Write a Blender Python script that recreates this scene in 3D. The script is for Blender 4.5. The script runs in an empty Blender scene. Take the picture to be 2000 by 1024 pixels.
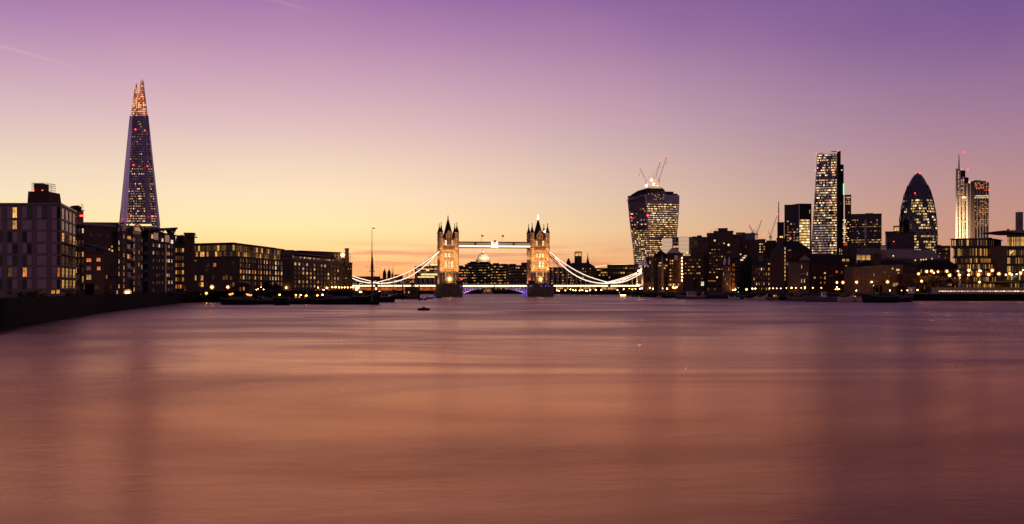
import bpy, math, random
from mathutils import Vector, Matrix

# ------------------------------------------------------------------ camera, sky, sun, exposure
F = 2222.0; HZ = 562.0; CAMZ = 8.0
sc = bpy.context.scene
col = sc.collection
cam = bpy.data.cameras.new("camera"); cam_o = bpy.data.objects.new("camera", cam); col.objects.link(cam_o)
cam.sensor_width = 36; cam.lens = 36 * F / 2000; cam.shift_y = (HZ - 512) / 2000
cam.clip_start = 1; cam.clip_end = 60000
cam_o.location = (0, 0, CAMZ); cam_o.rotation_euler = (math.pi / 2, 0, 0)
sc.camera = cam_o
sc.view_settings.view_transform = 'Standard'; sc.view_settings.look = 'None'
sc.view_settings.exposure = 0; sc.view_settings.gamma = 1
try:
    sc.cycles.use_denoising = True
    sc.cycles.denoiser = 'OPENIMAGEDENOISE'
    sc.cycles.max_bounces = 5
    sc.cycles.sample_clamp_indirect = 2
    sc.cycles.sample_clamp_direct = 30
    sc.cycles.use_light_tree = True
    sc.render.filter_size = 1.2
except Exception:
    pass

def lin(c):
    c = c / 255.0
    return c / 12.92 if c <= 0.04045 else ((c + 0.055) / 1.055) ** 2.4
def srgb(r, g, b): return (lin(r), lin(g), lin(b), 1)

SUN_AZ = math.radians(-9)      # the sun has set just left of the bridge
world = bpy.data.worlds.new("World"); sc.world = world; world.use_nodes = True
def build_world():
    nt = world.node_tree; N = nt.nodes; L = nt.links; N.clear()
    def nd(t, **k):
        n = N.new(t)
        for a, b in k.items(): setattr(n, a, b)
        return n
    def mth(op, a, b=None, c=None, clamp=False):
        n = nd('ShaderNodeMath', operation=op); n.use_clamp = clamp
        for i, x in enumerate((a, b, c)):
            if x is None: continue
            if isinstance(x, (int, float)): n.inputs[i].default_value = x
            else: L.new(x, n.inputs[i])
        return n.outputs[0]
    def mrange(x, a, b, c=0, d=1, smooth=True):
        n = nd('ShaderNodeMapRange'); n.interpolation_type = 'SMOOTHSTEP' if smooth else 'LINEAR'
        L.new(x, n.inputs[0])
        for i, v in enumerate((a, b, c, d)): n.inputs[1 + i].default_value = v
        return n.outputs[0]
    def ramp(x, stops, lo, hi):
        n = nd('ShaderNodeValToRGB'); cr = n.color_ramp
        f = mrange(x, lo, hi, smooth=False); L.new(f, n.inputs[0])
        while len(cr.elements) < len(stops): cr.elements.new(0.5)
        for e, (p, c) in zip(cr.elements, stops):
            e.position = (p - lo) / (hi - lo); e.color = srgb(*c)
        return n.outputs[0]
    def mix(f, a, b, mode='MIX'):
        n = nd('ShaderNodeMix'); n.data_type = 'RGBA'; n.blend_type = mode
        if isinstance(f, (int, float)): n.inputs[0].default_value = f
        else: L.new(f, n.inputs[0])
        for i, x in ((6, a), (7, b)):
            if isinstance(x, tuple): n.inputs[i].default_value = x
            else: L.new(x, n.inputs[i])
        return n.outputs[2]
    tc = nd('ShaderNodeTexCoord'); sp = nd('ShaderNodeSeparateXYZ'); L.new(tc.outputs['Generated'], sp.inputs[0])
    x, y, z = sp.outputs
    el = mth('MULTIPLY', mth('ARCSINE', mth('MAXIMUM', mth('MINIMUM', z, 1), -1)), 57.2958)
    az = mth('MULTIPLY', mth('ARCTAN2', x, y), 57.2958)
    aaz = mth('ABSOLUTE', mth('ADD', az, 9.0))
    W = [(-2, (226, 132, 78)), (0.2, (238, 150, 88)), (1.0, (246, 186, 122)), (2.0, (249, 211, 150)), (3.0, (249, 226, 172)),
         (4.4, (239, 222, 190)), (6.0, (229, 209, 190)), (8.0, (213, 185, 189)), (10.2, (195, 159, 183)), (12.2, (175, 132, 175)), (14.5, (148, 102, 165)), (20, (110, 74, 134))]
    E = [(-2, (190, 110, 84)), (0.3, (198, 122, 96)), (1.5, (198, 140, 116)), (3.2, (188, 137, 127)), (5, (176, 131, 137)), (7, (159, 120, 144)),
         (9.5, (142, 105, 147)), (12, (120, 83, 143)), (14.5, (103, 70, 138)), (20, (78, 50, 112))]
    B = [(-2, (100, 72, 78)), (3, (130, 96, 110)), (9, (142, 110, 136)), (20, (112, 88, 118))]
    w = ramp(el, W, -2, 20); e = ramp(el, E, -2, 20); b = ramp(el, B, -2, 20)
    c1 = mix(mrange(az, -13, 27), w, e)
    c1 = mix(mrange(az, -60, -24), ramp(el, E, -2, 20), c1)
    # streaks of low cloud above the sunset
    cv = nd('ShaderNodeCombineXYZ')
    L.new(mth('MULTIPLY', az, 0.11), cv.inputs[0]); L.new(mth('ADD', mth('MULTIPLY', el, 2.3), mth('MULTIPLY', az, 0.012)), cv.inputs[1])
    no = nd('ShaderNodeTexNoise'); no.inputs['Scale'].default_value = 1.0; no.inputs['Detail'].default_value = 4; no.inputs['Roughness'].default_value = 0.55
    L.new(cv.outputs[0], no.inputs[0])
    cm = mrange(no.outputs[0], 0.42, 0.62)
    cm = mth('MULTIPLY', cm, mrange(el, 0.0, 0.7)); cm = mth('MULTIPLY', cm, mrange(el, 1.5, 2.6, 1, 0))
    cm = mth('MULTIPLY', cm, mrange(az, -14, -7)); cm = mth('MULTIPLY', cm, mrange(az, 4, 11, 1, 0.12))
    c1 = mix(mth('MULTIPLY', cm, 0.88), c1, srgb(203, 134, 112))
    # faint large unevenness
    no2 = nd('ShaderNodeTexNoise'); no2.inputs['Scale'].default_value = 5.0; no2.inputs['Detail'].default_value = 3
    L.new(tc.outputs['Generated'], no2.inputs[0])
    c1 = mix(mth('MULTIPLY', mrange(no2.outputs[0], 0.35, 0.7), 0.05), c1, srgb(255, 190, 190))
    def trail(p, q, wd, s):
        a1, e1, a2, e2 = (*pe(*p), *pe(*q)); dx, dy = a2 - a1, e2 - e1; l = math.hypot(dx, dy)
        d = mth('ABSOLUTE', mth('ADD', mth('ADD', mth('MULTIPLY', az, -dy / l), mth('MULTIPLY', el, dx / l)), (dy * a1 - dx * e1) / l))
        t = mth('ADD', mth('ADD', mth('MULTIPLY', az, dx / l), mth('MULTIPLY', el, dy / l)), -(dx * a1 + dy * e1) / l)
        return mth('MULTIPLY', mth('MULTIPLY', mrange(d, 0, wd, s, 0), mrange(t, l * .3, l * 1.05, 1, 0)), mrange(t, -l, -l * .3))
    pe = lambda u, v: (math.degrees(math.atan((u - 1000) / F)), math.degrees(math.atan((HZ - v) / math.hypot(F, u - 1000))))
    c1 = mix(trail((530, 0), (628, 25), .13, .16), c1, srgb(236, 160, 176))
    c1 = mix(trail((0, 90), (165, 135), .12, .2), c1, srgb(244, 190, 176))
    c2 = mix(mrange(aaz, 38, 100), c1, b)
    c3 = mix(mrange(el, 18, 55), c2, srgb(92, 70, 102))
    c4 = mix(mrange(el, -4, -1, 1, 0), c3, srgb(30, 22, 26))
    sky = nd('ShaderNodeTexSky'); sky.sky_type = 'NISHITA'; sky.sun_disc = False
    sky.sun_elevation = math.radians(1.0); sky.sun_rotation = SUN_AZ
    bg1 = nd('ShaderNodeBackground'); L.new(c4, bg1.inputs[0]); bg1.inputs[1].default_value = 1.0
    bg2 = nd('ShaderNodeBackground'); L.new(sky.outputs[0], bg2.inputs[0]); bg2.inputs[1].default_value = 0.01
    ad = nd('ShaderNodeAddShader'); L.new(bg1.outputs[0], ad.inputs[0]); L.new(bg2.outputs[0], ad.inputs[1])
    out = nd('ShaderNodeOutputWorld'); L.new(ad.outputs[0], out.inputs[0])
build_world()
sun = bpy.data.lights.new("sun", 'SUN'); sun.energy = 0.16; sun.angle = math.radians(50); sun.color = (1, 0.55, 0.34)
sun_o = bpy.data.objects.new("sun", sun); col.objects.link(sun_o)
sun_o.rotation_euler = Vector((-math.sin(SUN_AZ), -math.cos(SUN_AZ), -math.tan(math.radians(3)))).to_track_quat('-Z', 'Y').to_euler()

# ------------------------------------------------------------------ materials
MATS = {}
def _new(name):
    m = bpy.data.materials.new(name); m.use_nodes = True; MATS[name] = m
    nt = m.node_tree; nt.nodes.clear()
    return m, nt, nt.nodes, nt.links
def solid(name, c, rough=0.85, metal=0.0, vary=0.35, scale=0.25, spec=0.4, bump=0.0, stretch=(1, 1, 1)):
    m, nt, N, L = _new(name)
    p = N.new('ShaderNodeBsdfPrincipled'); o = N.new('ShaderNodeOutputMaterial'); L.new(p.outputs[0], o.inputs[0])
    p.inputs['Roughness'].default_value = rough; p.inputs['Metallic'].default_value = metal
    p.inputs['Specular IOR Level'].default_value = spec
    tc = N.new('ShaderNodeTexCoord'); mp = N.new('ShaderNodeMapping'); mp.inputs['Scale'].default_value = stretch
    L.new(tc.outputs['Object'], mp.inputs[0])
    n = N.new('ShaderNodeTexNoise'); n.inputs['Scale'].default_value = scale; n.inputs['Detail'].default_value = 6; n.inputs['Roughness'].default_value = 0.65
    L.new(mp.outputs[0], n.inputs[0])
    mr = N.new('ShaderNodeMapRange'); mr.inputs[1].default_value = 0.3; mr.inputs[2].default_value = 0.7
    mr.inputs[3].default_value = 1 - vary; mr.inputs[4].default_value = 1 + vary; L.new(n.outputs[0], mr.inputs[0])
    mx = N.new('ShaderNodeMix'); mx.data_type = 'RGBA'; mx.blend_type = 'MULTIPLY'; mx.inputs[0].default_value = 1
    mx.inputs[6].default_value = (*c, 1); L.new(mr.outputs[0], mx.inputs[7]); L.new(mx.outputs[2], p.inputs['Base Color'])
    if bump:
        b = N.new('ShaderNodeBump'); b.inputs['Strength'].default_value = bump; b.inputs['Distance'].default_value = 0.2
        L.new(n.outputs[0], b.inputs['Height']); L.new(b.outputs[0], p.inputs['Normal'])
    return m
def brick(name, c1, c2, rough=0.9):
    m, nt, N, L = _new(name)
    p = N.new('ShaderNodeBsdfPrincipled'); o = N.new('ShaderNodeOutputMaterial'); L.new(p.outputs[0], o.inputs[0])
    p.inputs['Roughness'].default_value = rough; p.inputs['Specular IOR Level'].default_value = 0.25
    tc = N.new('ShaderNodeTexCoord')
    n = N.new('ShaderNodeTexNoise'); n.inputs['Scale'].default_value = 0.12; n.inputs['Detail'].default_value = 8; n.inputs['Roughness'].default_value = 0.7
    L.new(tc.outputs['Object'], n.inputs[0])
    w = N.new('ShaderNodeTexWave'); w.wave_type = 'BANDS'; w.bands_direction = 'Z'; w.inputs['Scale'].default_value = 1.6; w.inputs['Distortion'].default_value = 0.6
    L.new(tc.outputs['Object'], w.inputs[0])
    mx = N.new('ShaderNodeMix'); mx.data_type = 'RGBA'; L.new(n.outputs[0], mx.inputs[0]); mx.inputs[6].default_value = (*c1, 1); mx.inputs[7].default_value = (*c2, 1)
    m2 = N.new('ShaderNodeMix'); m2.data_type = 'RGBA'; m2.blend_type = 'MULTIPLY'; m2.inputs[0].default_value = 0.3
    L.new(mx.outputs[2], m2.inputs[6]); L.new(w.outputs[0], m2.inputs[7]); L.new(m2.outputs[2], p.inputs['Base Color'])
    return m
def glow(name, c, s, vary=0.5, hue=0.0, c2=None, sample=False, tex=0.0):
    m, nt, N, L = _new(name)
    e = N.new('ShaderNodeEmission'); o = N.new('ShaderNodeOutputMaterial'); L.new(e.outputs[0], o.inputs[0])
    e.inputs[0].default_value = (*c, 1); e.inputs[1].default_value = s
    if vary or c2:
        oi = N.new('ShaderNodeObjectInfo'); ge = N.new('ShaderNodeNewGeometry')
        a = N.new('ShaderNodeMath'); a.operation = 'ADD'; L.new(oi.outputs['Random'], a.inputs[0]); L.new(ge.outputs['Random Per Island'], a.inputs[1])
        f = N.new('ShaderNodeMath'); f.operation = 'FRACT'; L.new(a.outputs[0], f.inputs[0])
        mr = N.new('ShaderNodeMapRange'); L.new(f.outputs[0], mr.inputs[0]); mr.inputs[3].default_value = s * (1 - vary); mr.inputs[4].default_value = s * (1 + vary)
        last = mr.outputs[0]
        if tex:
            tc = N.new('ShaderNodeTexCoord'); n = N.new('ShaderNodeTexNoise'); n.inputs['Scale'].default_value = 2.2 if tex < 2 else 0.4; L.new(tc.outputs['Object'], n.inputs[0])
            m3 = N.new('ShaderNodeMapRange'); m3.inputs[1].default_value = .35; m3.inputs[2].default_value = .65; m3.inputs[3].default_value = 0.35; m3.inputs[4].default_value = 1.35
            L.new(n.outputs[0], m3.inputs[0]); mm = N.new('ShaderNodeMath'); mm.operation = 'MULTIPLY'; L.new(last, mm.inputs[0]); L.new(m3.outputs[0], mm.inputs[1]); last = mm.outputs[0]
        L.new(last, e.inputs[1])
        if c2:
            f2 = N.new('ShaderNodeMath'); f2.operation = 'MULTIPLY'; L.new(f.outputs[0], f2.inputs[0]); f2.inputs[1].default_value = 7.3
            f3 = N.new('ShaderNodeMath'); f3.operation = 'FRACT'; L.new(f2.outputs[0], f3.inputs[0])
            mx = N.new('ShaderNodeMix'); mx.data_type = 'RGBA'; L.new(f3.outputs[0], mx.inputs[0]); mx.inputs[6].default_value = (*c, 1); mx.inputs[7].default_value = (*c2, 1)
            L.new(mx.outputs[2], e.inputs[0])
    if not sample: m.cycles.emission_sampling = 'NONE'
    return m
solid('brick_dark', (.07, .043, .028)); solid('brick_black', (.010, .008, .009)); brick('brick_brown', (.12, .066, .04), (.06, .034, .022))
brick('brick_tan', (.20, .13, .075), (.12, .078, .05)); brick('brick_red', (.09, .034, .022), (.055, .024, .016))
solid('concrete', (.20, .15, .13)); solid('concrete_dark', (.075, .055, .05)); solid('concrete_brown', (.09, .056, .038), scale=.08)
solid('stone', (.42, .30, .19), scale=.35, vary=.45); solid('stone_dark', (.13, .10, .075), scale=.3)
solid('render_grey', (.20, .14, .13), vary=.12); solid('panel_mauve', (.36, .25, .25), vary=.1, rough=.6)
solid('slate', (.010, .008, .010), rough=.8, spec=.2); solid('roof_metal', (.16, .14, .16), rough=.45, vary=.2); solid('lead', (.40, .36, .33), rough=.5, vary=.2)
solid('steel_dark', (.03, .03, .035), rough=.5, metal=.3); solid('steel_blue', (.12, .16, .22), rough=.5); solid('white_paint', (.78, .74, .70), rough=.5, vary=.1)
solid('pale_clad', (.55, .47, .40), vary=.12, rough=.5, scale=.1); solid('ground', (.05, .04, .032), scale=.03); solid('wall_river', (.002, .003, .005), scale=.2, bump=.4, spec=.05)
solid('foliage_dark', (.02, .026, .014), vary=.5, scale=.8); solid('bark', (.05, .035, .025)); solid('foliage_lamplit', (.17, .11, .04), vary=.5, scale=.8)  # amber lamplight is painted into the last leaf colour
solid('hull_black', (.006, .006, .009), rough=.5, spec=.25); solid('hull_blue', (.012, .016, .05), rough=.4); solid('hull_cream', (.5, .38, .29), rough=.5, vary=.25, scale=.6)
solid('hull_grey', (.10, .095, .09), rough=.45); solid('hull_red', (.12, .03, .02), rough=.5); solid('deck_wood', (.16, .10, .06)); solid('tarp', (.05, .045, .05), rough=.7)
solid('rope_wood', (.16, .10, .06)); solid('flag_cloth', (.05, .04, .10)); solid('red_clad', (.35, .02, .02)); solid('green_copper', (.10, .12, .10)); solid('gold', (.8, .5, .15), rough=.35, metal=.8)
solid('glass_dark', (.015, .014, .02), rough=.12, spec=.9, vary=.1); solid('glass_black', (.008, .007, .008), rough=.25, spec=.5)
solid('glass_pale', (.72, .68, .84), rough=.22, metal=.85, vary=.08, scale=.06, stretch=(1, 1, .35)); solid('glass_mid', (.22, .18, .24), rough=.2, metal=.7, vary=.3, scale=.08)
solid('glass_gold', (.75, .62, .48), rough=.3, metal=.6, vary=.12, scale=.1, stretch=(1, 1, .2)); solid('spandrel', (.035, .03, .035), rough=.5); solid('glass_violet', (.15, .11, .2), rough=.2, metal=.75, vary=.4, scale=.05)
solid('fin_pale', (.72, .62, .52), rough=.4, vary=.1)
glow('lit_warm', (1, .40, .09), .72, .7, c2=(1, .55, .2), tex=1); glow('lit_orange', (1, .24, .035), .7, .5, c2=(1, .34, .07), tex=1)
glow('lit_white', (1, .60, .28), .95, .6, c2=(1, .76, .5), tex=1); glow('lit_dim', (.6, .26, .07), .15, .85, tex=1); glow('lit_yellow', (1, .48, .11), .85, .5, tex=1)
glow('lit_red', (1, .05, .03), .9, .1); glow('office_bright', (1, .60, .27), 1.35, .6, c2=(1, .74, .44)); glow('office_mid', (1, .50, .16), .6, .7, c2=(1, .62, .27))
glow('office_dim', (.85, .50, .22), .2, .6); glow('office_yellow', (1, .56, .15), .72, .6, c2=(1, .68, .26)); glow('office_mauve', (.80, .56, .56), .36, .5)
glow('spire_amber', (1, .31, .10), 1.25, .6, c2=(1, .52, .24)); glow('spire_rose', (1, .22, .12), .5, .5); glow('grid_amber', (1, .40, .14), .6, .6)
glow('bulb_warm', (1, .56, .18), 95, .35, sample=True); glow('bulb_orange', (1, .38, .08), 120, .35, sample=True); glow('bulb_white', (1, .66, .30), 30, .3, sample=True)
glow('bulb_yellow', (1, .74, .24), 24, .2, sample=True); glow('bulb_red', (1, .03, .02), 9, .2); glow('bulb_blue', (.16, .10, 1), 2.2, .2); glow('bulb_green', (.15, 1, .5), 3, .2)
glow('chain_light', (1, .74, .54), 1.7, 0, sample=True); glow('deck_light', (1, .72, .48), 2.2, 0, sample=True); glow('violet_glow', (.34, .2, .95), .55, 0, sample=True)
glow('soffit_glow', (1, .20, .04), .55, .3, tex=2); glow('arch_light', (1, .68, .26), 1.4, 0); glow('shop_gold', (1, .5, .14), .58, .8, tex=1); glow('sky_glow_glass', (1, .66, .43), .58, 0, tex=2); glow('lamp_soft', (1, .5, .15), 1.8, .3); glow('lamp_amber', (1, .36, .07), 2.4, .3)  # sky reflected in the pale cubes is painted as emission
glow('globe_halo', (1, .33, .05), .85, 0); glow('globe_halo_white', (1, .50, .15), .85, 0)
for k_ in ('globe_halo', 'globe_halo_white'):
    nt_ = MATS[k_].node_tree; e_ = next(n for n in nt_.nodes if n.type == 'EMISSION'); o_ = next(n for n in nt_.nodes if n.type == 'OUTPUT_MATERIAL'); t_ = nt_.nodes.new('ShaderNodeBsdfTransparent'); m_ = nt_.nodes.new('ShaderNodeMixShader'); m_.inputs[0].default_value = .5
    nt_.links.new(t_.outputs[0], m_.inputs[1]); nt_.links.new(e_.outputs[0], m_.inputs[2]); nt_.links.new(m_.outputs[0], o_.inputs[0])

def water_material():
    m, nt, N, L = _new('river_water')
    o = N.new('ShaderNodeOutputMaterial')
    geo = N.new('ShaderNodeNewGeometry')
    def noise(sc_, scale, det=4, rough=.6, dist=0):
        mp = N.new('ShaderNodeMapping'); mp.inputs['Scale'].default_value = sc_; L.new(geo.outputs['Position'], mp.inputs[0])
        n = N.new('ShaderNodeTexNoise'); n.inputs['Scale'].default_value = scale; n.inputs['Detail'].default_value = det; n.inputs['Roughness'].default_value = rough
        n.inputs['Distortion'].default_value = dist
        L.new(mp.outputs[0], n.inputs[0]); return n.outputs[0]
    big = noise((.55, 1, 1), .022, 7, .6, .8)         # wind lanes
    fine = noise((.7, 1, 1), .9, 6, .7)            # smoothed ripples
    mid = noise((.5, 1, 1), .05, 6, .7, .4)
    def mrange(x, a, b, c, d):
        n = N.new('ShaderNodeMapRange'); L.new(x, n.inputs[0])
        for i, v in enumerate((a, b, c, d)): n.inputs[1 + i].default_value = v
        return n.outputs[0]
    bp = N.new('ShaderNodeBump'); bp.inputs['Strength'].default_value = 0.3; bp.inputs['Distance'].default_value = 0.10; L.new(fine, bp.inputs['Height'])
    b2 = N.new('ShaderNodeBump'); b2.inputs['Strength'].default_value = 0.25; b2.inputs['Distance'].default_value = 0.6; L.new(mid, b2.inputs['Height']); L.new(bp.outputs[0], b2.inputs['Normal'])
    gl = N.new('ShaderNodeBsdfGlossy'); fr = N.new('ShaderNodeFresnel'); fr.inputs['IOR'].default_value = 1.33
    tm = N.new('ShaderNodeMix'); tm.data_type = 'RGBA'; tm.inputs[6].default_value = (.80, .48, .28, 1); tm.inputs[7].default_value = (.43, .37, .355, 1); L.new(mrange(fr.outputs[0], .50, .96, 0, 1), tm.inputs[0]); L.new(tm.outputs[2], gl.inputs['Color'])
    sep = N.new('ShaderNodeSeparateXYZ'); L.new(geo.outputs['Position'], sep.inputs[0])
    reach = mrange(sep.outputs[1], 60, 420, 0, .12)      # the far reach lies open to the wind
    rsum = N.new('ShaderNodeMath'); rsum.operation = 'ADD'; L.new(mrange(big, .35, .65, .14, .30), rsum.inputs[0]); L.new(reach, rsum.inputs[1])
    L.new(rsum.outputs[0], gl.inputs['Roughness']); L.new(b2.outputs[0], gl.inputs['Normal'])
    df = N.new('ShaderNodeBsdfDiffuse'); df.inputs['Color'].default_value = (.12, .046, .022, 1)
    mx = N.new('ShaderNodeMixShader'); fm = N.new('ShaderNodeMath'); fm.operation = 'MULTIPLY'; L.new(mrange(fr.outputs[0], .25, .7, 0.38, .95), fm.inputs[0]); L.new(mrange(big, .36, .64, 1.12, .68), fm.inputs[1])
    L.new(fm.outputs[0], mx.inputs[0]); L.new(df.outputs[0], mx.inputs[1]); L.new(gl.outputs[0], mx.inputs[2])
    L.new(mx.outputs[0], o.inputs[0])
water_material()

# ------------------------------------------------------------------ helpers
def X(u, Y): return (u - 1000.0) / F * Y
def Z(v, Y): return CAMZ + (HZ - v) / F * Y
ORG = {}
class MB:
    def __init__(s): s.v = []; s.f = []; s.m = []
    def face(s, pts, m=0):
        i = len(s.v); s.v.extend(tuple(p) for p in pts); s.f.append(tuple(range(i, i + len(pts)))); s.m.append(m)
    def prism(s, poly, z0, z1, m=0, top=None, mt=None):
        top = top or poly; n = len(poly); i = len(s.v)
        s.v.extend((p[0], p[1], z0) for p in poly); s.v.extend((p[0], p[1], z1) for p in top)
        s.f.append(tuple(range(i + n - 1, i - 1, -1))); s.m.append(m)
        s.f.append(tuple(range(i + n, i + 2 * n))); s.m.append(m if mt is None else mt)
        for k in range(n):
            l = (k + 1) % n; s.f.append((i + k, i + l, i + n + l, i + n + k)); s.m.append(m)
    def box(s, x0, x1, y0, y1, z0, z1, m=0): s.prism([(x0, y0), (x1, y0), (x1, y1), (x0, y1)], z0, z1, m)
    def ring(s, x, y, z, r, n=8, a0=0.0): return [(x + r * math.cos(a0 + 2 * math.pi * k / n), y + r * math.sin(a0 + 2 * math.pi * k / n), z) for k in range(n)]
    def lathe(s, x, y, prof, n=8, m=0, a0=0.0):
        i0 = len(s.v)
        for r, z in prof: s.v.extend(s.ring(x, y, z, max(r, .001), n, a0))
        for j in range(len(prof) - 1):
            for k in range(n):
                l = (k + 1) % n; s.f.append((i0 + j * n + k, i0 + j * n + l, i0 + (j + 1) * n + l, i0 + (j + 1) * n + k)); s.m.append(m)
        s.f.append(tuple(range(i0 + n - 1, i0 - 1, -1))); s.m.append(m)
        e = i0 + (len(prof) - 1) * n; s.f.append(tuple(range(e, e + n))); s.m.append(m)
    def tube(s, p, q, r, n=5, m=0, r2=None):
        p = Vector(p); q = Vector(q); d = q - p
        if d.length < 1e-6: return
        r2 = r if r2 is None else r2
        d.normalize(); a = d.orthogonal().normalized(); b = d.cross(a); i = len(s.v)
        for (c, rr) in ((p, r), (q, r2)):
            for k in range(n):
                t = 2 * math.pi * k / n; s.v.append(tuple(c + a * (rr * math.cos(t)) + b * (rr * math.sin(t))))
        for k in range(n):
            l = (k + 1) % n; s.f.append((i + k, i + l, i + n + l, i + n + k)); s.m.append(m)
        s.f.append(tuple(range(i + n - 1, i - 1, -1))); s.m.append(m); s.f.append(tuple(range(i + n, i + 2 * n))); s.m.append(m)
    def path(s, pts, r, n=5, m=0):
        for a, b in zip(pts, pts[1:]): s.tube(a, b, r, n, m)
    def build(s, name, mats, parent=None, smooth=False, stuff=False):
        if not s.f: return None
        if isinstance(mats, str): mats = [mats]
        o_ = ORG.get(parent.name, (0, 0, 0)) if parent else (0, 0, 0)
        me = bpy.data.meshes.new(name)
        me.from_pydata([(a - o_[0], b - o_[1], c - o_[2]) for a, b, c in s.v], [], s.f)
        for k in mats: me.materials.append(MATS[k])
        if len(mats) > 1: me.polygons.foreach_set('material_index', s.m)
        if smooth: me.polygons.foreach_set('use_smooth', [True] * len(me.polygons))
        me.update()
        o = bpy.data.objects.new(name, me); col.objects.link(o)
        if parent: o.parent = parent; ORG[o.name] = o_
        if stuff: o['kind'] = 'stuff'
        return o
def thing(name, label, cat, loc, group=None, local=False, rz=0.0):
    o = bpy.data.objects.new(name, None); col.objects.link(o); o.location = loc; o.rotation_euler = (0, 0, rz)
    o.empty_display_size = 1
    o['label'] = label; o['category'] = cat
    if group: o['group'] = group
    ORG[o.name] = (0, 0, 0) if local else tuple(loc)
    return o
def tag(o, label, cat, group=None):
    o['label'] = label; o['category'] = cat
    if group: o['group'] = group
    return o
def structure(o): o['kind'] = 'structure'; return o
def kids(o): return list(o.children)
def copy_tree(o, parent=None):
    c = o.copy(); col.objects.link(c)
    if parent: c.parent = parent
    for ch in kids(o): copy_tree(ch, c)
    return c

# ------------------------------------------------------------------ river, banks
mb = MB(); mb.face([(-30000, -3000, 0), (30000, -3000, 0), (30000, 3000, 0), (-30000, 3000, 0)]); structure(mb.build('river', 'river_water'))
GS = 5.6; GN = 4.3
south_edge = [(-58, -200), (-70, 60), (-96, 214), (-128, 348), (-173, 592), (-172, 612), (-152, 640), (-148, 690), (-146, 770), (-138, 880), (-129, 950), (-126, 1010), (-128, 1100), (-150, 1500)]
north_edge = [(470, 560), (330, 676), (308, 684), (240, 690), (206, 742), (170, 832), (122, 940), (109, 1000), (112, 1060), (130, 1300), (70, 1450), (-150, 1500)]
mb = MB(); mb.prism(south_edge + [(-9000, 1500), (-9000, -200)], -2, GS); structure(mb.build('south_bank', 'ground'))
mb = MB(); mb.prism(north_edge + [(-9000, 1500), (-30000, 9000), (30000, 9000), (30000, 560)], -2, GN); structure(mb.build('north_bank', 'ground'))
def river_wall(pts, zt, mat_, label, th=.7, side=1, posts=True):
    mb = MB()
    for a, b in zip(pts, pts[1:]):
        dx, dy = b[0] - a[0], b[1] - a[1]; l = math.hypot(dx, dy); nx, ny = dy / l * side * th, -dx / l * side * th
        poly = [a, b, (b[0] + nx, b[1] + ny), (a[0] + nx, a[1] + ny)]
        ta, tb = (zt(a[1]), zt(b[1])) if callable(zt) else (zt, zt); P = [(*p, -2.2) for p in poly]; Q = [(*p, z) for p, z in zip(poly, (ta, tb, tb, ta))]
        mb.face(Q); mb.face(P[::-1])
        for k in range(4): mb.face([P[k], P[(k + 1) % 4], Q[(k + 1) % 4], Q[k]])
        # timber fendering and a coping
        k = int(l // 9) if posts else 0
        for j in range(k):
            t = (j + .5) / max(k, 1); cx, cy = a[0] + dx * t + nx * 1.15, a[1] + dy * t + ny * 1.15
            mb.box(cx - .25, cx + .25, cy - .25, cy + .25, -2, zt - random.uniform(.6, 1.6))
    o = mb.build('river_wall', mat_); tag(o, label, 'wall'); return o
random.seed(4)
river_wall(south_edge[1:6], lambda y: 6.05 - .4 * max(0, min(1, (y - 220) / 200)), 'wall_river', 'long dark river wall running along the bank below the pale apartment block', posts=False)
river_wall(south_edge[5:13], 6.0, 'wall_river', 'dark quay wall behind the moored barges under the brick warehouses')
river_wall(north_edge[0:4], 4.0, 'wall_river', 'dark embankment wall below the glass terraced hotel and its row of wall lights')
river_wall(north_edge[3:12], 3.6, 'wall_river', 'low dark quay wall behind the small boats and the bridge abutment')

# ------------------------------------------------------------------ building kit
def fp(u0, Y0, u1, Y1, depth):
    if Y0 == Y1 and Y0 >= 800:                       # far blocks turn their front to the river reach
        um = (u0 + u1) / 2; h = (um - 1000) / F * (u1 - u0) / 2 / F * Y0 * .9; Y0, Y1 = Y0 + h, Y1 - h
    A = (X(u0, Y0), Y0); B = (X(u1, Y1), Y1)
    dx, dy = B[0] - A[0], B[1] - A[1]; l = math.hypot(dx, dy); n = (dy / l, -dx / l)
    return A, B, (B[0] - n[0] * depth, B[1] - n[1] * depth), (A[0] - n[0] * depth, A[1] - n[1] * depth)
def off(poly, d):
    n = len(poly); r = []
    for i in range(n):
        p, c, q = poly[i - 1], poly[i], poly[(i + 1) % n]
        e1 = Vector((c[0] - p[0], c[1] - p[1])).normalized(); e2 = Vector((q[0] - c[0], q[1] - c[1])).normalized()
        n1 = Vector((e1.y, -e1.x)); n2 = Vector((e2.y, -e2.x)); b = n1 + n2
        k = d * 2 / max(b.length_squared, .2); r.append((c[0] + b.x * k, c[1] + b.y * k))
    return r
WQ = {}
WMESH = {}
PANES = {'dark': 'glass_dark', 'warm': 'lit_warm', 'orange': 'lit_orange', 'white': 'lit_white', 'dim': 'lit_dim', 'yellow': 'lit_yellow', 'red': 'lit_red', 'sky': 'glass_gold', 'black': 'glass_black', 'gold': 'shop_gold', 'mauve': 'panel_mauve'}
FRAMES = {'': 'steel_dark', 'w': 'white_paint', 's': 'concrete', 'b': 'brick_dark'}
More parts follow.
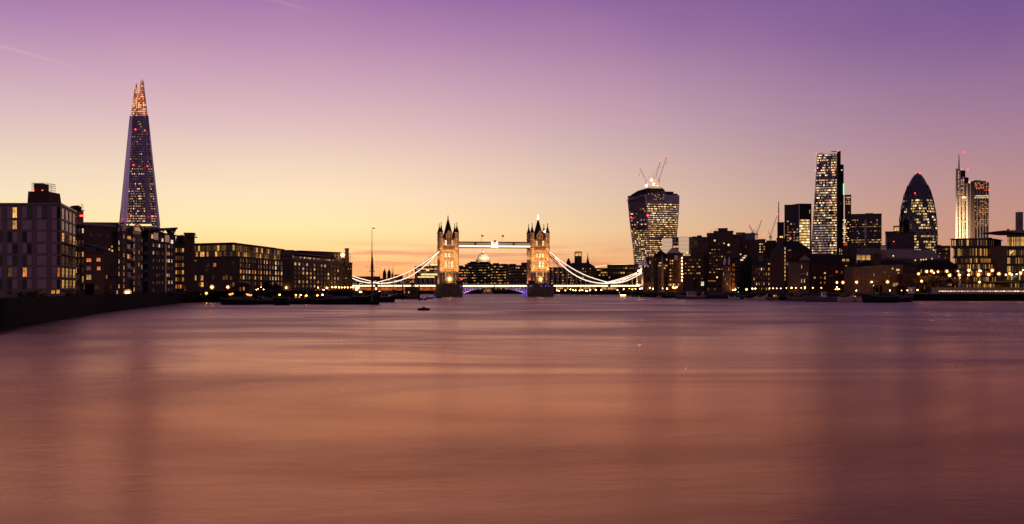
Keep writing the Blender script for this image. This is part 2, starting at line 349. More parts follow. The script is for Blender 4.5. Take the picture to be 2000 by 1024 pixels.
def window_mesh(var, fr):
    k = var + '/' + fr
    if k in WMESH: return WMESH[k]
    mb = MB(); mb.face([(-.5, -.03, -.5), (.5, -.03, -.5), (.5, -.03, .5), (-.5, -.03, .5)], 0)
    t = .06
    for x0, x1, z0, z1 in ((-.5, -.5 + t, -.5, .5), (.5 - t, .5, -.5, .5), (-.5 + t, .5 - t, .5 - t, .5), (-.5 + t, .5 - t, -.5, -.5 + t), (-.03, .03, -.5 + t, .5 - t)):
        mb.box(x0, x1, -.12, -.001, z0, z1, 1)
    me = bpy.data.meshes.new('window'); me.from_pydata(mb.v, [], mb.f); me.materials.append(MATS[PANES[var]]); me.materials.append(MATS[FRAMES[fr]])
    me.polygons.foreach_set('material_index', mb.m); me.update(); WMESH[k] = me
    return me
def win(root, p, rz, w, h, var, fr=''): WQ.setdefault(root.name, []).append((p, rz, w, h, var, fr))
def pick(rng, pal):
    t = rng.random() * sum(pal.values())
    for k, v in pal.items():
        t -= v
        if t <= 0: return k
    return 'dark'
P_FEW = {'dark': .74, 'dim': .10, 'warm': .07, 'orange': .06, 'white': .03}
P_SOME = {'dark': .48, 'dim': .2, 'warm': .15, 'orange': .09, 'white': .08}
P_MANY = {'dark': .22, 'dim': .25, 'warm': .28, 'orange': .1, 'white': .15}
P_SKY = {'dark': .25, 'dim': .2, 'warm': .22, 'white': .15, 'sky': .18}
def facade(root, A, B, z0, z1, rows, cols, fw=.5, fh=.55, pal=P_FEW, seed=1, fr='', m=.04, skip=()):
    rng = random.Random(seed); dx, dy = B[0] - A[0], B[1] - A[1]; l = math.hypot(dx, dy); rz = math.atan2(dy, dx)
    cw = l * (1 - 2 * m) / cols; rh = (z1 - z0) / rows
    for r in range(rows):
        for c in range(cols):
            if (r, c) in skip: continue
            t = m + (c + .5) * cw / l
            win(root, (A[0] + dx * t, A[1] + dy * t, z0 + (r + .5) * rh), rz, cw * fw, rh * fh, pick(rng, pal), fr)
def on_plane(A, B, u, v):
    dx, dy = B[0] - A[0], B[1] - A[1]; n = (dy, -dx); d = ((u - 1000) / F, 1.0)
    t = (n[0] * A[0] + n[1] * A[1]) / (n[0] * d[0] + n[1] * d[1])
    return (t * d[0], t, CAMZ + (HZ - v) / F * t)
def win_at(root, A, B, u0, v0, u1, v1, var, fr=''):
    p = on_plane(A, B, u0, v1); q = on_plane(A, B, u1, v0)
    w = math.hypot(q[0] - p[0], q[1] - p[1]); rz = math.atan2(B[1] - A[1], B[0] - A[0])
    win(root, ((p[0] + q[0]) / 2, (p[1] + q[1]) / 2, (p[2] + q[2]) / 2), rz, w, abs(q[2] - p[2]), var, fr)
def flush_windows():
    for rn, L in WQ.items():
        root = bpy.data.objects[rn]; o_ = ORG[rn]
        L.sort(key=lambda w: (w[4] in ('dark', 'black'), w[0][1] / (w[2] * w[3]) ** .5))
        for (p, rz, w, h, var, fr) in L[:98]:
            o = bpy.data.objects.new('window', window_mesh(var, fr)); col.objects.link(o); o.parent = root
            o.location = (p[0] - o_[0], p[1] - o_[1], p[2] - o_[2]); o.rotation_euler = (0, 0, rz); o.scale = (w, 1, h)
        if len(L) > 98:
            mb = MB(); keys = []
            for (p, rz, w, h, var, fr) in L[98:]:
                k = PANES[var]
                if k not in keys: keys.append(k)
                if FRAMES[fr] not in keys: keys.append(FRAMES[fr])
                c, s = math.cos(rz), math.sin(rz); T = lambda x, y, z: (p[0] + c * x - s * y, p[1] + s * x + c * y, p[2] + z)
                mb.face([T(-w / 2, -.05, -h / 2), T(w / 2, -.05, -h / 2), T(w / 2, -.05, h / 2), T(-w / 2, -.05, h / 2)], keys.index(k))
                for (x0, x1, zz0, zz1) in ((-w / 2, w / 2, h / 2, h / 2 + .12), (-w / 2, w / 2, -h / 2 - .15, -h / 2)):
                    mb.face([T(x0, -.12, zz0), T(x1, -.12, zz0), T(x1, -.12, zz1), T(x0, -.12, zz1)], keys.index(FRAMES[fr]))
            mb.build('windows', keys, root, stuff=True)
    WQ.clear()
def roof_part(root, poly, z, kind, h, mat_, over=.5):
    A, B, C, D = off(poly, over); mb = MB()
    mid = lambda p, q, t=.5: (p[0] + (q[0] - p[0]) * t, p[1] + (q[1] - p[1]) * t)
    if kind == 'flat':
        mb.prism([A, B, C, D], z + .01, z + h)
    else:
        if kind == 'hip': r0, r1 = mid(mid(A, D), mid(B, C), .22), mid(mid(A, D), mid(B, C), .78)
        elif kind == 'gable': r0, r1 = mid(A, D), mid(B, C)
        elif kind == 'front': r0, r1 = mid(A, B), mid(D, C)
        elif kind == 'pyramid': r0 = r1 = mid(A, C)
        a, b, c, d = [(p[0], p[1], z + .02) for p in (A, B, C, D)]; e = (*r0, z + h); f = (*r1, z + h)
        if kind == 'front':
            mb.face([a, e, f, d]); mb.face([b, c, f, e]); mb.face([a, b, e]); mb.face([c, d, f])
        elif kind == 'pyramid':
            for p, q in ((a, b), (b, c), (c, d), (d, a)): mb.face([p, q, e])
        else:
            mb.face([a, b, f, e]); mb.face([c, d, e, f]); mb.face([b, c, f]); mb.face([d, a, e])
        mb.face([d, c, b, a])
    return mb.build('roof', mat_, root)
def building(name, label, u0, Y0, u1, Y1, vtop, depth, mat_='brick_dark', rows=5, cols=8, fw=.5, fh=.55, pal=P_FEW, seed=1, fr='', roof='flat', rh=.6, rmat='slate',
             side=None, sidepal=None, group=None, zb=None, z0=None, bands=None, cat='building', chim=(), plant=(), vbot=None, zw=1.0, over=.35):
    poly = fp(u0, Y0, u1, Y1, depth); A, B, C, D = poly
    g = (GS if A[0] < -20 and Y0 < 1500 else GN) if zb is None else zb
    zt = Z(vtop, Y0)
    r = thing(name, label, cat, ((A[0] + B[0]) / 2, (A[1] + B[1]) / 2, g), group)
    mb = MB(); mb.prism(poly, g - .8, zt); mb.build('wall', mat_, r)
    rf = roof_part(r, poly, zt, roof, rh, rmat, over)
    lo = g + zw if vbot is None else Z(vbot, Y0)
    if rows and cols: facade(r, A, B, lo, zt - .8, rows, cols, fw, fh, pal, seed, fr)
    if side == 'R' or side == 'LR':
        facade(r, B, C, lo, zt - .8, rows, max(2, int(cols * depth / math.hypot(B[0] - A[0], B[1] - A[1]))), fw, fh, sidepal or pal, seed + 50, fr)
    if side == 'L' or side == 'LR':
        facade(r, D, A, lo, zt - .8, rows, max(2, int(cols * depth / math.hypot(B[0] - A[0], B[1] - A[1]))), fw, fh, sidepal or pal, seed + 60, fr)
    if bands:
        n, bm, hh = bands; mb = MB(); q = off(poly, .22)
        for k in range(1, n):
            zz = lo + (zt - .8 - lo) * k / n; mb.prism(q, zz - hh / 2, zz + hh / 2)
        mb.build('floor_band', bm, r)
    for (t, hh, w) in chim:
        mb = MB(); cx, cy = A[0] + (B[0] - A[0]) * t, A[1] + (B[1] - A[1]) * t; cx += (D[0] - A[0]) * .4; cy += (D[1] - A[1]) * .4
        zz = zt + (rh * .4 if roof != 'flat' else rh * .5)
        mb.box(cx - w / 2, cx + w / 2, cy - w * .35, cy + w * .35, zt - .5, zz + hh); mb.box(cx - w * .58, cx + w * .58, cy - w * .42, cy + w * .42, zz + hh, zz + hh + .3)
        for q in (-.25, .25): mb.lathe(cx + q * w, cy, [(.18, zz + hh + .3), (.14, zz + hh + 1)], 6)
        mb.build('chimney', mat_, rf)
    for (ua, ub, vt) in plant:
        ta, tb = (ua - u0) / (u1 - u0), (ub - u0) / (u1 - u0); mb = MB()
        P = lambda t, s: (A[0] + (B[0] - A[0]) * t + (D[0] - A[0]) * s, A[1] + (B[1] - A[1]) * t + (D[1] - A[1]) * s)
        mb.prism([P(ta, .15), P(tb, .15), P(tb, .8), P(ta, .8)], zt + rh * .5, Z(vt, Y0 + depth * .2)); mb.build('plant_room', mat_ if mat_ != 'pale_clad' else 'concrete', rf)
    return dict(r=r, A=A, B=B, C=C, D=D, z0=lo, z1=zt, g=g, rf=rf, n=((B[1] - A[1]), -(B[0] - A[0])))
def along(A, B, t, o=0.0):
    dx, dy = B[0] - A[0], B[1] - A[1]; l = math.hypot(dx, dy)
    return (A[0] + dx * t + dy / l * o, A[1] + dy * t - dx / l * o)
BALC = None
def balconies(r, A, B, zs, ts, w, d=1.5, mat_='steel_dark', slab='concrete_dark'):
    global BALC
    rz = math.atan2(B[1] - A[1], B[0] - A[0]); o_ = ORG[r.name]; key = (mat_, slab)
    BALC = BALC or {}
    if key not in BALC:
        mb = MB(); mb.box(-.5, .5, -1, -.01, -.16, 0, 1)
        mb.box(-.5, .5, -1.0, -.96, 1.0, 1.08, 0)
        for s in (-.5, .48): mb.box(s, s + .02, -.96, -.02, 1.0, 1.08, 0)
        for k in range(9): mb.box(-.5 + k * .1225, -.48 + k * .1225, -.99, -.97, .002, .998, 0)
        for k in range(3):
            for s in (-.5, .48): mb.box(s, s + .02, -.8 + k * .3, -.77 + k * .3, .002, .998, 0)
        me = bpy.data.meshes.new('balcony'); me.from_pydata(mb.v, [], mb.f); me.materials.append(MATS[mat_]); me.materials.append(MATS[slab]); me.polygons.foreach_set('material_index', mb.m); BALC[key] = me
    for z in zs:
        for t in ts:
            p = along(A, B, t, .0); o = bpy.data.objects.new('balcony', BALC[key]); col.objects.link(o); o.parent = r
            o.location = (p[0] - o_[0], p[1] - o_[1], z - o_[2]); o.rotation_euler = (0, 0, rz); o.scale = (w, d, 1)

# ------------------------------------------------------------------ left bank, near to far
def pale_block():
    A, B = (X(-40, 300), 300), (X(118, 300), 300); C = (X(148, 331), 331); D = (X(148, 331) - 45, 338); E = (X(-40, 300) - 20, 338)
    zt = Z(400, 300)
    r = thing('apartment_block', 'large pale grey apartment block with mauve panels and a chimney frame on its flat roof', 'apartment block', ((A[0] + B[0]) / 2, 300, GS))
    mb = MB(); mb.prism([A, B, C, D, E], GS - 1, zt); mb.build('wall', 'render_grey', r)
    mb = MB(); mb.prism(off([A, B, C, D, E], .3), zt + .01, zt + .45); rf = mb.build('roof', 'roof_metal', r)
    bays = [(-14, 4), (15, 34), (44, 62), (73, 91), (102, 111)]
    rows = [(404, 427), (430, 449), (453, 472), (477, 495), (500, 518), (522, 542), (546, 564)]
    special = {(1, 0): 'lit_R', (1, 1): 'lit_R', (2, 0): 'dark_R', (3, 0): 'dark_R', (1, 2): 'dim_L', (2, 2): 'dim_L', (1, 3): 'dim_R', (2, 3): 'dim_R', (1, 4): 'dark_R', (2, 4): 'dark_L',
               (1, 5): 'or_L', (2, 5): 'or2_L', (1, 6): 'dark_L', (2, 6): 'dark_L', (0, 2): 'dark_R', (0, 4): 'dark_R', (0, 6): 'dark_R'}
    V = {'lit': 'yellow', 'dark': 'dark', 'dim': 'black', 'or': 'dim', 'or2': 'orange'}
    pan = MB()
    for ci, (ua, ub) in enumerate(bays):
        for ri, (va, vb) in enumerate(rows):
            s = special.get((ci, ri)); um = (ua + ub) / 2
            x0, x1 = X(ua, 300), X(ub, 300); z1, z0 = Z(va, 300), Z(vb, 300); xm = X(um, 300)
            if s:
                k, sd = s.split('_')
                if sd == 'R': win_at(r, A, B, um, va, ub - .3, vb, V[k]); x1 = xm - .02
                else: win_at(r, A, B, ua + .3, va, um, vb, V[k]); x0 = xm + .02
            pan.box(x0, x1, 299.88, 299.995, z0, z1)
    pan.build('cladding_panel', 'panel_mauve', r)
    win_at(r, A, B, 15, 568, 24, 575, 'dark'); win_at(r, A, B, 73, 567, 91, 575, 'dim'); win_at(r, A, B, 112, 404, 117, 427, 'dark')
    for ri, (va, vb) in enumerate(rows): win_at(r, A, B, 112.3, va, 117, vb, 'orange' if ri == 5 else 'black')
    win_at(r, A, B, 100, 567, 108, 574, 'orange'); win_at(r, A, B, 110, 566, 117, 574, 'yellow')
    # side facade towards the river
    zs = [Z(v, 300) for v in (427, 449, 472, 495, 518, 542, 564)]
    for ri in range(7):
        h = (Z(rows[ri][0], 300) - zs[ri])
        for c in range(4):
            p = along(B, C, .14 + c * .24); rz = math.atan2(C[1] - B[1], C[0] - B[0])
            var = 'sky' if ri < 2 else ['sky', 'warm', 'dim', 'dim', 'yellow', 'yellow'][min(5, ri - 1)] if random.Random(ri * 7 + c).random() < .75 else 'dim'
            win(r, (p[0], p[1], zs[ri] + h / 2), rz, 5.0, h, var)
    balconies(r, B, C, [z - .3 for z in zs[2:]], [.2, .5, .8], 8.6, 1.2, 'steel_dark')
    # roof clutter
    mb = MB(); y = 312
    mb.prism([(X(53, y), y), (X(96, y), y), (X(96, y), y + 9), (X(53, y), y + 9)], zt + .4, Z(374, y), top=[(X(55, y), y), (X(94.5, y), y), (X(94.5, y), y + 8), (X(55, y), y + 8)])
    mb.build('plant_room', 'brick_brown', rf)
    mb = MB(); mb.box(X(63, y), X(81, y), y + 1, y + 5, Z(374, y) - .2, Z(372, y) + 2); 
    for k in range(5): mb.lathe(X(66 + k * 3.2, y), y + 2, [(.2, Z(370, y)), (.16, Z(364.5 - (k % 2) * 2, y))], 6)
    mb.build('chimney', 'brick_brown', rf)
    mb = MB()
    for u in (61, 66, 72, 78, 84, 92):
        for yy in (y + .5, y + 5.5): mb.tube((X(u, y), yy, Z(377, y)), (X(u, y), yy, Z(357, y)), .05)
    for v in (357.5, 361, 365, 370, 375):
        for yy in (y + .5, y + 5.5): mb.tube((X(60.5, y), yy, Z(v, y)), (X(92.5, y), yy, Z(v, y)), .05)
        for u in (61, 92): mb.tube((X(u, y), y + .5, Z(v, y)), (X(u, y), y + 5.5, Z(v, y)), .05)
    mb.build('scaffold_frame', 'rope_wood', rf)
    mb = MB(); mb.path([(X(110, y), y, zt + .4), (X(110, y), y, zt + 1), (X(103, y), y, zt + 2), (X(101, y), y, zt + 1.8)], .16); mb.tube((X(114, y), y, zt + .4), (X(114, y), y, zt + 2), .05); mb.build('davit', 'steel_dark', rf)
    for u in (65, 82):
        mb = MB(); mb.lathe(X(u, y), y + .3, [(.05, Z(372.5, y)), (.22, Z(371.8, y)), (.05, Z(371, y))], 6); mb.build('warning_light', 'bulb_red', rf)
pale_block()
def balcony_wing():
    d = building('apartment_wing', 'apartment wing with stacked lit balconies behind the pale apartment block', 130, 352, 163.5, 356, 444, 26, 'concrete_brown', 0, 0)
    A, B = d['A'], d['B']; rng = random.Random(5)
    for ri, (va, vb) in enumerate([(446, 456), (469, 479), (492, 502), (507, 515), (522, 534), (539, 552)]):
        for k, u in enumerate((141, 148.5, 155.5, 162)):
            win_at(d['r'], A, B, u - 2.2, va, u + 1.2, vb, ('sky' if rng.random() < .8 else 'white') if ri < 2 else rng.choice(['warm', 'dim', 'yellow', 'dim', 'dark']))
        balconies(d['r'], A, B, [Z(vb + 2, 354)], [.62, .88], 1.25, 1.3, 'steel_dark', 'concrete')
    for u, v0, v1 in ((133, 550, 566), (138, 550, 566), (142, 550, 566)): win_at(d['r'], A, B, u - 1, v0, u + 1, v1, 'gold')
balcony_wing()
def hospital_tower():
    d = building('tower_block', 'distant brown hospital tower with one red light above the apartment roofs', 139, 1650, 163, 1662, 411, 30, 'concrete_brown', 9, 6, .8, .4, {'dark': .8, 'dim': .2}, 3, bands=(9, 'concrete', .9), plant=((147, 161, 403), (150, 158, 401)), vbot=450, over=2)
    mb = MB(); y = d['A'][1] - 1.5
    mb.box(X(156, y), X(163, y), y, y + 1, Z(423, y), Z(420, y)); mb.build('red_sign', 'bulb_red', d['r'])
    for u, v in ((144, 403), (153, 396), (156, 398)):
        mb = MB(); mb.tube((X(u, y), y + 12, Z(412, y)), (X(u, y), y + 12, Z(v, y)), .35); mb.build('antenna', 'steel_dark', d['rf'])
hospital_tower()
d = building('warehouse', 'big windowless dark brick warehouse with a long flat roof behind the balcony wing', 148, 420, 238, 445, 438, 30, 'brick_dark', 2, 5, .35, .2, {'dark': .8, 'mauve': .2}, 2, rh=.9, rmat='roof_metal', plant=((197, 201, 432.5), (206, 218, 433.6)), vbot=500)
def lit_house():
    d = building('brick_house', 'low tan brick house with orange lit double windows in front of the windowless warehouse', 160, 366, 204, 372, 494, 16, 'brick_tan', 0, 0, rmat='brick_dark', rh=.5)
    A, B = d['A'], d['B']
    for u0, u1, v0, v1, k in ((168, 178, 505, 512, 'orange'), (188, 196, 504, 511, 'orange'), (168.5, 177, 520.5, 528, 'dim'), (189, 196, 521, 528, 'orange'), (168, 178, 537, 547, 'yellow')): win_at(d['r'], A, B, u0, v0, u1, v1, k, 'w')
    for u in (164, 168, 172, 187, 192): win_at(d['r'], A, B, u - 1, 556, u + 1.5, 566, 'dim')
    mb = MB()
    for u in range(163, 185, 3): mb.tube((X(u, 367), 367.5, d['z1'] + .4), (X(u, 367), 367.5, Z(482.5, 367)), .07)
    mb.box(X(163, 367), X(185, 367), 367.4, 367.6, Z(483, 367), Z(482.2, 367)); mb.box(X(163, 367), X(185, 367), 367.55, 367.6, Z(492, 367), Z(483.2, 367)); mb.build('terrace_screen', 'concrete', d['r'])
    mb = MB(); mb.box(X(169, 366), X(185, 366), 364.8, 365.95, GS - .5, Z(555, 366)); mb.build('porch', 'brick_black', d['r'])
lit_house()
d = building('brick_house', 'dark brick house with three amber lamps between the low tan house and the arched gables', 203, 392, 228, 400, 488, 18, 'brick_dark', 4, 3, .35, .4, {'dark': .7, 'orange': .12, 'dim': .2}, 8, roof='hip', rh=2.4)
for u, v in ((214.5, 487.5), (219.5, 482), (220, 490)):
    mb = MB(); p = on_plane(d['A'], d['B'], u, v); mb.lathe(p[0], p[1] - .4, [(.05, p[2] - .4), (.4, p[2]), (.05, p[2] + .4)], 6); mb.build('wall_lamp', 'lit_yellow', d['r'])
def arched_gables():
    u0, Y0, u1, Y1 = 226, 440, 279, 492
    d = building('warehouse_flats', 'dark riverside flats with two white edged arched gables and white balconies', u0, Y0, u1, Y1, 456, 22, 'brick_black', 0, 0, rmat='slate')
    A, B, r = d['A'], d['B'], d['r']; L = math.hypot(B[0] - A[0], B[1] - A[1])
    T = lambda u: (on_plane(A, B, u, 500)[1] - A[1]) / (B[1] - A[1])
    for ua, ub, vt in ((227.5, 246, 435), (257, 273.5, 441)):
        ta, tb = T(ua), T(ub); P0, P1 = along(A, B, ta, .6), along(A, B, tb, .6); Q0, Q1 = along(A, B, ta, -14), along(A, B, tb, -14)
        Ym = (P0[1] + P1[1]) / 2; ztop = Z(vt, Ym); zs = Z(vt + 8, Ym); mb = MB()
        mb.prism([P0, P1, Q1, Q0], GS - 1, zs)
        n = 10; arc = []
        for k in range(n + 1):
            t = k / n; a = math.pi * (1 - t); arc.append((.5 + .5 * math.cos(a), zs + (ztop - zs) * math.sin(a)))
        lp = lambda a, b, t: (a[0] + (b[0] - a[0]) * t, a[1] + (b[1] - a[1]) * t)
        fr = [(*lp(P0, P1, t), z) for t, z in arc]; bk = [(*lp(Q0, Q1, t), z) for t, z in arc]
        mb.face(fr[::-1]); mb.face(bk)
        for k in range(n): mb.face([fr[k], fr[k + 1], bk[k + 1], bk[k]])
        g = mb.build('gable_bay', 'brick_brown' if ua < 250 else 'brick_dark', r)
        mb = MB(); f2 = [(*lp(along(A, B, ta - .02, 1.1), along(A, B, tb + .02, 1.1), t), z + .35) for t, z in arc]
        mb.path(f2, .32, 5); mb.build('arch_trim', 'white_paint', g)
        mb = MB(); f3 = [(*lp(along(A, B, ta + .03, .75), along(A, B, tb - .03, .75), t), z - .5) for t, z in arc]
        f4 = [f3[0], f3[-1]] + f3[-2:0:-1]; mb.face(f4); mb.build('tympanum', 'lead' if ua < 250 else 'gold', g)
        AA, BB = P0, P1
        for k in range(5): win_at(r, AA, BB, ua + 3 + k * 2.9, vt + 10, ua + 5 + k * 2.9, vt + 16, 'sky', 'w')
        rng = random.Random(int(ua))
        for row in range(9):
            v = vt + 23 + row * 12.2
            for k in range(2):
                uu = ua + 4.5 + k * 9.5
                win_at(r, AA, BB, uu - 1.2, v, uu + 1.2, v + 8, rng.choice(['warm', 'white', 'dim', 'yellow', 'dim', 'orange', 'dim', 'dark']), 'b')
    zs = [Z(v, 466) for v in (468, 487, 506, 524, 541)]
    balconies(r, A, B, [z - .8 for z in zs], [T(251.5)], 5.6, 2.0, 'white_paint', 'concrete')
    balconies(r, A, B, [z - 1.2 for z in zs], [T(276)], 5.0, 2.0, 'steel_dark', 'concrete')
    rng = random.Random(77)
    for z in zs:
        for u in (250, 253.5, 276): p = on_plane(A, B, u, 500); win(r, (p[0], p[1], z + .9), math.atan2(B[1] - A[1], B[0] - A[0]), 3.2, 1.9, rng.choice(['dim', 'dark', 'warm', 'dim']), 'w')
arched_gables()
def upswept_block():
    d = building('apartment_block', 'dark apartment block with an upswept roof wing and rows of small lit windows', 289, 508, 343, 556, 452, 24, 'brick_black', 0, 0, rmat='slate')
    A, B, r = d['A'], d['B'], d['r']; rng = random.Random(31)
    T = lambda u: (on_plane(A, B, u, 500)[1] - A[1]) / (B[1] - A[1])
    # roof wing: a thin slab that curls up to a point
    mb = MB(); pts = []
    for k in range(9):
        t = k / 8; u = 278 + 66 * t; Yk = 500 + 56 * t; vv = 446.5 - 2.0 * t ** 2; pts.append((X(u, Yk), Yk, Z(vv, Yk)))
    for a, b in zip(pts, pts[1:]):
        i = [(a[0] + 1.2, a[1] - 1.5), (b[0] + 1.2, b[1] - 1.5), (b[0] - 18, b[1] + 14), (a[0] - 18, a[1] + 14)]
        za, zb_ = a[2], b[2]
        f = [(*i[0], za), (*i[1], zb_), (*i[2], zb_ - 1), (*i[3], za - 1)]; lo = [(p[0], p[1], p[2] - .9) for p in f]
        mb.face(f); mb.face(lo[::-1])
        for k in range(4): mb.face([lo[k], lo[(k + 1) % 4], f[(k + 1) % 4], f[k]])
    e = pts[-1]; mb.face([(e[0] + 1.2, e[1] - 1.5, e[2]), (e[0] - 2, e[1] - 1, e[2] - 6), (e[0] - 6, e[1] + 2, e[2] - 1)]); mb.build('roof_wing', 'slate', r)
    for u in (312, 334):
        mb = MB(); c = []
        for k in range(9):
            a = math.pi * (1 + k / 8); p = on_plane(A, B, u + 5.5 * math.cos(a), 446 - 8 * math.sin(a) * 1.0); q = along(p[:2], (p[0] + B[0] - A[0], p[1] + B[1] - A[1]), 0, .9); c.append((q[0], q[1], p[2]))
        mb.path(c, .3); mb.build('roof_arch', 'roof_metal', r)
    for u0, u1, v0, v1, k in ((300, 309, 454, 468, 'sky'), (295, 299, 458, 466, 'warm'), (315, 319, 466, 472, 'white'), (322, 331, 460, 473, 'sky'), (333, 338, 469, 476, 'white')): win_at(r, A, B, u0, v0, u1, v1, k, 'w')
    for row in range(7):
        for u in (299.5, 306.5, 311, 317.5, 326, 330, 335.5):
            vv = 476 + row * (14.6 - (u - 300) * .02) + (u - 300) * .08
            win_at(r, A, B, u - 1.6, vv, u + 1.3, vv + 6.5, rng.choice(['warm', 'white', 'dim', 'dim', 'orange', 'dark', 'dark', 'dim']), 'b')
    mb = MB(); p = on_plane(A, B, 321.5, 500)
    q = along(A, B, T(321.5), .35); q2 = along(A, B, T(323.5), .35); mb.prism([along(A, B, T(320.5), .01), along(A, B, T(320.5), .5), along(A, B, T(323.5), .5), along(A, B, T(323.5), .01)], GS, Z(478, p[1])); mb.build('drain_shaft', 'roof_metal', r)
    d2 = building('apartment_block', 'stepped dark block with wide glazed balconies, right beside the upswept roof', 340, 566, 361, 580, 472, 20, 'brick_black', 0, 0, rmat='brick_dark')
    A, B, r = d2['A'], d2['B'], d2['r']
    for row, v in enumerate((485, 500, 514, 528, 542, 556)):
        for u0, u1 in ((342, 345.5), (346.5, 350), (351, 354), (355, 359)): win_at(r, A, B, u0, v, u1, v + 8, rng.choice(['warm', 'dim', 'dim', 'dim', 'orange', 'yellow']))
        balconies(r, A, B, [Z(v + 9, 570)], [.5], 5.4, 1.4, 'steel_dark')
    for k, (ua, ub, v) in enumerate(((341, 356, 465), (341, 352, 459))):
        mb = MB(); mb.box(X(ua, 570), X(ub, 570), 572 + k, 582, d2['z1'], Z(v, 570)); mb.build('roof_terrace', 'brick_black', d2['rf'])
upswept_block()
def octagon_chimney():
    y = 640; x = X(368, y); r = thing('brick_tower', 'square dark brick tower with a bracketed balcony rising above the warehouse roofs', 'tower', (x, y, GS))
    w = X(376, y) - X(360, y); mb = MB(); mb.box(x - w / 2, x + w / 2, y, y + w, GS - 1, Z(458, y)); mb.build('shaft', 'brick_brown', r)
    mb = MB(); mb.box(x - w / 2 - .3, x + w / 2 + .3, y - .3, y + w + .3, Z(458, y) + .01, Z(454.5, y)); mb.build('cap', 'brick_dark', r)
    mb = MB(); zb = Z(464, y); mb.box(x - w / 2 - 1.4, x + w / 2 + 1.4, y - 1.4, y + w + 1.4, zb, zb + .4)
    for s in (-1, 1):
        for k in range(3): mb.tube((x + s * (w / 2 + 1.3), y - 1.2 + k * 2, zb + .4), (x + s * (w / 2 + 1.3), y - 1.2 + k * 2, zb + 1.5), .1)
        mb.tube((x + s * (w / 2 + 1.3), y - 1.3, zb + 1.5), (x + s * (w / 2 + 1.3), y + w, zb + 1.5), .1); mb.tube((x + s * (w / 2), y, zb - 1.6), (x + s * (w / 2 + 1.3), y, zb), .15)
    mb.build('balcony', 'steel_dark', r)
octagon_chimney()
def penthouse_warehouse():
    zt = Z(502, 680)
    c0 = (X(462, 680), 680); l0 = (X(360, 700), 700); r0 = (X(553, 785), 785)
    poly = [l0, c0, r0, (r0[0] - 34, r0[1] + 6), (l0[0] - 6, l0[1] + 46)]
    r = thing('warehouse', 'long dark brick warehouse with a two storey glazed penthouse under a thin roof', 'warehouse', (c0[0], c0[1], GS))
    mb = MB(); mb.prism(poly, GS - 1, zt); mb.build('wall', 'brick_dark', r)
    q = off(poly, -1.5); zp = Z(477, 680); mb = MB(); mb.prism(q, zt + .01, zp); mb.build('penthouse', 'spandrel', r)
    mb = MB(); mb.prism(off(poly, .9), zp + .01, zp + .5); rf = mb.build('roof', 'slate', r)
    mb = MB(); mb.prism(off(poly, -4), zp + .5, zp + 1.3); mb.build('roof_deck', 'slate', rf)
    mb = MB(); mb.prism(off(poly, .35), zt - .3, zt + .35); mb.build('cornice', 'brick_brown', r)
    ql, qc, qr = q[0], q[1], q[2]
    for row, (za, zb_) in enumerate(((zt + .5, (zt + zp) / 2 - .3), ((zt + zp) / 2 + .1, zp - .3))):
        p1 = {'dim': .6, 'yellow': .13, 'dark': .27} if row else {'dim': .35, 'yellow': .27, 'dark': .38}
        facade(r, ql, qc, za, zb_, 1, 22, .86, .95, p1, 41 + row, m=.01); facade(r, qc, qr, za, zb_, 1, 26, .86, .95, {'dim': .6, 'warm': .2, 'dark': .2}, 43 + row, m=.01)
    A, B, C = l0, c0, r0
    for u in (369, 381, 394.5): win_at(r, A, B, u - 3, 538, u + 3, 548.5, 'yellow', 'b')
    win_at(r, A, B, 391, 551, 398, 561, 'yellow', 'b'); win_at(r, A, B, 403, 514, 409, 522, 'dim', 'b'); win_at(r, A, B, 416.5, 514, 422, 521, 'orange', 'b')
    for u in (366, 381): win_at(r, A, B, u - 3, 508.5, u + 3, 510, 'orange')
    rng = random.Random(9)
    for u in (372, 385, 398, 411, 424, 437, 450):
        for v in (510, 524, 538, 552):
            if u + v not in (): win_at(r, A, B, u + 3.6, v, u + 7.8, v + 8, rng.choice(['black', 'black', 'dark', 'dim' if v > 530 else 'black']), 'b')
    for u, v in ((437, 540), (451, 540), (449, 556)): win_at(r, A, B, u - 2, v, u + 2, v + 7, 'dim', 'b')
    for k in range(15):
        u = 470 + k * 5.7
        for row, v in enumerate((505, 515.5, 527, 538.5, 550)):
            vv = HZ + (v - HZ) * (1 - .11 * k / 14)
            ch = {0: ['dim', 'warm', 'dark', 'black'], 1: ['dim', 'dark', 'black', 'warm'], 2: ['warm', 'orange', 'dim', 'white'], 3: ['dim', 'black', 'warm'], 4: ['dim', 'dim', 'warm']}[row]
            if k > 9: ch = ch + ['white', 'warm', 'white']
            win_at(r, B, C, u - 1.3, vv, u + 1.3, vv + 7, rng.choice(ch), 'b')
    for k in range(8):
        mb = MB(); t = k / 8 + .02; mb.prism([along(B, C, t, .01), along(B, C, t, .5), along(B, C, t + .018, .5), along(B, C, t + .018, .01)], GS, zt - .4); mb.build('pilaster', 'brick_brown', r)
penthouse_warehouse()
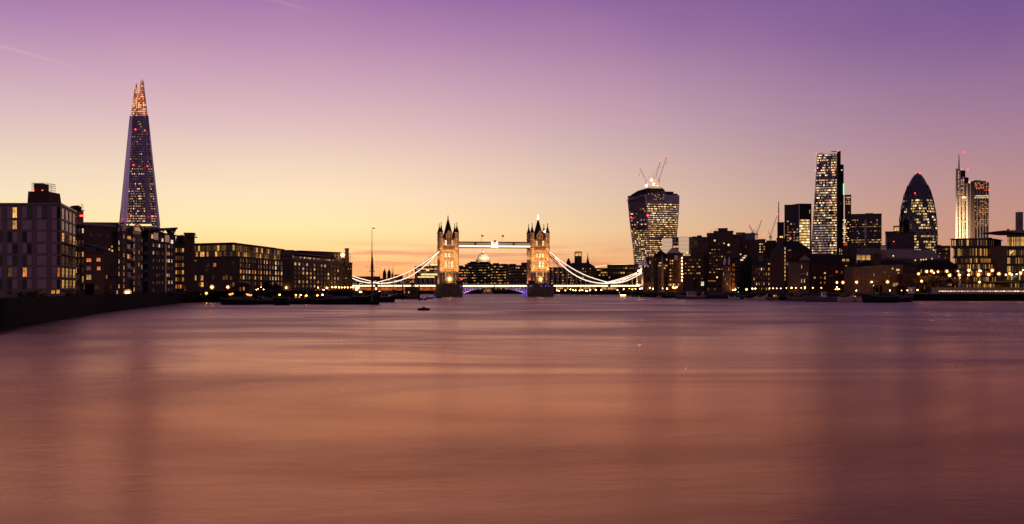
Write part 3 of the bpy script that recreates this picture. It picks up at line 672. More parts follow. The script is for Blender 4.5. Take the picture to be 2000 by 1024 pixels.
def riverside_warehouse():
    Y0, Y1 = 800, 935
    d = building('warehouse', 'long riverside warehouse with a regular grid of small lit windows and a pale parapet', 572, Y0, 668, Y1, 507, 24, 'brick_tan', 0, 0, rmat='concrete', rh=1.2)
    A, B, r = d['A'], d['B'], d['r']; rng = random.Random(21)
    # set-back glazed storeys
    for k, (a, b, vt, nb) in enumerate(((.02, .9, 498.5, 22), (.12, .78, 492.5, 0))):
        mb = MB(); zb = d['z1'] + 1.2 + k * 3.4; ztp = Z(vt, Y0)
        mb.prism([along(A, B, a, -2 - k * 2), along(A, B, b, -2 - k * 2), along(A, B, b, -16), along(A, B, a, -16)], zb, ztp); mb.build('set_back_storey', 'brick_dark' if k == 0 else 'concrete', r)
        if nb: facade(r, along(A, B, a, -2), along(A, B, b, -2), zb + .3, ztp - .3, 1, nb, .7, .8, {'warm': .5, 'dim': .3, 'white': .2}, 5)
    for row in range(6):
        for c in range(13):
            win(r, (*along(A, B, .04 + .072 * c), GS + 3.5 + row * 3.15), math.atan2(B[1] - A[1], B[0] - A[0]), 4.6, 2.0, rng.choice(['warm', 'dim', 'white', 'dim', 'dim', 'dark']) if row < 5 else rng.choice(['warm', 'dim', 'white']), 'b')
    for c in range(14):
        mb = MB(); t = .004 + .072 * c; mb.prism([along(A, B, t, .01), along(A, B, t, .55), along(A, B, t + .012, .55), along(A, B, t + .012, .01)], GS, d['z1'] - 3); mb.build('pilaster', 'brick_tan', r)
    for row in range(6):
        mb = MB(); mb.prism([along(A, B, .0, .02), along(A, B, .0, .35), along(A, B, .97, .35), along(A, B, .97, .02)], GS + 2.1 + row * 3.15, GS + 2.35 + row * 3.15)
        mb.build('string_course', 'concrete', r)
    d2 = building('warehouse', 'tan warehouse end block with four large lit windows, left of the grid fronted warehouse', 549, 806, 573, 806, 490, 30, 'brick_tan', 0, 0, rmat='brick_dark')
    A, B, r = d2['A'], d2['B'], d2['r']
    for u0, u1, v0, v1, k in ((559, 563, 500, 507, 'white'), (570, 572.8, 499, 506, 'yellow'), (561, 565, 518, 524, 'orange'), (567, 572, 518, 525, 'orange'), (566, 570, 529, 534, 'dim'), (566, 570, 540, 547, 'dim')): win_at(r, A, B, u0, v0, u1, v1, k, 'b')
    mb = MB(); mb.box(X(550, 806), X(561, 806), 803.5, 805.9, GS - .5, Z(528, 806)); mb.build('stair_panel', 'pale_clad', r)
    mb = MB(); mb.box(X(561.5, 806), X(570, 806), 802.5, 805.9, GS - .5, Z(552, 806)); mb.build('entrance_canopy', 'shop_gold', r)
    d3 = building('warehouse', 'set back dark warehouse with a long mansard roof behind the grid fronted warehouse', 588, 905, 664, 950, 493, 30, 'brick_brown', 0, 0, rmat='slate', rh=1.5)
    win_at(d3['r'], d3['A'], d3['B'], 650, 496.5, 655.5, 502, 'yellow', 'b')
    d4 = building('warehouse', 'tall end warehouse with tiny lit windows and a round chimney stack near the bridge', 654, 940, 688, 965, 513, 18, 'brick_brown', 8, 7, .4, .45, {'dim': .4, 'dark': .5, 'warm': .12}, 12, 'b', rmat='brick_dark')
    A, B, r = d4['A'], d4['B'], d4['r']
    mb = MB()
    for k, (a, b, v) in enumerate(((0, .62, 503), (.0, .45, 496))): mb.prism([along(A, B, a, -1 - k), along(A, B, b, -1 - k), along(A, B, b, -14), along(A, B, a, -14)], d4['z1'] + .5, Z(v, 940))
    mb.build('gable_block', 'brick_dark', d4['rf'])
    y = 955; x = X(677.5, y); mb = MB(); mb.lathe(x, y, [(2.0, d4['z1'] - 3), (1.55, Z(489, y)), (1.9, Z(488, y)), (1.9, Z(485.5, y)), (1.4, Z(485, y))], 10); mb.build('chimney', 'brick_dark', d4['rf'])
    mb = MB(); mb.lathe(X(672, y), y - 8, [(.3, Z(501, y)), (1.4, Z(499, y)), (.3, Z(497, y))], 8); mb.build('floodlight', 'bulb_white', d4['r'])
    mb = MB()
    for u in (681, 685):
        mb.tube((X(u, y), y - 2, d4['z1'] - 5), (X(u, y), y - 2, Z(497, y)), .12)
    for v in (497, 501, 505, 509, 513, 517): mb.tube((X(680, y), y - 2, Z(v, y)), (X(686, y), y - 2, Z(v, y)), .12)
    mb.build('fire_escape', 'steel_dark', d4['r'])
riverside_warehouse()

# ------------------------------------------------------------------ the twin towered bridge
def bridge():
    Yb = 1006.0
    root = thing('bascule_bridge', 'floodlit stone bridge with twin towers, high walkways and glowing white suspension chains across the river', 'bridge', (X(963.5, Yb), Yb, 0), local=True, rz=math.radians(9))
    s = .4525
    def zz(v): return CAMZ + (HZ - v) * s
    zd = zz(557.2)                                   # road level
    HW, HD = 7.0, 9.0
    for sx in (-1, 1):
        cx = sx * 40.2
        # pier with pointed cutwaters
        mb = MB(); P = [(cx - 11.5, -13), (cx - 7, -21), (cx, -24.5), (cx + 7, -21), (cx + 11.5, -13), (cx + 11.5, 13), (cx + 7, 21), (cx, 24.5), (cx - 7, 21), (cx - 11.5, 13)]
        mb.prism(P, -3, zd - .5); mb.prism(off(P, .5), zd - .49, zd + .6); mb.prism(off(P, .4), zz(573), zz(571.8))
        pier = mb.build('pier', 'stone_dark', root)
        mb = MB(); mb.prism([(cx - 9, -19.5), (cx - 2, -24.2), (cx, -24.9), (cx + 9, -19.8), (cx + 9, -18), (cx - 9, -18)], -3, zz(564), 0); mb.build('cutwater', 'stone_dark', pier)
        for du in ((-3.5, 0, 3, 9) if sx < 0 else (-9, -1.5, 2.5, 5.5)):
            x = cx + du; y = -23.9 if abs(du) < 3 else (-21.6 if abs(du) < 7 else -17.5); mb = MB(); mb.lathe(x, y, [(.1, zz(560)), (.42, zz(559)), (.1, zz(558))], 6); mb.build('blue_light', 'bulb_blue', pier)
        mb = MB(); mb.box(cx + sx * -8.6 - 2.6, cx + sx * -8.6 + 2.6, -17, -12.5, zd + .61, zz(549.5)); mb.prism([(cx + sx * -8.6 - 2.9, -17.3), (cx + sx * -8.6 + 2.9, -17.3), (cx + sx * -8.6 + 2.9, -12.2), (cx + sx * -8.6 - 2.9, -12.2)], zz(549.5) + .01, zz(548.6)); mb.build('control_cabin', 'brick_dark', pier)
        mb = MB(); mb.lathe(cx + sx * -10.2, -15.5, [(.1, zz(547)), (.75, zz(545.6)), (.1, zz(544.2))], 8); mb.build('signal_light', 'bulb_red', pier)
        # tower body with portal, string courses, windows
        mb = MB(); zt = zz(468)
        mb.box(cx - HW, cx + HW, -HD, HD, zd + .61, zt)
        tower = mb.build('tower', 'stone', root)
        mb = MB()
        for v, o_, h in ((554, .5, 1.2), (527, .45, .7), (507, .45, .7), (487.5, .6, .9), (484, .4, .5), (468.5, .6, 1.0)): mb.prism(off([(cx - HW, -HD), (cx + HW, -HD), (cx + HW, HD), (cx - HW, HD)], o_), zz(v) - h / 2, zz(v) + h / 2)
        mb.build('string_course', 'stone_dark', tower)
        for fy, fs in ((-HD, -1), (HD, 1)):
            for v0, v1, xs, w in ((531, 541, (-2.9, 2.9), 1.25), (542, 549, (-2.9, 2.9), 1.25), (511, 523, (-2.6, 0, 2.6), 1.6), (495.5, 503.5, (-2.7, 0, 2.7), 1.6), (471, 480, (-2.9, 2.9), 1.5)):
                for dx in xs:
                    mb = MB(); x = cx + dx; y0, y1 = sorted((fy, fy + fs * .22)); za, zb = zz(v1), zz(v0)
                    mb.box(x - w / 2 - .3, x - w / 2, y0, y1 + 0, za, zb, 1); mb.box(x + w / 2, x + w / 2 + .3, y0, y1, za, zb, 1); mb.box(x - w / 2 - .3, x + w / 2 + .3, y0, y1, zb, zb + .35, 1); mb.box(x - w / 2 - .3, x + w / 2 + .3, y0, y1, za - .3, za, 1)
                    mb.box(x - .1, x + .1, y0, y1, za, zb, 1); mb.box(x - w / 2, x + w / 2, y0, y1, (za + zb) / 2 - .12, (za + zb) / 2 + .12, 1)
                    yy = fy + fs * .06; mb.face([(x - w / 2, yy, za), (x + w / 2, yy, za), (x + w / 2, yy, zb), (x - w / 2, yy, zb)], 0)
                    mb.build('window', ['office_bright' if v0 in (511, 495.5, 471) else 'office_mid', 'stone_dark'], tower)
            mb = MB(); y0, y1 = sorted((fy, fy + fs * .5)); mb.box(cx - 1.7, cx + 1.7, y0, y1, zz(480), zz(469.5)); mb.box(cx - 4.6, cx + 4.6, y0, y1 + .3 * fs, zz(485.5), zz(484)); mb.build('oriel', 'stone_dark', tower)
            # gable dormer
            mb = MB(); g = [(cx - 2.7, zz(468)), (cx + 2.7, zz(468)), (cx + 2.7, zz(459)), (cx, zz(450.5)), (cx - 2.7, zz(459))]
            f1 = [(x, fy + fs * .35, z) for x, z in g]; f2 = [(x, fy - fs * 4, z) for x, z in g]; mb.face(f1); mb.face(f2[::-1])
            for k in range(5): mb.face([f1[k], f1[(k + 1) % 5], f2[(k + 1) % 5], f2[k]])
            dm = mb.build('dormer', 'stone', tower)
            mb = MB(); mb.lathe(cx, fy + fs * .4, [(.2, zz(450.5)), (.12, zz(447)), (.3, zz(446)), (.02, zz(445))], 6); mb.build('finial', 'stone_dark', tower)
            for dx in (-1.2, 1.2):
                mb = MB(); mb.box(cx + dx - .55, cx + dx + .55, *sorted((fy + fs * .36, fy + fs * .5)), zz(466), zz(460)); mb.build('window', 'lit_dim', tower)
        for side in (-1, 1):
            for v0, v1 in ((531, 541), (511, 523), (495.5, 503.5)):
                for dy in (-3, 0, 3):
                    x = cx + side * (HW + .07); mb = MB(); mb.face([(x, dy - .8, zz(v1)), (x, dy + .8, zz(v1)), (x, dy + .8, zz(v0)), (x, dy - .8, zz(v0))]); mb.build('window', 'office_dim', tower)
        # main roof spire
        mb = MB(); b = [(cx - 5.2, -6.6), (cx + 5.2, -6.6), (cx + 5.2, 6.6), (cx - 5.2, 6.6)]; m1 = [(cx - 3.3, -3.8), (cx + 3.3, -3.8), (cx + 3.3, 3.8), (cx - 3.3, 3.8)]; t = [(cx - .35, -.5), (cx + .35, -.5), (cx + .35, .5), (cx - .35, .5)]
        mb.prism(b, zz(468) + .5, zz(456), top=m1); mb.prism(m1, zz(456), zz(428), top=t)
        sp = mb.build('spire_roof', 'slate', tower)
        mb = MB(); mb.lathe(cx, 0, [(.5, zz(429)), (.3, zz(427)), (.75, zz(426)), (.25, zz(424.5)), (.45, zz(423.6)), (.12, zz(422)), (.03, zz(419))], 8)
        mb.build('finial', 'stone_dark' if sx < 0 else 'bulb_white', sp)
        for tx in (-1, 1):
            for ty in (-1, 1):
                x, y = cx + tx * (HW - .1), ty * (HD - .1); mb = MB()
                mb.lathe(x, y, [(1.75, zd + .6), (1.75, zz(487)), (2.05, zz(486)), (2.05, zz(484)), (1.75, zz(483)), (1.75, zz(468)), (2.1, zz(467)), (1.8, zz(465.5)), (1.8, zz(456.5)), (2.15, zz(455.8)), (2.15, zz(455))], 8, a0=math.pi / 8)
                tu = mb.build('turret', 'stone', tower)
                mb = MB(); mb.lathe(x, y, [(2.0, zz(455) + .01), (1.15, zz(449.5)), (.5, zz(444)), (.2, zz(440)), (.5, zz(439.2)), (.18, zz(438)), (.38, zz(437.2)), (.03, zz(435.5))], 8, a0=math.pi / 8); mb.build('cone_roof', 'slate', tower)
        # floodlights on the string courses, part of the tower's lighting
        def area(x, y, z, rx, sx_, sy_, en, c=(1, .47, .16)):
            l = bpy.data.lights.new('floodlight', 'AREA'); l.shape = 'RECTANGLE'; l.size = sx_; l.size_y = sy_; l.energy = en; l.color = c; l.spread = math.radians(130)
            o = bpy.data.objects.new('floodlight', l); col.objects.link(o); o.parent = root; o.location = (x, y, z); o.rotation_euler = (math.pi + rx, 0, 0)
        for z, e in ((zd + 1.5, 4600), (zz(526), 3300), (zz(506), 2300), (zz(487), 700), (zz(467), 260)):
            area(cx, -HD - 7.0, z - 2.0, math.radians(-40), 20, .8, e)
        # red and white floodlight on the side facing the river channel
        for z, e in ((zd + 1.5, 900), (zz(506), 1100)):
            l = bpy.data.lights.new('floodlight', 'AREA'); l.shape = 'RECTANGLE'; l.size = .6; l.size_y = 14; l.energy = e; l.color = (1, .52, .2)
            o = bpy.data.objects.new('floodlight', l); col.objects.link(o); o.parent = root; o.location = (cx - HW - 3, 0, z); o.rotation_euler = (math.pi, math.radians(32), 0)
    mb = MB(); mb.lathe(40.2 + 4.2, -HD - .2, [(.1, zz(454.5)), (.8, zz(452.8)), (.1, zz(451))], 8); mb.build('floodlight', 'bulb_white', root)
    for cx in (-40.2, 40.2):
        mb = MB(); mb.lathe(cx + .6, -HD - 1, [(.1, zz(547)), (.75, zz(545.5)), (.1, zz(544))], 8); mb.build('portal_lamp', 'bulb_warm', root)
    # high walkways
    z0, z1 = zz(484.5), zz(473); x0, x1 = -40.2 + HW, 40.2 - HW
    for y in (-6.5, 6.5):
        mb = MB(); mb.box(x0, x1, y - 1.6, y + 1.6, z0, z0 + .7); mb.box(x0, x1, y - 1.6, y + 1.6, z1 - .9, z1)
        wk = mb.build('walkway', 'steel_dark', root)
        mb = MB(); mb.box(x0, x1, y - 1.0, y + 1.0, z0 + 1.6, z1 - .95); mb.build('gallery', 'office_mid', wk)
        for yy in (y - 1.5, y + 1.5):
            mb = MB(); n = 30
            for k in range(n):
                a, b = x0 + (x1 - x0) * k / n, x0 + (x1 - x0) * (k + 1) / n
                mb.tube((a, yy, z0 + 1.4), (b, yy, z1 - .9), .16, 4); mb.tube((b, yy, z0 + 1.4), (a, yy, z1 - .9), .16, 4)
            for xx in (-17, 0, 17): mb.box(xx - .9, xx + .9, yy - .12, yy + .12, z0 + .7, z1 - .9)
            mb.build('lattice', 'steel_blue', wk)
        yy = y - 1.75
        mb = MB(); mb.box(x0, -3, yy - .12, yy + .08, zz(483.6), zz(480.6)); mb.box(3, x1, yy - .12, yy + .08, zz(483.6), zz(480.6)); mb.build('light_strip', 'deck_light', wk)
    mb = MB(); g = [(-2.7, zz(484.5)), (2.7, zz(484.5)), (2.9, zz(478)), (3.1, zz(471)), (2.2, zz(473)), (1.3, zz(471.6)), (0, zz(469.3)), (-1.3, zz(471.6)), (-2.2, zz(473)), (-3.1, zz(471)), (-2.9, zz(478))]
    f1 = [(x, -8.9, z) for x, z in g]; f2 = [(x, -8.4, z) for x, z in g]; mb.face(f1); mb.face(f2[::-1])
    for k in range(len(g)): mb.face([f1[k], f1[(k + 1) % len(g)], f2[(k + 1) % len(g)], f2[k]])
    cr = mb.build('crest', 'white_paint', root)
    mb = MB()
    mb.prism([(-1.3, -9.05), (1.3, -9.05), (1.3, -8.92), (-1.3, -8.92)], zz(481), zz(475.5)); mb.lathe(0, -9, [(.9, zz(475)), (1.1, zz(473.4)), (.2, zz(471.5))], 8); mb.build('shield', 'stone', cr)
    l = bpy.data.lights.new('floodlight', 'AREA'); l.size = 3; l.energy = 2200; l.color = (1, .8, .6); o = bpy.data.objects.new('floodlight', l); col.objects.link(o); o.parent = root; o.location = (0, -13, zz(487)); o.rotation_euler = (math.radians(180 - 55), 0, 0)
    for x in (-11.5, 6.8):
        mb = MB(); mb.tube((x, -6.5, z1), (x, -6.5, zz(459.5)), .12); fp_ = mb.build('flagpole', 'steel_dark', root)
        mb = MB(); P = [(x + .1, -6.5, zz(459.6)), (x + 1.0, -6.3, zz(460)), (x + 1.9, -6.6, zz(461)), (x + 1.7, -6.6, zz(464)), (x + .9, -6.35, zz(463.2)), (x + .1, -6.5, zz(462.6))]
        mb.face(P); mb.face([(a, b + .05, c) for a, b, c in P[::-1]]); mb.build('flag', 'flag_cloth', fp_)
    # bascules: road leaf, light strip, curved truss below
    for sx in (-1, 1):
        xa, xb = sx * (40.2 - 11.6), sx * .35
        mb = MB(); X0, X1 = sorted((xa, xb)); mb.box(X0, X1, -8.5, 8.5, zd - .9, zd); leaf = mb.build('bascule_leaf', 'steel_dark', root)
        mb = MB(); mb.box(X0, X1, -8.75, -8.55, zd - 1.3, zd - .05); mb.build('light_strip', 'deck_light', leaf)
        mb = MB(); mb.box(X0, X1, -8.6, -8.4, zd + .01, zd + 1.2)
        for k in range(20): xx = X0 + (X1 - X0) * (k + .5) / 20; mb.box(xx - .15, xx + .15, -8.7, -8.35, zd + .02, zd + 1.5)
        mb.build('parapet', 'steel_blue', leaf)
        for yy in (-7.6, 7.6):
            mb = MB(); n = 9; top, bot = [], []
            for k in range(n + 1):
                t = k / n; x = xa + (xb - xa) * t; top.append((x, yy, zd - 1.0)); bot.append((x, yy, zd - 1.7 - 5.6 * (1 - t) ** 1.9))
            mb.path(top, .3); mb.path(bot, .35)
            for k in range(n):
                mb.tube(top[k], bot[k], .24, 4); mb.tube(bot[k], top[k + 1], .24, 4)
            mb.build('truss', 'white_paint', leaf)
    for sx in (-1, 1):
        for yy, en in ((-11, 650), (0, 500)):
            l = bpy.data.lights.new('violet_floodlight', 'AREA'); l.shape = 'RECTANGLE'; l.size = 3; l.size_y = 6; l.energy = en; l.color = (.56, .26, .95); o = bpy.data.objects.new('violet_floodlight', l); col.objects.link(o); o.parent = root; o.location = (sx * 24, yy, 2.2); o.rotation_euler = (math.pi, math.radians(-sx * 12), 0)
            if yy < 0: o.rotation_euler = (math.pi - .55, math.radians(-sx * 12), 0)
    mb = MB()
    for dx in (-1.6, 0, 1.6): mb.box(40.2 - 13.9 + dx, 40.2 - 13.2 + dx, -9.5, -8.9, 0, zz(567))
    mb.build('fender_pile', 'violet_glow', root)  # piles emit, painting the violet light that falls on them
    # side spans
    xt, xl, xa = 47.4, 102.8, 133.0
    U1 = [(0, 1), (.129, .776), (.3, .553), (.47, .355), (.686, .171), (1, 0)]; L1 = [(0, 1), (.129, .74), (.257, .48), (.4, .277), (.543, .123), (.714, .02), (.86, -.02), (1, -.02)]
    U2 = [(0, 0), (.3, .23), (.6, .5), (1, 1)]; L2 = [(0, -.02), (.25, -.02), (.5, .13), (.75, .48), (1, .92)]
    def interp(T, t):
        for (a, p), (b, q) in zip(T, T[1:]):
            if t <= b: return p + (q - p) * (t - a) / (b - a)
        return T[-1][1]
    def smooth(T, n=26):
        r = []
        for k in range(n + 1):
            t = k / n; r.append((t, sum(interp(T, min(1, max(0, t + d))) for d in (-.09, -.045, 0, .045, .09)) / 5 if 0 < k < n else interp(T, t)))
        return r
    zlow, zh1, zh2 = zz(552.5), zz(488.5), zz(531.5)
    for sx in (-1, 1):
        mb = MB(); X0, X1 = sorted((sx * 51.7, sx * 150)); mb.box(X0, X1, -8.8, 8.8, zd - 1.6, zd - .2); dk = mb.build('side_span', 'steel_dark', root)
        mb = MB(); segs = ((51.8, 101.8), (104.2, 131)) 
        for a, b in segs: X0, X1 = sorted((sx * a, sx * b)); mb.box(X0, X1, -9.1, -8.9, zd - 1.25, zd - .15)
        for a, b in segs:
            n = int((b - a) / 2.3)
            for k in range(n): xx = sx * (a + (b - a) * (k + .5) / n); mb.lathe(xx, -9.0, [(.1, zd - .1), (.42, zd + .15), (.1, zd + .4)], 6)
        mb.build('light_strip', 'deck_light', dk)
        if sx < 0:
            mb = MB(); mb.box(-131, -52, -8.7, -8.5, zd - 4.6, zd - 2.0); mb.build('lit_girder', 'soffit_glow', dk)  # red light on the girder is painted as its own glow
        mb = MB(); X0, X1 = sorted((sx * 51.8, sx * 150)); mb.box(X0, X1, -8.85, -8.65, zd - .19, zd + 1.0); mb.build('parapet', 'steel_blue', dk)
        for y in (-8.2, 8.2):
            for part, (xs, xe, Ut, Lt, zs, zh) in enumerate(((xl, xt, U1, L1, zlow, zh1), (xl, xa, U2, L2, zlow, zh2))):
                if part == 0: up = [(sx * (xt + (xl - xt) * t), y, zs + (zh - zs) * h) for t, h in smooth(Ut)]; lo = [(sx * (xt + (xl - xt) * t), y, zs + (zh - zs) * h) for t, h in smooth(Lt)]
                else: up = [(sx * (xl + (xa - xl) * t), y, zs + (zh - zs) * h) for t, h in smooth(Ut, 14)]; lo = [(sx * (xl + (xa - xl) * t), y, zs + (zh - zs) * h) for t, h in smooth(Lt, 14)]
                mb = MB(); mb.path(up, .36, 5); mb.path(lo, .36, 5)
                for k in range(1, len(up) - 1): mb.tube(up[k], lo[k + (1 if k % 2 else -1)], .16, 4)
                ch = mb.build('chain', 'steel_blue', root)
                mb = MB(); o_ = -.45
                mb.path([(a, b + o_, c) for a, b, c in up], .36, 5); lw = [(a, b + o_, c) for a, b, c in lo]
                if part == 0 and sx > 0: lw = lw[3:]
                mb.path(lw, .42, 5)
                if y < 0 or (part == 1 and sx > 0): mb.build('light_strip', 'chain_light', ch)
                mb = MB(); n = len(lo)
                for k in range(2, n - 1, 2):
                    p = lo[k]
                    if p[2] > zd + 1.2: mb.tube(p, (p[0], y, zd - .2), .17, 4)
                mb.build('hanger', 'fin_pale', ch)
            # land tie
            p, q = (sx * 142, y, zh2 - .6), (sx * 160.5, y, zz(551)); mb = MB(); mb.tube(p, q, .5, 5); ch = mb.build('land_tie', 'steel_blue', root)
            mb = MB(); mb.tube((p[0], y - .55, p[2]), (q[0], y - .55, q[2]), .42, 5); mb.build('light_strip', 'chain_light', ch)
            mb = MB(); rr = random.Random(3)
            for k in range(9): t = (k + .5) / 9; x = p[0] + (q[0] - p[0]) * t; z = p[2] + (q[2] - p[2]) * t - 1.9; mb.lathe(x, y - .4, [(.05, z - .3), (.3, z), (.05, z + .3)], 5)
            mb.build('bulb', 'bulb_white', ch)
        # abutment tower
        cx = sx * 138.2; mb = MB()
        mb.box(cx - 4.8, cx + 4.8, -11, -4.5, 0, zz(527)); mb.box(cx - 4.8, cx + 4.8, 4.5, 11, 0, zz(527)); mb.box(cx - 4.6, cx + 4.6, -4.4, 4.4, zz(536), zz(527.5))
        ab = mb.build('abutment_tower', 'stone_dark', root)
        mb = MB(); mb.prism(off([(cx - 4.8, -11), (cx + 4.8, -11), (cx + 4.8, 11), (cx - 4.8, 11)], .6), zz(527) + .01, zz(524)); 
        for k in range(5): mb.box(cx - 5.2 + k * 2.3, cx - 4.0 + k * 2.3, -11.5, 11.5, zz(524), zz(521.8))
        mb.build('battlement', 'stone_dark', ab)
        for tx in (-1, 1):
            for ty in (-1, 1):
                mb = MB(); mb.lathe(cx + tx * 4.6, ty * 10.8, [(1.2, 0), (1.2, zz(524)), (1.45, zz(523.5)), (1.45, zz(521)), (.9, zz(519)), (.05, zz(516))], 8); mb.build('turret', 'stone_dark', ab)
        mb = MB(); mb.face([(cx - 1.9, -11.07, zz(551)), (cx + 1.9, -11.07, zz(551)), (cx + 1.9, -11.07, zz(541)), (cx, -11.07, zz(538)), (cx - 1.9, -11.07, zz(541))]); mb.build('arch_recess', 'brick_black', ab)
        l = bpy.data.lights.new('floodlight', 'AREA'); l.size = 3; l.energy = 2500; l.color = (1, .6, .35); o = bpy.data.objects.new('floodlight', l); col.objects.link(o); o.parent = root; o.location = (cx - 9, -12, zd + 1); o.rotation_euler = (math.radians(150), math.radians(35), 0)
        for k in range(3):
            mb = MB(); mb.lathe(cx - 6.5 - (k % 2) * 2.2, -9, [(.1, zz(527.5) - .5 - k), (.55, zz(526.5) - k), (.1, zz(525.5) - k)], 8); mb.build('portal_lamp', 'bulb_warm', ab)
bridge()

# ------------------------------------------------------------------ town seen behind the bridge
def cathedral():
    y = 2700.0; x = X(943.5, y); k = y / F
    r = thing('cathedral', 'distant domed cathedral with a pale ribbed dome framed under the bridge walkway', 'cathedral', (x, y, GN))
    mb = MB(); mb.box(x - 55 * k, x + 12 * k, y + 5, y + 60, GN - 1, Z(521, y)); mb.build('nave', 'brick_dark', r)
    mb = MB(); mb.lathe(x, y, [(17 * k, Z(530, y)), (17 * k, Z(516, y)), (15 * k, Z(515, y)), (14 * k, Z(514, y)), (14 * k, Z(508, y))], 24); mb.build('drum', 'stone_dark', r)
    mb = MB(); prof = []
    for j in range(9): a = math.pi / 2 * j / 8; prof.append((max(12.3 * k * math.cos(a), 2.2 * k), Z(513 - 18.5 * math.sin(a), y)))
    mb.lathe(x, y, prof, 32); dome = mb.build('dome', 'lead', r, smooth=False)
    for q in range(24):
        a = 2 * math.pi * q / 24; mb2 = mb if False else None
    mb = MB()
    for q in range(24):
        a = 2 * math.pi * q / 24; mb.path([(x + (p[0] + .3) * math.cos(a), y + (p[0] + .3) * math.sin(a), p[1]) for p in prof], .45, 4)
    mb.build('dome_rib', 'lead', dome)
    mb = MB(); mb.lathe(x, y, [(3.2 * k, Z(495, y)), (2.6 * k, Z(494, y)), (2.3 * k, Z(490, y)), (2.8 * k, Z(489.4, y)), (1.2 * k, Z(487.5, y)), (.5 * k, Z(486, y)), (.9 * k, Z(485.4, y)), (.2 * k, Z(484, y)), (.15 * k, Z(482.5, y))], 10); mb.build('lantern', 'lead', r)
    l = bpy.data.lights.new('floodlight', 'SPOT'); l.energy = 1100000; l.color = (1, .7, .42); l.spot_size = math.radians(50); l.shadow_soft_size = 2
    o = bpy.data.objects.new('floodlight', l); col.objects.link(o); o.parent = r; o.location = (16 * k, -60 * k, Z(520, y) - GN); o.rotation_euler = (Vector((-16 * k, 60 * k, 16 * k))).to_track_quat('-Z', 'Y').to_euler()
cathedral()
P_OFF = {'dark': .35, 'yellow': .3, 'dim': .2, 'warm': .15}
CITY = [
 # name, label, u0,Y0,u1,Y1,vtop,depth, mat, rows, cols, pal, kw
 ('office_block', 'dark office block with broken rows of yellow windows just right of the bridge left tower', 889, 1600, 916, 1600, 524, 30, 'brick_dark', 6, 9, P_OFF, dict(plant=((896, 905, 519), (908, 915, 516)))),
 ('office_block', 'tall dark office block directly below the pale dome', 913, 1650, 958, 1650, 514, 40, 'brick_black', 8, 12, {'dark': .62, 'yellow': .18, 'dim': .2}, dict(plant=((918, 930, 511), (936, 955, 511.5)))),
 ('office_block', 'office block with long bright yellow window rows right of the pale dome', 957, 1600, 993, 1600, 517, 30, 'brick_black', 7, 10, {'yellow': .5, 'dim': .25, 'dark': .25}, dict(fw=.85, plant=((963, 975, 514), (978, 990, 515.5)))),
 ('office_block', 'dark low brown block with a few amber windows left of the bridge right tower', 988, 1580, 1034, 1580, 519, 30, 'brick_brown', 6, 10, {'dark': .75, 'dim': .15, 'warm': .1}, dict(plant=((994, 1008, 515.5), (1018, 1034, 513)))),
 ('office_block', 'glass office with four long bright floor bands behind the left chain of the bridge', 810, 1450, 860, 1450, 521, 30, 'brick_brown', 5, 4, {'yellow': .5, 'warm': .35, 'dim': .15}, dict(fw=.97, fh=.4, plant=((838, 860, 516.5),))),
 ('office_block', 'low dark riverside block behind the low point of the left chains', 740, 1500, 812, 1500, 545, 30, 'brick_dark', 3, 14, P_SOME, dict(plant=((770, 786, 536.5),))),
 ('office_block', 'long low dark roofline with a few lamps left of the tall mast', 686, 1520, 742, 1520, 541, 30, 'brick_dark', 3, 12, P_SOME, dict()),
 ('office_block', 'dark low office range just right of the bridge right tower', 1066, 1500, 1112, 1500, 523, 30, 'brick_dark', 6, 10, {'dark': .75, 'dim': .12, 'yellow': .13}, dict()),
 ('office_block', 'old stone office range with attic windows behind the right chain', 1106, 1380, 1162, 1380, 521, 30, 'brick_brown', 6, 11, P_SOME, dict(fw=.4, roof='hip', rh=5)),
 ('office_block', 'flat dark block with yellow windows under the glowing arched roof', 1186, 1400, 1246, 1400, 518, 26, 'brick_brown', 4, 12, {'yellow': .35, 'dim': .35, 'dark': .3}, dict(fw=.8)),
]
for i, (nm, lb, u0, Y0, u1, Y1, vt, dp, m_, rw, cl, pal, kw) in enumerate(CITY):
    kw = dict(kw); building(nm, lb, u0, Y0, u1, Y1, vt, dp, m_, rw, cl, kw.pop('fw', .8), kw.pop('fh', .36), pal, 100 + i, zb=GN, vbot=556, **kw)
def glowing_band_office():
    y = 1440; r = thing('glass_pavilion', 'low glass pavilion with three brightly lit storeys beside the left bridge tower', 'pavilion', (X(835, y), y, GN))
    mb = MB(); mb.box(X(812, y), X(856, y), y, y + 8, GN - 1, Z(532, y)); mb.build('wall', 'brick_dark', r)
    for v0, v1, a, b in ((534.5, 538, 822, 855), (540, 542.5, 816, 849), (516, 519, 840, 859), (526.5, 529.5, 832, 838)):
        mb = MB(); mb.box(X(a, y), X(b, y), y - .4, y - .05, Z(v1, y), Z(v0, y)); mb.build('lit_storey', 'arch_light', r)
glowing_band_office()
def domed_church():
    y = 1900; k = y / F; r = thing('twin_domed_station', 'pair of small dark domed towers with needle spires on the skyline behind the left chain', 'tower pair', (X(756, y), y, GN))
    for u, vt in ((751, 522), (760, 520)):
        x = X(u, y); mb = MB(); mb.lathe(x, y, [(3.6 * k, GN - 1), (3.6 * k, Z(538, y)), (4 * k, Z(537, y)), (3.5 * k, Z(536, y)), (3.3 * k, Z(533, y)), (2.4 * k, Z(530, y)), (1.2 * k, Z(528.2, y)), (.5 * k, Z(526, y)), (.15 * k, Z(vt, y))], 12); mb.build('domed_tower', 'brick_black', r)
    mb = MB(); x = X(766, y); mb.lathe(x, y, [(1.6 * k, GN - 1), (1.6 * k, Z(537, y)), (.5 * k, Z(531, y)), (.1 * k, Z(521, y))], 6); mb.build('needle_spire', 'brick_black', r)
domed_church()
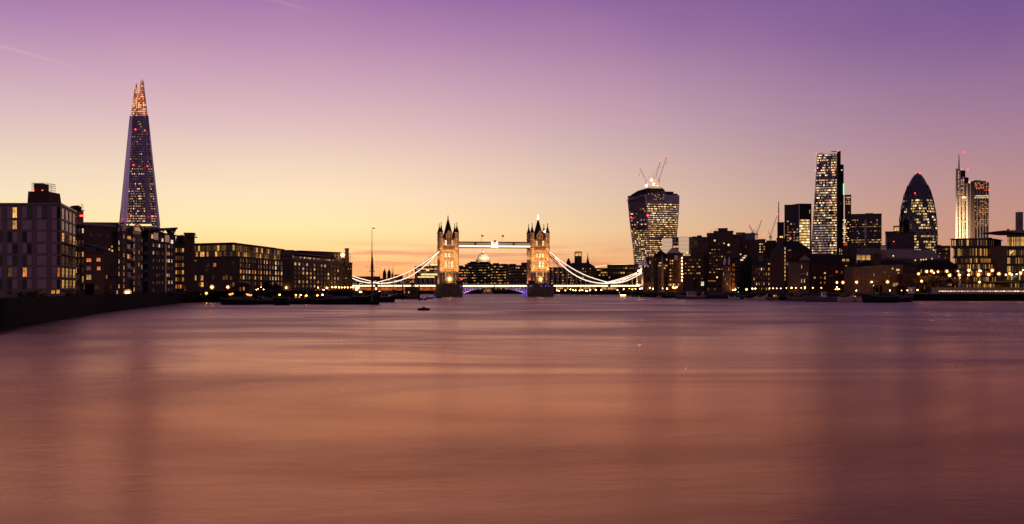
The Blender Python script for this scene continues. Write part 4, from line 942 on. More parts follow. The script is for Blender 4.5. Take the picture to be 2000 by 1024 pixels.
def mono_tower():
    y = 2300; d = building('glass_tower', 'small squarish glass tower with a gold lit upper half, right of the bridge', 1122, y, 1136.5, y, 492.5, 18, 'glass_black', 0, 0, zb=GN, plant=((1124, 1135, 491.5),), over=0)
    win_at(d['r'], d['A'], d['B'], 1122.6, 493.5, 1136, 500.5, 'gold'); win_at(d['r'], d['A'], d['B'], 1122.6, 502, 1136, 504.2, 'dim')
    y = 2000; x = X(1148, y); r = thing('church_spire', 'thin dark needle church spire on the skyline right of the small glass tower', 'spire', (x, y, GN))
    mb = MB(); mb.box(x - 3, x + 3, y - 3, y + 3, GN - 1, Z(514, y)); mb.build('tower', 'brick_black', r); mb = MB(); mb.lathe(x, y, [(2.9, Z(514, y)), (1.6, Z(508, y)), (.6, Z(500, y)), (.1, Z(493, y))], 8); mb.build('spire', 'brick_black', r)
    y = 1700; x = X(1110.5, y); r = thing('church_tower', 'dark stepped church roof with a pointed top right of the bridge right tower', 'church', (x, y, GN))
    mb = MB(); mb.box(x - 3, x + 3, y - 3, y + 3, GN - 1, Z(514, y)); mb.build('tower', 'brick_black', r); mb = MB(); mb.lathe(x, y, [(3.4, Z(514, y)), (2.2, Z(509, y)), (.3, Z(504, y))], 6); mb.build('roof', 'slate', r)
    mb = MB(); mb.box(x + 3, x + 12, y - 3, y + 8, GN - 1, Z(514.5, y)); mb.build('nave', 'brick_black', r)
mono_tower()
def arched_hall():
    y = 1420; r = thing('arched_hall', 'low hall with a long shallow arched roof edged in glowing yellow light', 'hall', (X(1200, y), y, GN))
    mb = MB(); n = 16; pts = []
    for k in range(n + 1):
        t = k / n; u = 1160 + 85 * t; v = 521.5 - 5.5 * math.sin(math.pi * (t * .86)) + 0 * t; pts.append((X(u, y), y, Z(v, y)))
    for a, b in zip(pts, pts[1:]):
        mb.face([a, b, (b[0], y + 40, b[2]), (a[0], y + 40, a[2])]); mb.face([(a[0], y, a[2] - .8), (b[0], y, b[2] - .8), b, a]); mb.face([(a[0], y + 40, a[2] - .8), (b[0], y + 40, b[2] - .8), (b[0], y, b[2] - .8), (a[0], y, a[2] - .8)])
    rf = mb.build('roof', 'roof_metal', r)
    mb = MB(); mb.path([(a, b - .5, c - .4) for a, b, c in pts], .55, 5); mb.build('light_strip', 'arch_light', rf)
    mb = MB(); mb.box(X(1163, y), X(1243, y), y + 4, y + 38, GN - 1, Z(523.5, y)); mb.build('wall', 'concrete_brown', r)
    facade(r, (X(1163, y), y + 4), (X(1243, y), y + 4), Z(540, y), Z(525, y), 3, 20, .8, .5, P_OFF, 71)
arched_hall()
def riverside_gallery():
    y = 1330; d = building('riverside_hall', 'low gold lit riverside hall seen under the right span of the bridge', 1172, y, 1208, y, 559, 14, 'concrete_brown', 1, 12, .85, .8, {'gold': 1}, 9, zb=GN)
    d = building('riverside_terrace', 'long dim riverside terrace with golden ground floor windows under the right span', 1082, y + 20, 1168, y + 20, 557, 14, 'brick_brown', 1, 22, .6, .7, {'gold': .5, 'warm': .3, 'dim': .2}, 10, zb=GN)
    d = building('riverside_terrace', 'orange lit riverside arcade seen under the left span of the bridge', 700, 1490, 850, 1490, 560, 14, 'brick_brown', 1, 26, .8, .6, {'orange': .5, 'warm': .3, 'dim': .2}, 11, zb=GN)
    d = building('riverside_terrace', 'low quay building with warm ground floor windows seen under the opening span', 900, 1510, 1032, 1510, 561.2, 14, 'brick_dark', 1, 24, .6, .6, {'warm': .4, 'dim': .3, 'dark': .3}, 12, zb=GN)
riverside_gallery()

# ------------------------------------------------------------------ high towers of the city
def cells(mb, bl, br, tr, tl, rows, cols, chooser, iw=.8, ih=.6, out=.15, rng=None):
    bl, br, tr, tl = map(Vector, (bl, br, tr, tl)); n = (br - bl).cross(tl - bl).normalized() * out
    P = lambda a, b: (bl.lerp(br, a)).lerp(tl.lerp(tr, a), b)
    for r in range(rows):
        for c in range(cols):
            m = chooser(r, c)
            if m is None: continue
            a0, a1 = (c + .5 - iw / 2) / cols, (c + .5 + iw / 2) / cols; b0, b1 = (r + .5 - ih / 2) / rows, (r + .5 + ih / 2) / rows
            mb.face([P(a0, b0) + n, P(a1, b0) + n, P(a1, b1) + n, P(a0, b1) + n], m)
def red_lights(r, pts, rad=1.0):
    rad *= .72
    for (u, v, y) in pts:
        mb = MB(); x, z = X(u, y), Z(v, y); mb.lathe(x, y, [(.05, z - rad), (rad, z), (.05, z + rad)], 6); mb.build('warning_light', 'bulb_red', r)
def splinter():
    y0 = 1667.0; r = thing('glass_spire_tower', 'very tall tapering glass tower ending in two glowing amber splinters', 'skyscraper', (X(273, y0), y0, GS))
    P = lambda u, v, dy: (X(u, y0 + dy), y0 + dy, Z(v, y0 + dy))
    vb, vt = 575, 226
    def edge(ub, ut, v): return ub + (ut - ub) * (vb - v) / (vb - vt)
    # facets: (u at base L,R)(u at top L,R) and depth at each edge, base and top
    fac = [((219, 241), (253.2, 258.5), (9, 1), (4, .6), 'glass_pale'), ((241, 287), (258.5, 279.5), (0, 0), (0, 0), 'glass_violet'),
           ((287, 303.5), (279.5, 284), (1, 8), (0, 3), 'glass_mid'), ((303.5, 319), (284, 288), (9, 12), (4, 6), 'glass_violet'), ((319, 326), (288, 289.5), (13, 16), (7, 8), 'glass_pale')]  # paler glass copies paint the sky reflected on some facets
    ring_b, ring_t = [], []
    for i, ((a, b), (c, d), (y1, y2), (y3, y4), m) in enumerate(fac):
        bl, br, tr, tl = P(a, vb, y1), P(b, vb, y2), P(d, vt, y4), P(c, vt, y3)
        mb = MB(); mb.face([bl, br, tr, tl]); mb.face([(p[0], p[1] + 1.2, p[2]) for p in (bl, tl, tr, br)])
        f = mb.build('glass_facet', m, r)
        ring_b += [bl, br]; ring_t += [tl, tr]
        rng = random.Random(60 + i)
        if m == 'glass_violet':
            busy = [random.Random(k * 3 + i).random() for k in range(72)]
            def ch(rw, c_):
                t = rw / 72
                if t > .93: return 1 if rng.random() < .12 else None
                p = .10 + .30 * (busy[rw] > .62) + .12 * (t < .62)
                if .62 < t < .66 or .75 < t < .82 or t > .88: p *= .15
                if .4 < t < .44 or .28 < t < .31: p = .75
                x = rng.random()
                return (0 if x < p * .4 else 1) if x < p else (2 if x < p + .25 else None)
            mb = MB(); cells(mb, bl, br, tr, tl, 72, 13 if i == 1 else 6, ch, .55, .42, .3); mb.build('lit_floors', ['office_bright', 'office_mid', 'office_dim'], f, stuff=True)
            mb = MB()
            for rw in range(1, 72):
                t = rw / 72; L0 = Vector(bl).lerp(Vector(tl), t); R0 = Vector(br).lerp(Vector(tr), t); mb.tube(L0 + Vector((0, -.2, 0)), R0 + Vector((0, -.2, 0)), .28, 4)
            mb.build('floor_edge', 'spandrel', f)
        else:
            mb = MB()
            for rw in range(1, 72, 1):
                t = rw / 72; L0 = Vector(bl).lerp(Vector(tl), t); R0 = Vector(br).lerp(Vector(tr), t); mb.tube(L0 + Vector((0, -.15, 0)), R0 + Vector((0, -.15, 0)), .22, 4)
            for q in (0.33, .66): mb.tube(Vector(bl).lerp(Vector(br), q) + Vector((0, -.15, 0)), Vector(tl).lerp(Vector(tr), q) + Vector((0, -.15, 0)), .2, 4)
            mb.build('floor_edge', 'glass_mid', f)
    mb = MB(); bb = [P(232, vb, 60), P(312, vb, 60)]; tt = [P(256, vt, 22), P(286, vt, 22)]
    mb.face([bb[0], ring_b[0], ring_t[0], tt[0]]); mb.face([ring_b[-1], bb[1], tt[1], ring_t[-1]]); mb.face([bb[1], bb[0], tt[0], tt[1]]); mb.face([ring_t[0], *ring_t[1::2], tt[1], tt[0]]); mb.build('rear_facet', 'glass_mid', r)
    # step on the right shoulder
    mb = MB(); mb.face([P(310.6, 441, 8), P(313.2, 441, 8), P(294, 266, 5), P(292, 266, 4)]); mb.face([P(310.6, 441, 9), P(292, 266, 5), P(294, 266, 6), P(313.2, 441, 9)]); mb.build('glass_fin', 'glass_pale', r)
    # amber splinters at the top
    for (a, b, c, d, v0, v1, dy, sd) in ((255.3, 268.5, 264.2, 266.8, 228, 163, 1, 1), (267.5, 288, 274.5, 279.5, 228, 158, 4, 2), (268, 276, 269.5, 274, 226, 181, 9, 3)):
        bl, br, tr, tl = P(a, v0, dy), P(b, v0, dy + 3), P(d, v1, dy + 3), P(c, v1, dy); rng = random.Random(sd)
        mb = MB(); mb.face([bl, br, tr, tl]); mb.face([(p[0], p[1] + 2, p[2]) for p in (bl, tl, tr, br)])
        f = mb.build('spire_splinter', 'glass_mid', r)
        mb = MB(); rows = 17
        cells(mb, bl, br, tr, tl, rows, 5 if sd == 2 else 4, lambda rw, c_: (0 if rng.random() < .62 else 1) if (sd != 2 or c_ < 4 or rng.random() < .5) else 1, .78, .66, .3); mb.build('lit_lattice', ['spire_amber', 'spire_rose'], f, stuff=True)
    mb = MB(); mb.tube(P(277.5, 160, 5), P(278, 155, 5), .35); mb.build('lightning_rod', 'steel_dark', r)
    mb = MB(); mb.face([P(246, 438, -1), P(296, 438, -1), P(296, 441.5, -1), P(246, 441.5, -1)]); mb.build('lit_lobby', 'arch_light', r)
    red_lights(r, [(264.5, 253, y0 - 2), (283, 255, y0 - 1), (260.5, 322.5, y0 - 2), (288, 324.5, y0 - 1), (256, 421, y0 - 2), (296.5, 422.5, y0 - 1), (269.5, 188, y0)], 1.5)
splinter()

def flared_tower():
    y0 = 1740.0; r = thing('flared_tower', 'bulging office tower that widens towards its curved top with cranes standing on it', 'skyscraper', (X(1276, y0), y0, GN))
    K = y0 / F
    VS = [(575, 1243.5, 1268, 1314), (520, 1240, 1267.5, 1316.5), (480, 1236.5, 1267, 1319.5), (440, 1231.5, 1265.5, 1323), (410, 1228.5, 1263.5, 1325), (392, 1226.8, 1262, 1326), (380, 1226.8, 1260, 1326)]
    Lp = [Vector((X(a, y0 + 26), y0 + 26, Z(v, y0))) for v, a, b, c in VS]; Mp = [Vector((X(b, y0), y0, Z(v, y0))) for v, a, b, c in VS]; Rp = [Vector((X(c, y0 + 14), y0 + 14, Z(v, y0))) for v, a, b, c in VS]
    Bk = [Vector((X(c, y0) - 30, y0 + 45, Z(v, y0))) for v, a, b, c in VS]
    mb = MB()
    for i in range(len(VS) - 1):
        mb.face([Lp[i], Mp[i], Mp[i + 1], Lp[i + 1]]); mb.face([Mp[i], Rp[i], Rp[i + 1], Mp[i + 1]]); mb.face([Rp[i], Bk[i], Bk[i + 1], Rp[i + 1]]); mb.face([Bk[i], Lp[i], Lp[i + 1], Bk[i + 1]])
    body = mb.build('glass_curtain_wall', 'glass_mid', r)
    rng = random.Random(14)
    m1, m2 = MB(), MB(); sl = MB()
    segs = [(0, 1, 12), (1, 2, 10), (2, 3, 10), (3, 4, 7), (4, 5, 4)]
    gap = 0
    for i, j, rows in segs:
        vhi = VS[j][0]
        def chL(rw, c):
            v = VS[i][0] + (VS[j][0] - VS[i][0]) * (rw + .5) / rows; p = .62 if v > 447 else (.14 if v > 405 else .04)
            x = rng.random()
            return (0 if x < p * .35 else (1 if x < p * .75 else 2)) if x < p else (2 if v > 447 else None)
        def chR(rw, c):
            v = VS[i][0] + (VS[j][0] - VS[i][0]) * (rw + .5) / rows
            if 462 < v < 470 or v < 398: return None
            x = rng.random(); return 0 if x < .24 else (1 if x < .72 else 2)
        cells(m1, Lp[i], Mp[i], Mp[j], Lp[j], rows, 13, chL, .6, .5, .25); cells(m2, Mp[i], Rp[i], Rp[j], Mp[j], rows, 22, chR, .86, .42, .25)
        for rw in range(rows):
            t = rw / rows; a, b, c = Lp[i].lerp(Lp[j], t), Mp[i].lerp(Mp[j], t), Rp[i].lerp(Rp[j], t)
            sl.tube(b + Vector((0, -.3, 0)), c + Vector((0, -.3, 0)), .38, 4); sl.tube(a + Vector((0, -.2, 0)), b + Vector((0, -.2, 0)), .28, 4)
    m1.build('lit_floors', ['office_bright', 'office_mid', 'office_dim'], body, stuff=True); m2.build('lit_floors', ['office_bright', 'office_mid', 'office_dim'], body, stuff=True)
    sl.build('floor_edge', 'spandrel', r)
    mb = MB(); 
    for pts in (Lp, Mp, Rp): mb.path([p + Vector((0, -.3, 0)) for p in pts], .8, 5)
    mb.build('corner_fin', 'fin_pale', r)
    # curved roof over the left half, lower plant deck at right
    mb = MB(); prof = [(1226.8, 391), (1229, 385), (1235, 379), (1246, 372.5), (1262, 368), (1280, 365.5), (1294, 366), (1300, 371), (1301, 379)]
    fr = [(X(u, y0), y0 + 12 - 12 * min(1, (u - 1226) / 36) + (u > 1262) * (u - 1262) * .2, Z(v, y0)) for u, v in prof]; bk = [(p[0], y0 + 40, p[2]) for p in fr]
    for k in range(len(fr) - 1): mb.face([fr[k], fr[k + 1], bk[k + 1], bk[k]])
    mb.face(fr[::-1]); rf = mb.build('curved_roof', 'glass_mid', r)
    mb = MB()
    for k in range(22):
        t = k / 21; u = 1264 + 36 * t; yy = y0 + 1 + 7 * t - 1.5; mb.tube((X(u, y0), yy, Z(393, y0)), (X(u, y0), yy, Z(372 + t * 3, y0)), .22, 4)
    for k in range(10): u = 1229 + k * 3.4; mb.tube((X(u, y0), y0 + 20 - k * 2, Z(394, y0)), (X(u, y0), y0 + 20 - k * 2, Z(388 - k * 1.5, y0)), .2, 4)
    mb.build('roof_rib', 'roof_metal', rf)
    mb = MB(); rg = random.Random(2)
    for k in range(26): u = 1265 + rg.random() * 34; v = 378 + rg.random() * 12; yy = y0 - .6 + (u - 1262) * .2; mb.face([(X(u, y0) - .6, yy, Z(v, y0) - .5), (X(u, y0) + .6, yy, Z(v, y0) - .5), (X(u, y0) + .6, yy, Z(v, y0) + .5), (X(u, y0) - .6, yy, Z(v, y0) + .5)])
    mb.build('lit_floors', 'office_mid', rf, stuff=True)
    mb = MB(); mb.prism([(X(1300, y0), y0 + 9), (X(1326, y0), y0 + 14.2), (X(1324, y0), y0 + 40), (X(1300, y0), y0 + 40)], Z(380, y0), Z(377, y0)); mb.prism([(X(1302, y0), y0 + 11), (X(1318, y0), y0 + 14), (X(1318, y0), y0 + 36), (X(1302, y0), y0 + 36)], Z(377, y0) + .01, Z(373, y0)); mb.build('plant_deck', 'steel_dark', r)
    mb = MB(); mb.box(X(1266, y0), X(1292, y0), y0 + 3, y0 + 8, Z(367.5, y0), Z(363.5, y0)); mb.build('site_hoarding', 'office_bright', rf)
    red_lights(r, [(1233, 425, y0 + 18), (1264, 421, y0 - 1.5), (1266.5, 421, y0 - 1)], 1.4)
    def crane(base, tip, aft, vfoot, label, lit=True, hook=None):
        y = y0 + 14; Pp = lambda u, v, dy=0: Vector((X(u, y), y + dy, Z(v, y)))
        c = thing('luffing_crane', label, 'crane', (X(base[0], y), y, Z(vfoot, y)), 'cranes on the flared tower roof' if lit else None)
        mast = MB(); b, t = Pp(base[0], vfoot), Pp(*base)
        for dx, dy in ((-.9, -.9), (.9, -.9), (.9, .9), (-.9, .9)): mast.tube(b + Vector((dx, dy, 0)), t + Vector((dx, dy, 0)), .25, 4)
        n = 5
        for k in range(n):
            z0 = b.z + (t.z - b.z) * k / n; z1 = b.z + (t.z - b.z) * (k + 1) / n
            mast.tube((b.x - .9, b.y - .9, z0), (b.x + .9, b.y - .9, z1), .15, 4); mast.tube((b.x + .9, b.y + .9, z0), (b.x - .9, b.y + .9, z1), .15, 4)
        mast.build('mast', 'fin_pale', c)
        jib = MB(); d = Pp(*tip) - t; nrm = Vector((-d.z, 0, d.x)).normalized() * .9; n = 12
        up, lo = t + nrm, t - nrm; ue, le = Pp(*tip) + nrm * .25, Pp(*tip) - nrm * .25
        jib.tube(up, ue, .2, 4); jib.tube(lo, le, .2, 4)
        for k in range(n): jib.tube(up.lerp(ue, k / n), lo.lerp(le, (k + 1) / n), .13, 4); jib.tube(lo.lerp(le, k / n), up.lerp(ue, (k + .5) / n), .13, 4)
        j = jib.build('jib', 'fin_pale', c)
        af = MB(); af.tube(t, Pp(*aft), .35, 4); af.tube(t + Vector((0, 1.5, 0)), Pp(*aft), .25, 4); af.tube(Pp(*aft), Pp(*tip).lerp(t, .3), .07, 4); af.build('a_frame', 'fin_pale', c)
        cab = MB(); cab.box(t.x - 1.6, t.x + 1.6, y - 1.5, y + 2.5, t.z - 2.4, t.z - .4); cab.build('cab', 'white_paint', c)
        ml = MB(); p = Pp(*tip); ml.lathe(p.x, p.y, [(.05, p.z - 1), (1.2, p.z), (.05, p.z + 1)], 6); ml.build('warning_light', 'bulb_red', c)
        if hook:
            hk = MB(); q = Pp(*tip); hk.tube(q, (q.x, q.y, Z(hook, y)), .07, 4); hk.lathe(q.x, q.y, [(.2, Z(hook, y)), (.6, Z(hook, y) - .8), (.1, Z(hook, y) - 1.8)], 6); hk.build('hook', 'steel_dark', c)
        return c
    crane((1262.6, 354), (1248.6, 327), (1268.5, 343), 367, 'white luffing crane on the flared tower roof with its jib leaning left', hook=341)
    crane((1278.6, 351), (1290, 314.6), (1273.5, 339), 366, 'middle luffing crane on the flared tower roof, jib raised steeply', hook=325)
    crane((1287, 352), (1302.5, 305), (1281, 341), 366, 'tallest luffing crane on the flared tower roof, jib leaning right', hook=318)
    mb = MB()
    for u, v in ((1262.5, 363), (1276.5, 360), (1272, 352), (1284, 365.5)):
        y = y0 + 9; mb.lathe(X(u, y), y, [(.1, Z(v, y) - 1.6), (1.5, Z(v, y)), (.1, Z(v, y) + 1.6)], 6)
    mb.build('work_light', 'bulb_white', rf)
    y0 = 1560.0 - 14
    crane((1478, 456), (1488.7, 428), (1474, 450), 478, 'pale luffing crane with a red tip light over the brown stepped hotel', False, None)
    crane((1505, 461), (1518.7, 419), (1500, 452), 480, 'pale luffing crane with a red tip light left of the dark slab tower', False, None)
    crane((1470, 453), (1461.7, 437), (1473, 449), 474, 'short dark luffing crane on the roof behind the brown stepped hotel', False, None)
flared_tower()

def wedge_tower():
    y0 = 1800.0; r = thing('wedge_tower', 'wedge shaped glass tower with a slanted edge, lit on every floor, beside a dark core', 'skyscraper', (X(1612, y0), y0, GN))
    P = lambda u, v, dy=0: Vector((X(u, y0), y0 + dy, Z(v, y0)))
    vb = 575; mb = MB(); a, b, c, d = P(1580, vb), P(1637, vb, 8), P(1637, 299, 8), P(1596.8, 301.5)
    bk = [P(1593, vb, 44), P(1636, vb, 44), P(1636, 297, 44), P(1607, 300, 44)]
    mb.face([a, b, c, d]); mb.face([bk[0], a, d, bk[3]]); mb.face([d, c, bk[2], bk[3]]); mb.face([bk[1], bk[0], bk[3], bk[2]]); body = mb.build('glass_curtain_wall', 'glass_mid', r)
    rng = random.Random(8); n = 56
    def ch(rw, cc):
        t = rw / n; x = rng.random()
        if .81 < t < .835 or t > .985: return None
        if cc >= 11: return (0 if x < .45 else 1) if x < .9 else None
        if t < .22 and cc < 9: return 3 if x < .45 else (0 if x < .55 else (1 if x < .85 else 2))
        if .22 <= t < .5 and cc < 9: return 3 if x < .62 else (0 if x < .67 else (1 if x < .82 else 2))
        if t >= .835: return (0 if x < .4 else 1) if x < .62 else None
        return (0 if x < .22 else (1 if x < .5 else (3 if x < .7 else 2))) if x < .85 else None
    mb = MB(); cells(mb, a, b, c, d, n, 14, ch, .86, .5, .3); mb.build('lit_floors', ['office_bright', 'office_mid', 'office_dim', 'office_mauve'], body, stuff=True)
    mb = MB()
    for k in range(1, n): mb.tube(a.lerp(d, k / n) + Vector((0, -.4, 0)), b.lerp(c, k / n) + Vector((0, -.4, 0)), .33, 4)
    mb.build('floor_edge', 'spandrel', r)
    mb = MB(); Q = lambda s, t: a.lerp(b, s).lerp(d.lerp(c, s), t) + Vector((0, -.8, 0)); m = 7
    for k in range(m):
        for j in range(3):
            s0, s1 = j / 3, (j + 1) / 3
            mb.tube(Q(s0, k / m), Q(s1, (k + 1) / m), .42, 4); mb.tube(Q(s1, k / m), Q(s0, (k + 1) / m), .42, 4)
    mb.build('mega_brace', 'steel_blue', r)
    mb = MB(); mb.tube(a + Vector((-.4, -.5, 0)), d + Vector((-.4, -.5, 0)), .7, 5); mb.tube(b + Vector((0, -.6, 0)), c + Vector((0, -.6, 0)), .6, 5); mb.build('corner_fin', 'glass_pale', r)
    mb = MB(); mb.prism([(X(1637.3, y0), y0 + 4), (X(1643.5, y0), y0 + 4), (X(1655, y0), y0 + 40), (X(1649, y0), y0 + 40)], GN - 1, Z(294.5, y0)); core = mb.build('core', 'brick_black', r)
    mb = MB(); mb.prism([(X(1645.2, y0), y0 + 12), (X(1652, y0), y0 + 12), (X(1662, y0), y0 + 44), (X(1656, y0), y0 + 44)], GN - 1, Z(320, y0)); mb.build('core', 'brick_black', r)
    mb = MB(); mb.tube(P(1651.6, 321, 11), P(1651.6, 376, 11), .4, 4); mb.build('edge_trim', 'glass_pale', core)
    mb = MB(); mb.tube(P(1651.4, 358, 10.5), P(1651.4, 379, 10.5), .5, 4); mb.build('green_light', 'bulb_green', core)
    mb = MB(); mb.tube(P(1599, 300, 5), P(1612, 297.5, 12), .6, 4); mb.tube(P(1625, 296, 5), P(1642, 294, 12), .7, 4); mb.tube(P(1630, 297, 5), P(1630, 294, 5), .5, 4); mb.build('roof_gantry', 'steel_dark', r)
    mb = MB()
    for u, v in ((1645, 331), (1648, 331), (1645, 396)): mb.lathe(X(u, y0), y0 + 11, [(.1, Z(v, y0) - 1), (1, Z(v, y0)), (.1, Z(v, y0) + 1)], 6)
    mb.build('lamp', 'office_bright', core)
    red_lights(r, [(1594.5, 300.5, y0 - 1), (1637, 295, y0 + 2), (1591.5, 333, y0 - 1.5), (1631, 328, y0 - 2), (1621.5, 393, y0 - 2)], 1.3)
wedge_tower()

def bullet_tower():
    y0 = 1716.0; k = y0 / F; x = X(1792.5, y0); r = thing('bullet_tower', 'rounded bullet shaped glass tower with a diamond lattice and yellow lit floors', 'skyscraper', (x, y0, GN))
    prof_px = [(576, 30.5), (540, 33), (500, 35), (470, 35.8), (445, 35.5), (425, 34), (405, 31), (388, 27.6), (372, 22.5), (360, 17.6), (350, 12.4), (343, 7.6), (339.5, 4), (337.5, .6)]
    prof = [(rr * k, Z(v, y0)) for v, rr in prof_px]
    def rad(z):
        for (r0, z0), (r1, z1) in zip(prof, prof[1:]):
            if z <= z1: return r0 + (r1 - r0) * max(0, (z - z0)) / (z1 - z0)
        return prof[-1][0]
    mb = MB(); mb.lathe(x, y0, prof, 48); body = mb.build('glass_skin', 'glass_dark', r, smooth=True)
    rng = random.Random(33); fl = 4.15; n = int((prof[-1][1] - GN) / fl); NC = 54; mb = MB()
    for f in range(n):
        z0 = GN + f * fl; z1 = z0 + fl * .58; v = HZ - (z0 - CAMZ) / k
        for c in range(NC):
            a = 2 * math.pi * c / NC; 
            if math.sin(a) > .15: continue
            sp = (c / NC * 6 + f * .052) % 1.0; dark = sp < .28
            u_rel = math.cos(a)
            if v < 384: p = .02
            elif v < 394: p = .12
            else: p = .95 if not dark else .16
            if u_rel < -.72: p *= .3
            if 452 < v < 460: p *= .15
            band = random.Random(f * 7 + 1).random(); p *= (.55 if band < .3 else 1)
            if random.Random(f * 97 + (c + f % 3) // 3).random() * .75 + rng.random() * .25 < p:
                m = 0 if rng.random() < .28 else (1 if rng.random() < .75 else 2)
                a0, a1 = a + .012, a + 2 * math.pi / NC - .012; r0, r1 = rad(z0) + .18, rad(z1) + .18
                mb.face([(x + r0 * math.cos(a0), y0 + r0 * math.sin(a0), z0), (x + r0 * math.cos(a1), y0 + r0 * math.sin(a1), z0), (x + r1 * math.cos(a1), y0 + r1 * math.sin(a1), z1), (x + r1 * math.cos(a0), y0 + r1 * math.sin(a0), z1)], m)
    mb.build('lit_floors', ['office_bright', 'office_yellow', 'office_dim'], body, stuff=True)
    mb = MB(); ND = 18; zt = Z(352, y0); step = fl * 2
    zs = []; z = GN
    while z < zt: zs.append(z); z += step
    pt = lambda a, z: (x + (rad(z) + .45) * math.cos(a), y0 + (rad(z) + .45) * math.sin(a), z)
    for s in (1, -1):
        for q in range(ND):
            for j in range(len(zs) - 1):
                a0 = 2 * math.pi * (q + s * j * .5) / ND; a1 = 2 * math.pi * (q + s * (j + 1) * .5) / ND
                if math.sin((a0 + a1) / 2) > .25: continue
                mb.tube(pt(a0, zs[j]), pt(a1, zs[j + 1]), .48, 4)
    mb.build('diagrid', 'spandrel', r)
    mb = MB()
    for f in range(1, n):
        z = GN + f * fl + fl * .75; R = rad(z) + .2; pts = [(x + R * math.cos(a), y0 + R * math.sin(a), z) for a in [2 * math.pi * q / 36 for q in range(37)] if math.sin(a) < .3]
    red_lights(r, [(1788.5, 338.5, y0 - 4), (1796, 338.5, y0 - 4), (1787, 377.5, y0 - 17 * .772 - 8), (1810.5, 377.5, y0 - 9)], 1.3)
bullet_tower()

def fin_tower():
    y0 = 1850.0; r = thing('stepped_tower', 'tall stepped tower with pale vertical fins, a roof mast and a lit grid front', 'skyscraper', (X(1900, y0), y0, GN))
    def slab(u0, u1, vt, dy, m, name='fin'):
        mb = MB(); k = .41; mb.prism([(X(u0, y0), y0 + dy), (X(u1, y0), y0 + dy), (X(u1, y0) + k * (34 - dy), y0 + 34), (X(u0, y0) + k * (34 - dy), y0 + 34)], GN - 1, Z(vt, y0)); return mb.build(name, m, r)
    slab(1868, 1871.6, 329, 3, 'fin_pale'); slab(1871.7, 1874.6, 329.5, 6, 'spandrel', 'recess'); slab(1874.7, 1878.2, 331, 4, 'fin_pale'); c1 = slab(1878.3, 1891, 331.5, 12, 'brick_black', 'core')
    slab(1878.3, 1880.6, 345, 5, 'spandrel', 'recess'); slab(1880.7, 1885.2, 345, 3, 'fin_pale'); slab(1885.3, 1896, 345.5, 9, 'brick_black', 'core'); slab(1885.4, 1887.6, 357, 5, 'spandrel', 'recess'); slab(1887.7, 1891.6, 358, 2.5, 'fin_pale'); slab(1892, 1895.5, 354, 1.5, 'roof_metal'); slab(1895.6, 1903.4, 354, 0, 'brick_dark', 'core')
    g = slab(1903.5, 1931.3, 356, 1, 'glass_black', 'glass_front')
    rng = random.Random(6); mb = MB(); P = lambda u, v: (X(u, y0), y0 + 1, Z(v, y0))
    def ch(rw, c):
        v = 470 + (356 - 470) * (rw + .5) / 32
        if 380 < v < 387: return 0
        if v < 370: return 1 if rng.random() < .7 else None
        if v > 445: return 2 if rng.random() < .1 else None
        return (1 if rng.random() < .75 else 2) if rng.random() < (.62 if v > 398 else .12) else None
    cells(mb, P(1904, 470), P(1931, 470), P(1931, 356), P(1904, 356), 32, 10, ch, .75, .5, .2); mb.build('lit_floors', ['office_bright', 'grid_amber', 'office_dim'], g, stuff=True)
    mb = MB()
    for k in range(6): xx = X(1903.5 + 27.8 * k / 5, y0); mb.box(xx - .35, xx + .35, y0 + .2, y0 + .95, GN, Z(357, y0))
    mb.build('mullion', 'roof_metal', g)
    mb = MB(); mb.box(X(1903, y0), X(1927, y0), y0 + 2, y0 + 30, Z(356, y0), Z(353.5, y0)); mb.tube((X(1903, y0), y0 + 3, Z(353, y0)), (X(1917, y0), y0 + 3, Z(352, y0)), .6); mb.build('roof_cradle', 'steel_dark', r)
    for u, va, vb in ((1873.2, 335, 468), (1883.0, 348, 468), (1879.5, 348, 468), (1886.5, 360, 468)):
        mb = MB(); rg = random.Random(int(u)); v = va
        while v < vb:
            if rg.random() < (.85 if u < 1884 else .4):
                z = Z(v, y0); mb.face([(X(u - .9, y0), y0 + 2.6, z - 1.0), (X(u + .9, y0), y0 + 2.6, z - 1.0), (X(u + .9, y0), y0 + 2.6, z + 1.0), (X(u - .9, y0), y0 + 2.6, z + 1.0)])
            v += 3.9
        mb.build('stair_light', 'office_mid', r, stuff=True)
    for v in (385.5, 432.5):
        mb = MB(); mb.box(X(1879, y0), X(1887.5, y0), y0 + 1.5, y0 + 2.3, Z(v + 1.8, y0), Z(v - 1.8, y0)); mb.build('sky_lobby', 'office_bright', r)
    mb = MB(); mb.box(X(1892, y0), X(1900, y0), y0 + .8, y0 + 1.4, Z(358, y0), Z(353, y0)); mb.build('lit_corner', 'office_bright', r)
    mb = MB(); mb.lathe(X(1881.5, y0), y0 + 18, [(1.4, Z(332, y0)), (1.0, Z(315, y0)), (.6, Z(302, y0)), (.25, Z(298, y0))], 8); mb.build('mast', 'roof_metal', r)
    l = bpy.data.lights.new('floodlight', 'SPOT'); l.energy = 4200000; l.color = (1, .66, .36); l.spot_size = math.radians(60); l.spot_blend = 1; l.shadow_soft_size = 3  # spot added unseen to give the fins their sunset brightness
    o = bpy.data.objects.new('floodlight', l); col.objects.link(o); o.parent = r; o.location = (-95, -95, 30); o.rotation_euler = Vector((75, 100, 45)).to_track_quat('-Z', 'Y').to_euler()
    red_lights(r, [(1881.8, 297.5, y0 + 18), (1878, 331, y0 + 8), (1890.5, 331, y0 + 8), (1931.5, 371, y0)], 1.4)
    mb = MB(); mb.box(X(1910, y0), X(1922, y0), y0 + .3, y0 + .8, Z(368.5, y0), Z(366, y0)); mb.build('red_sign', 'lit_red', r)
fin_tower()

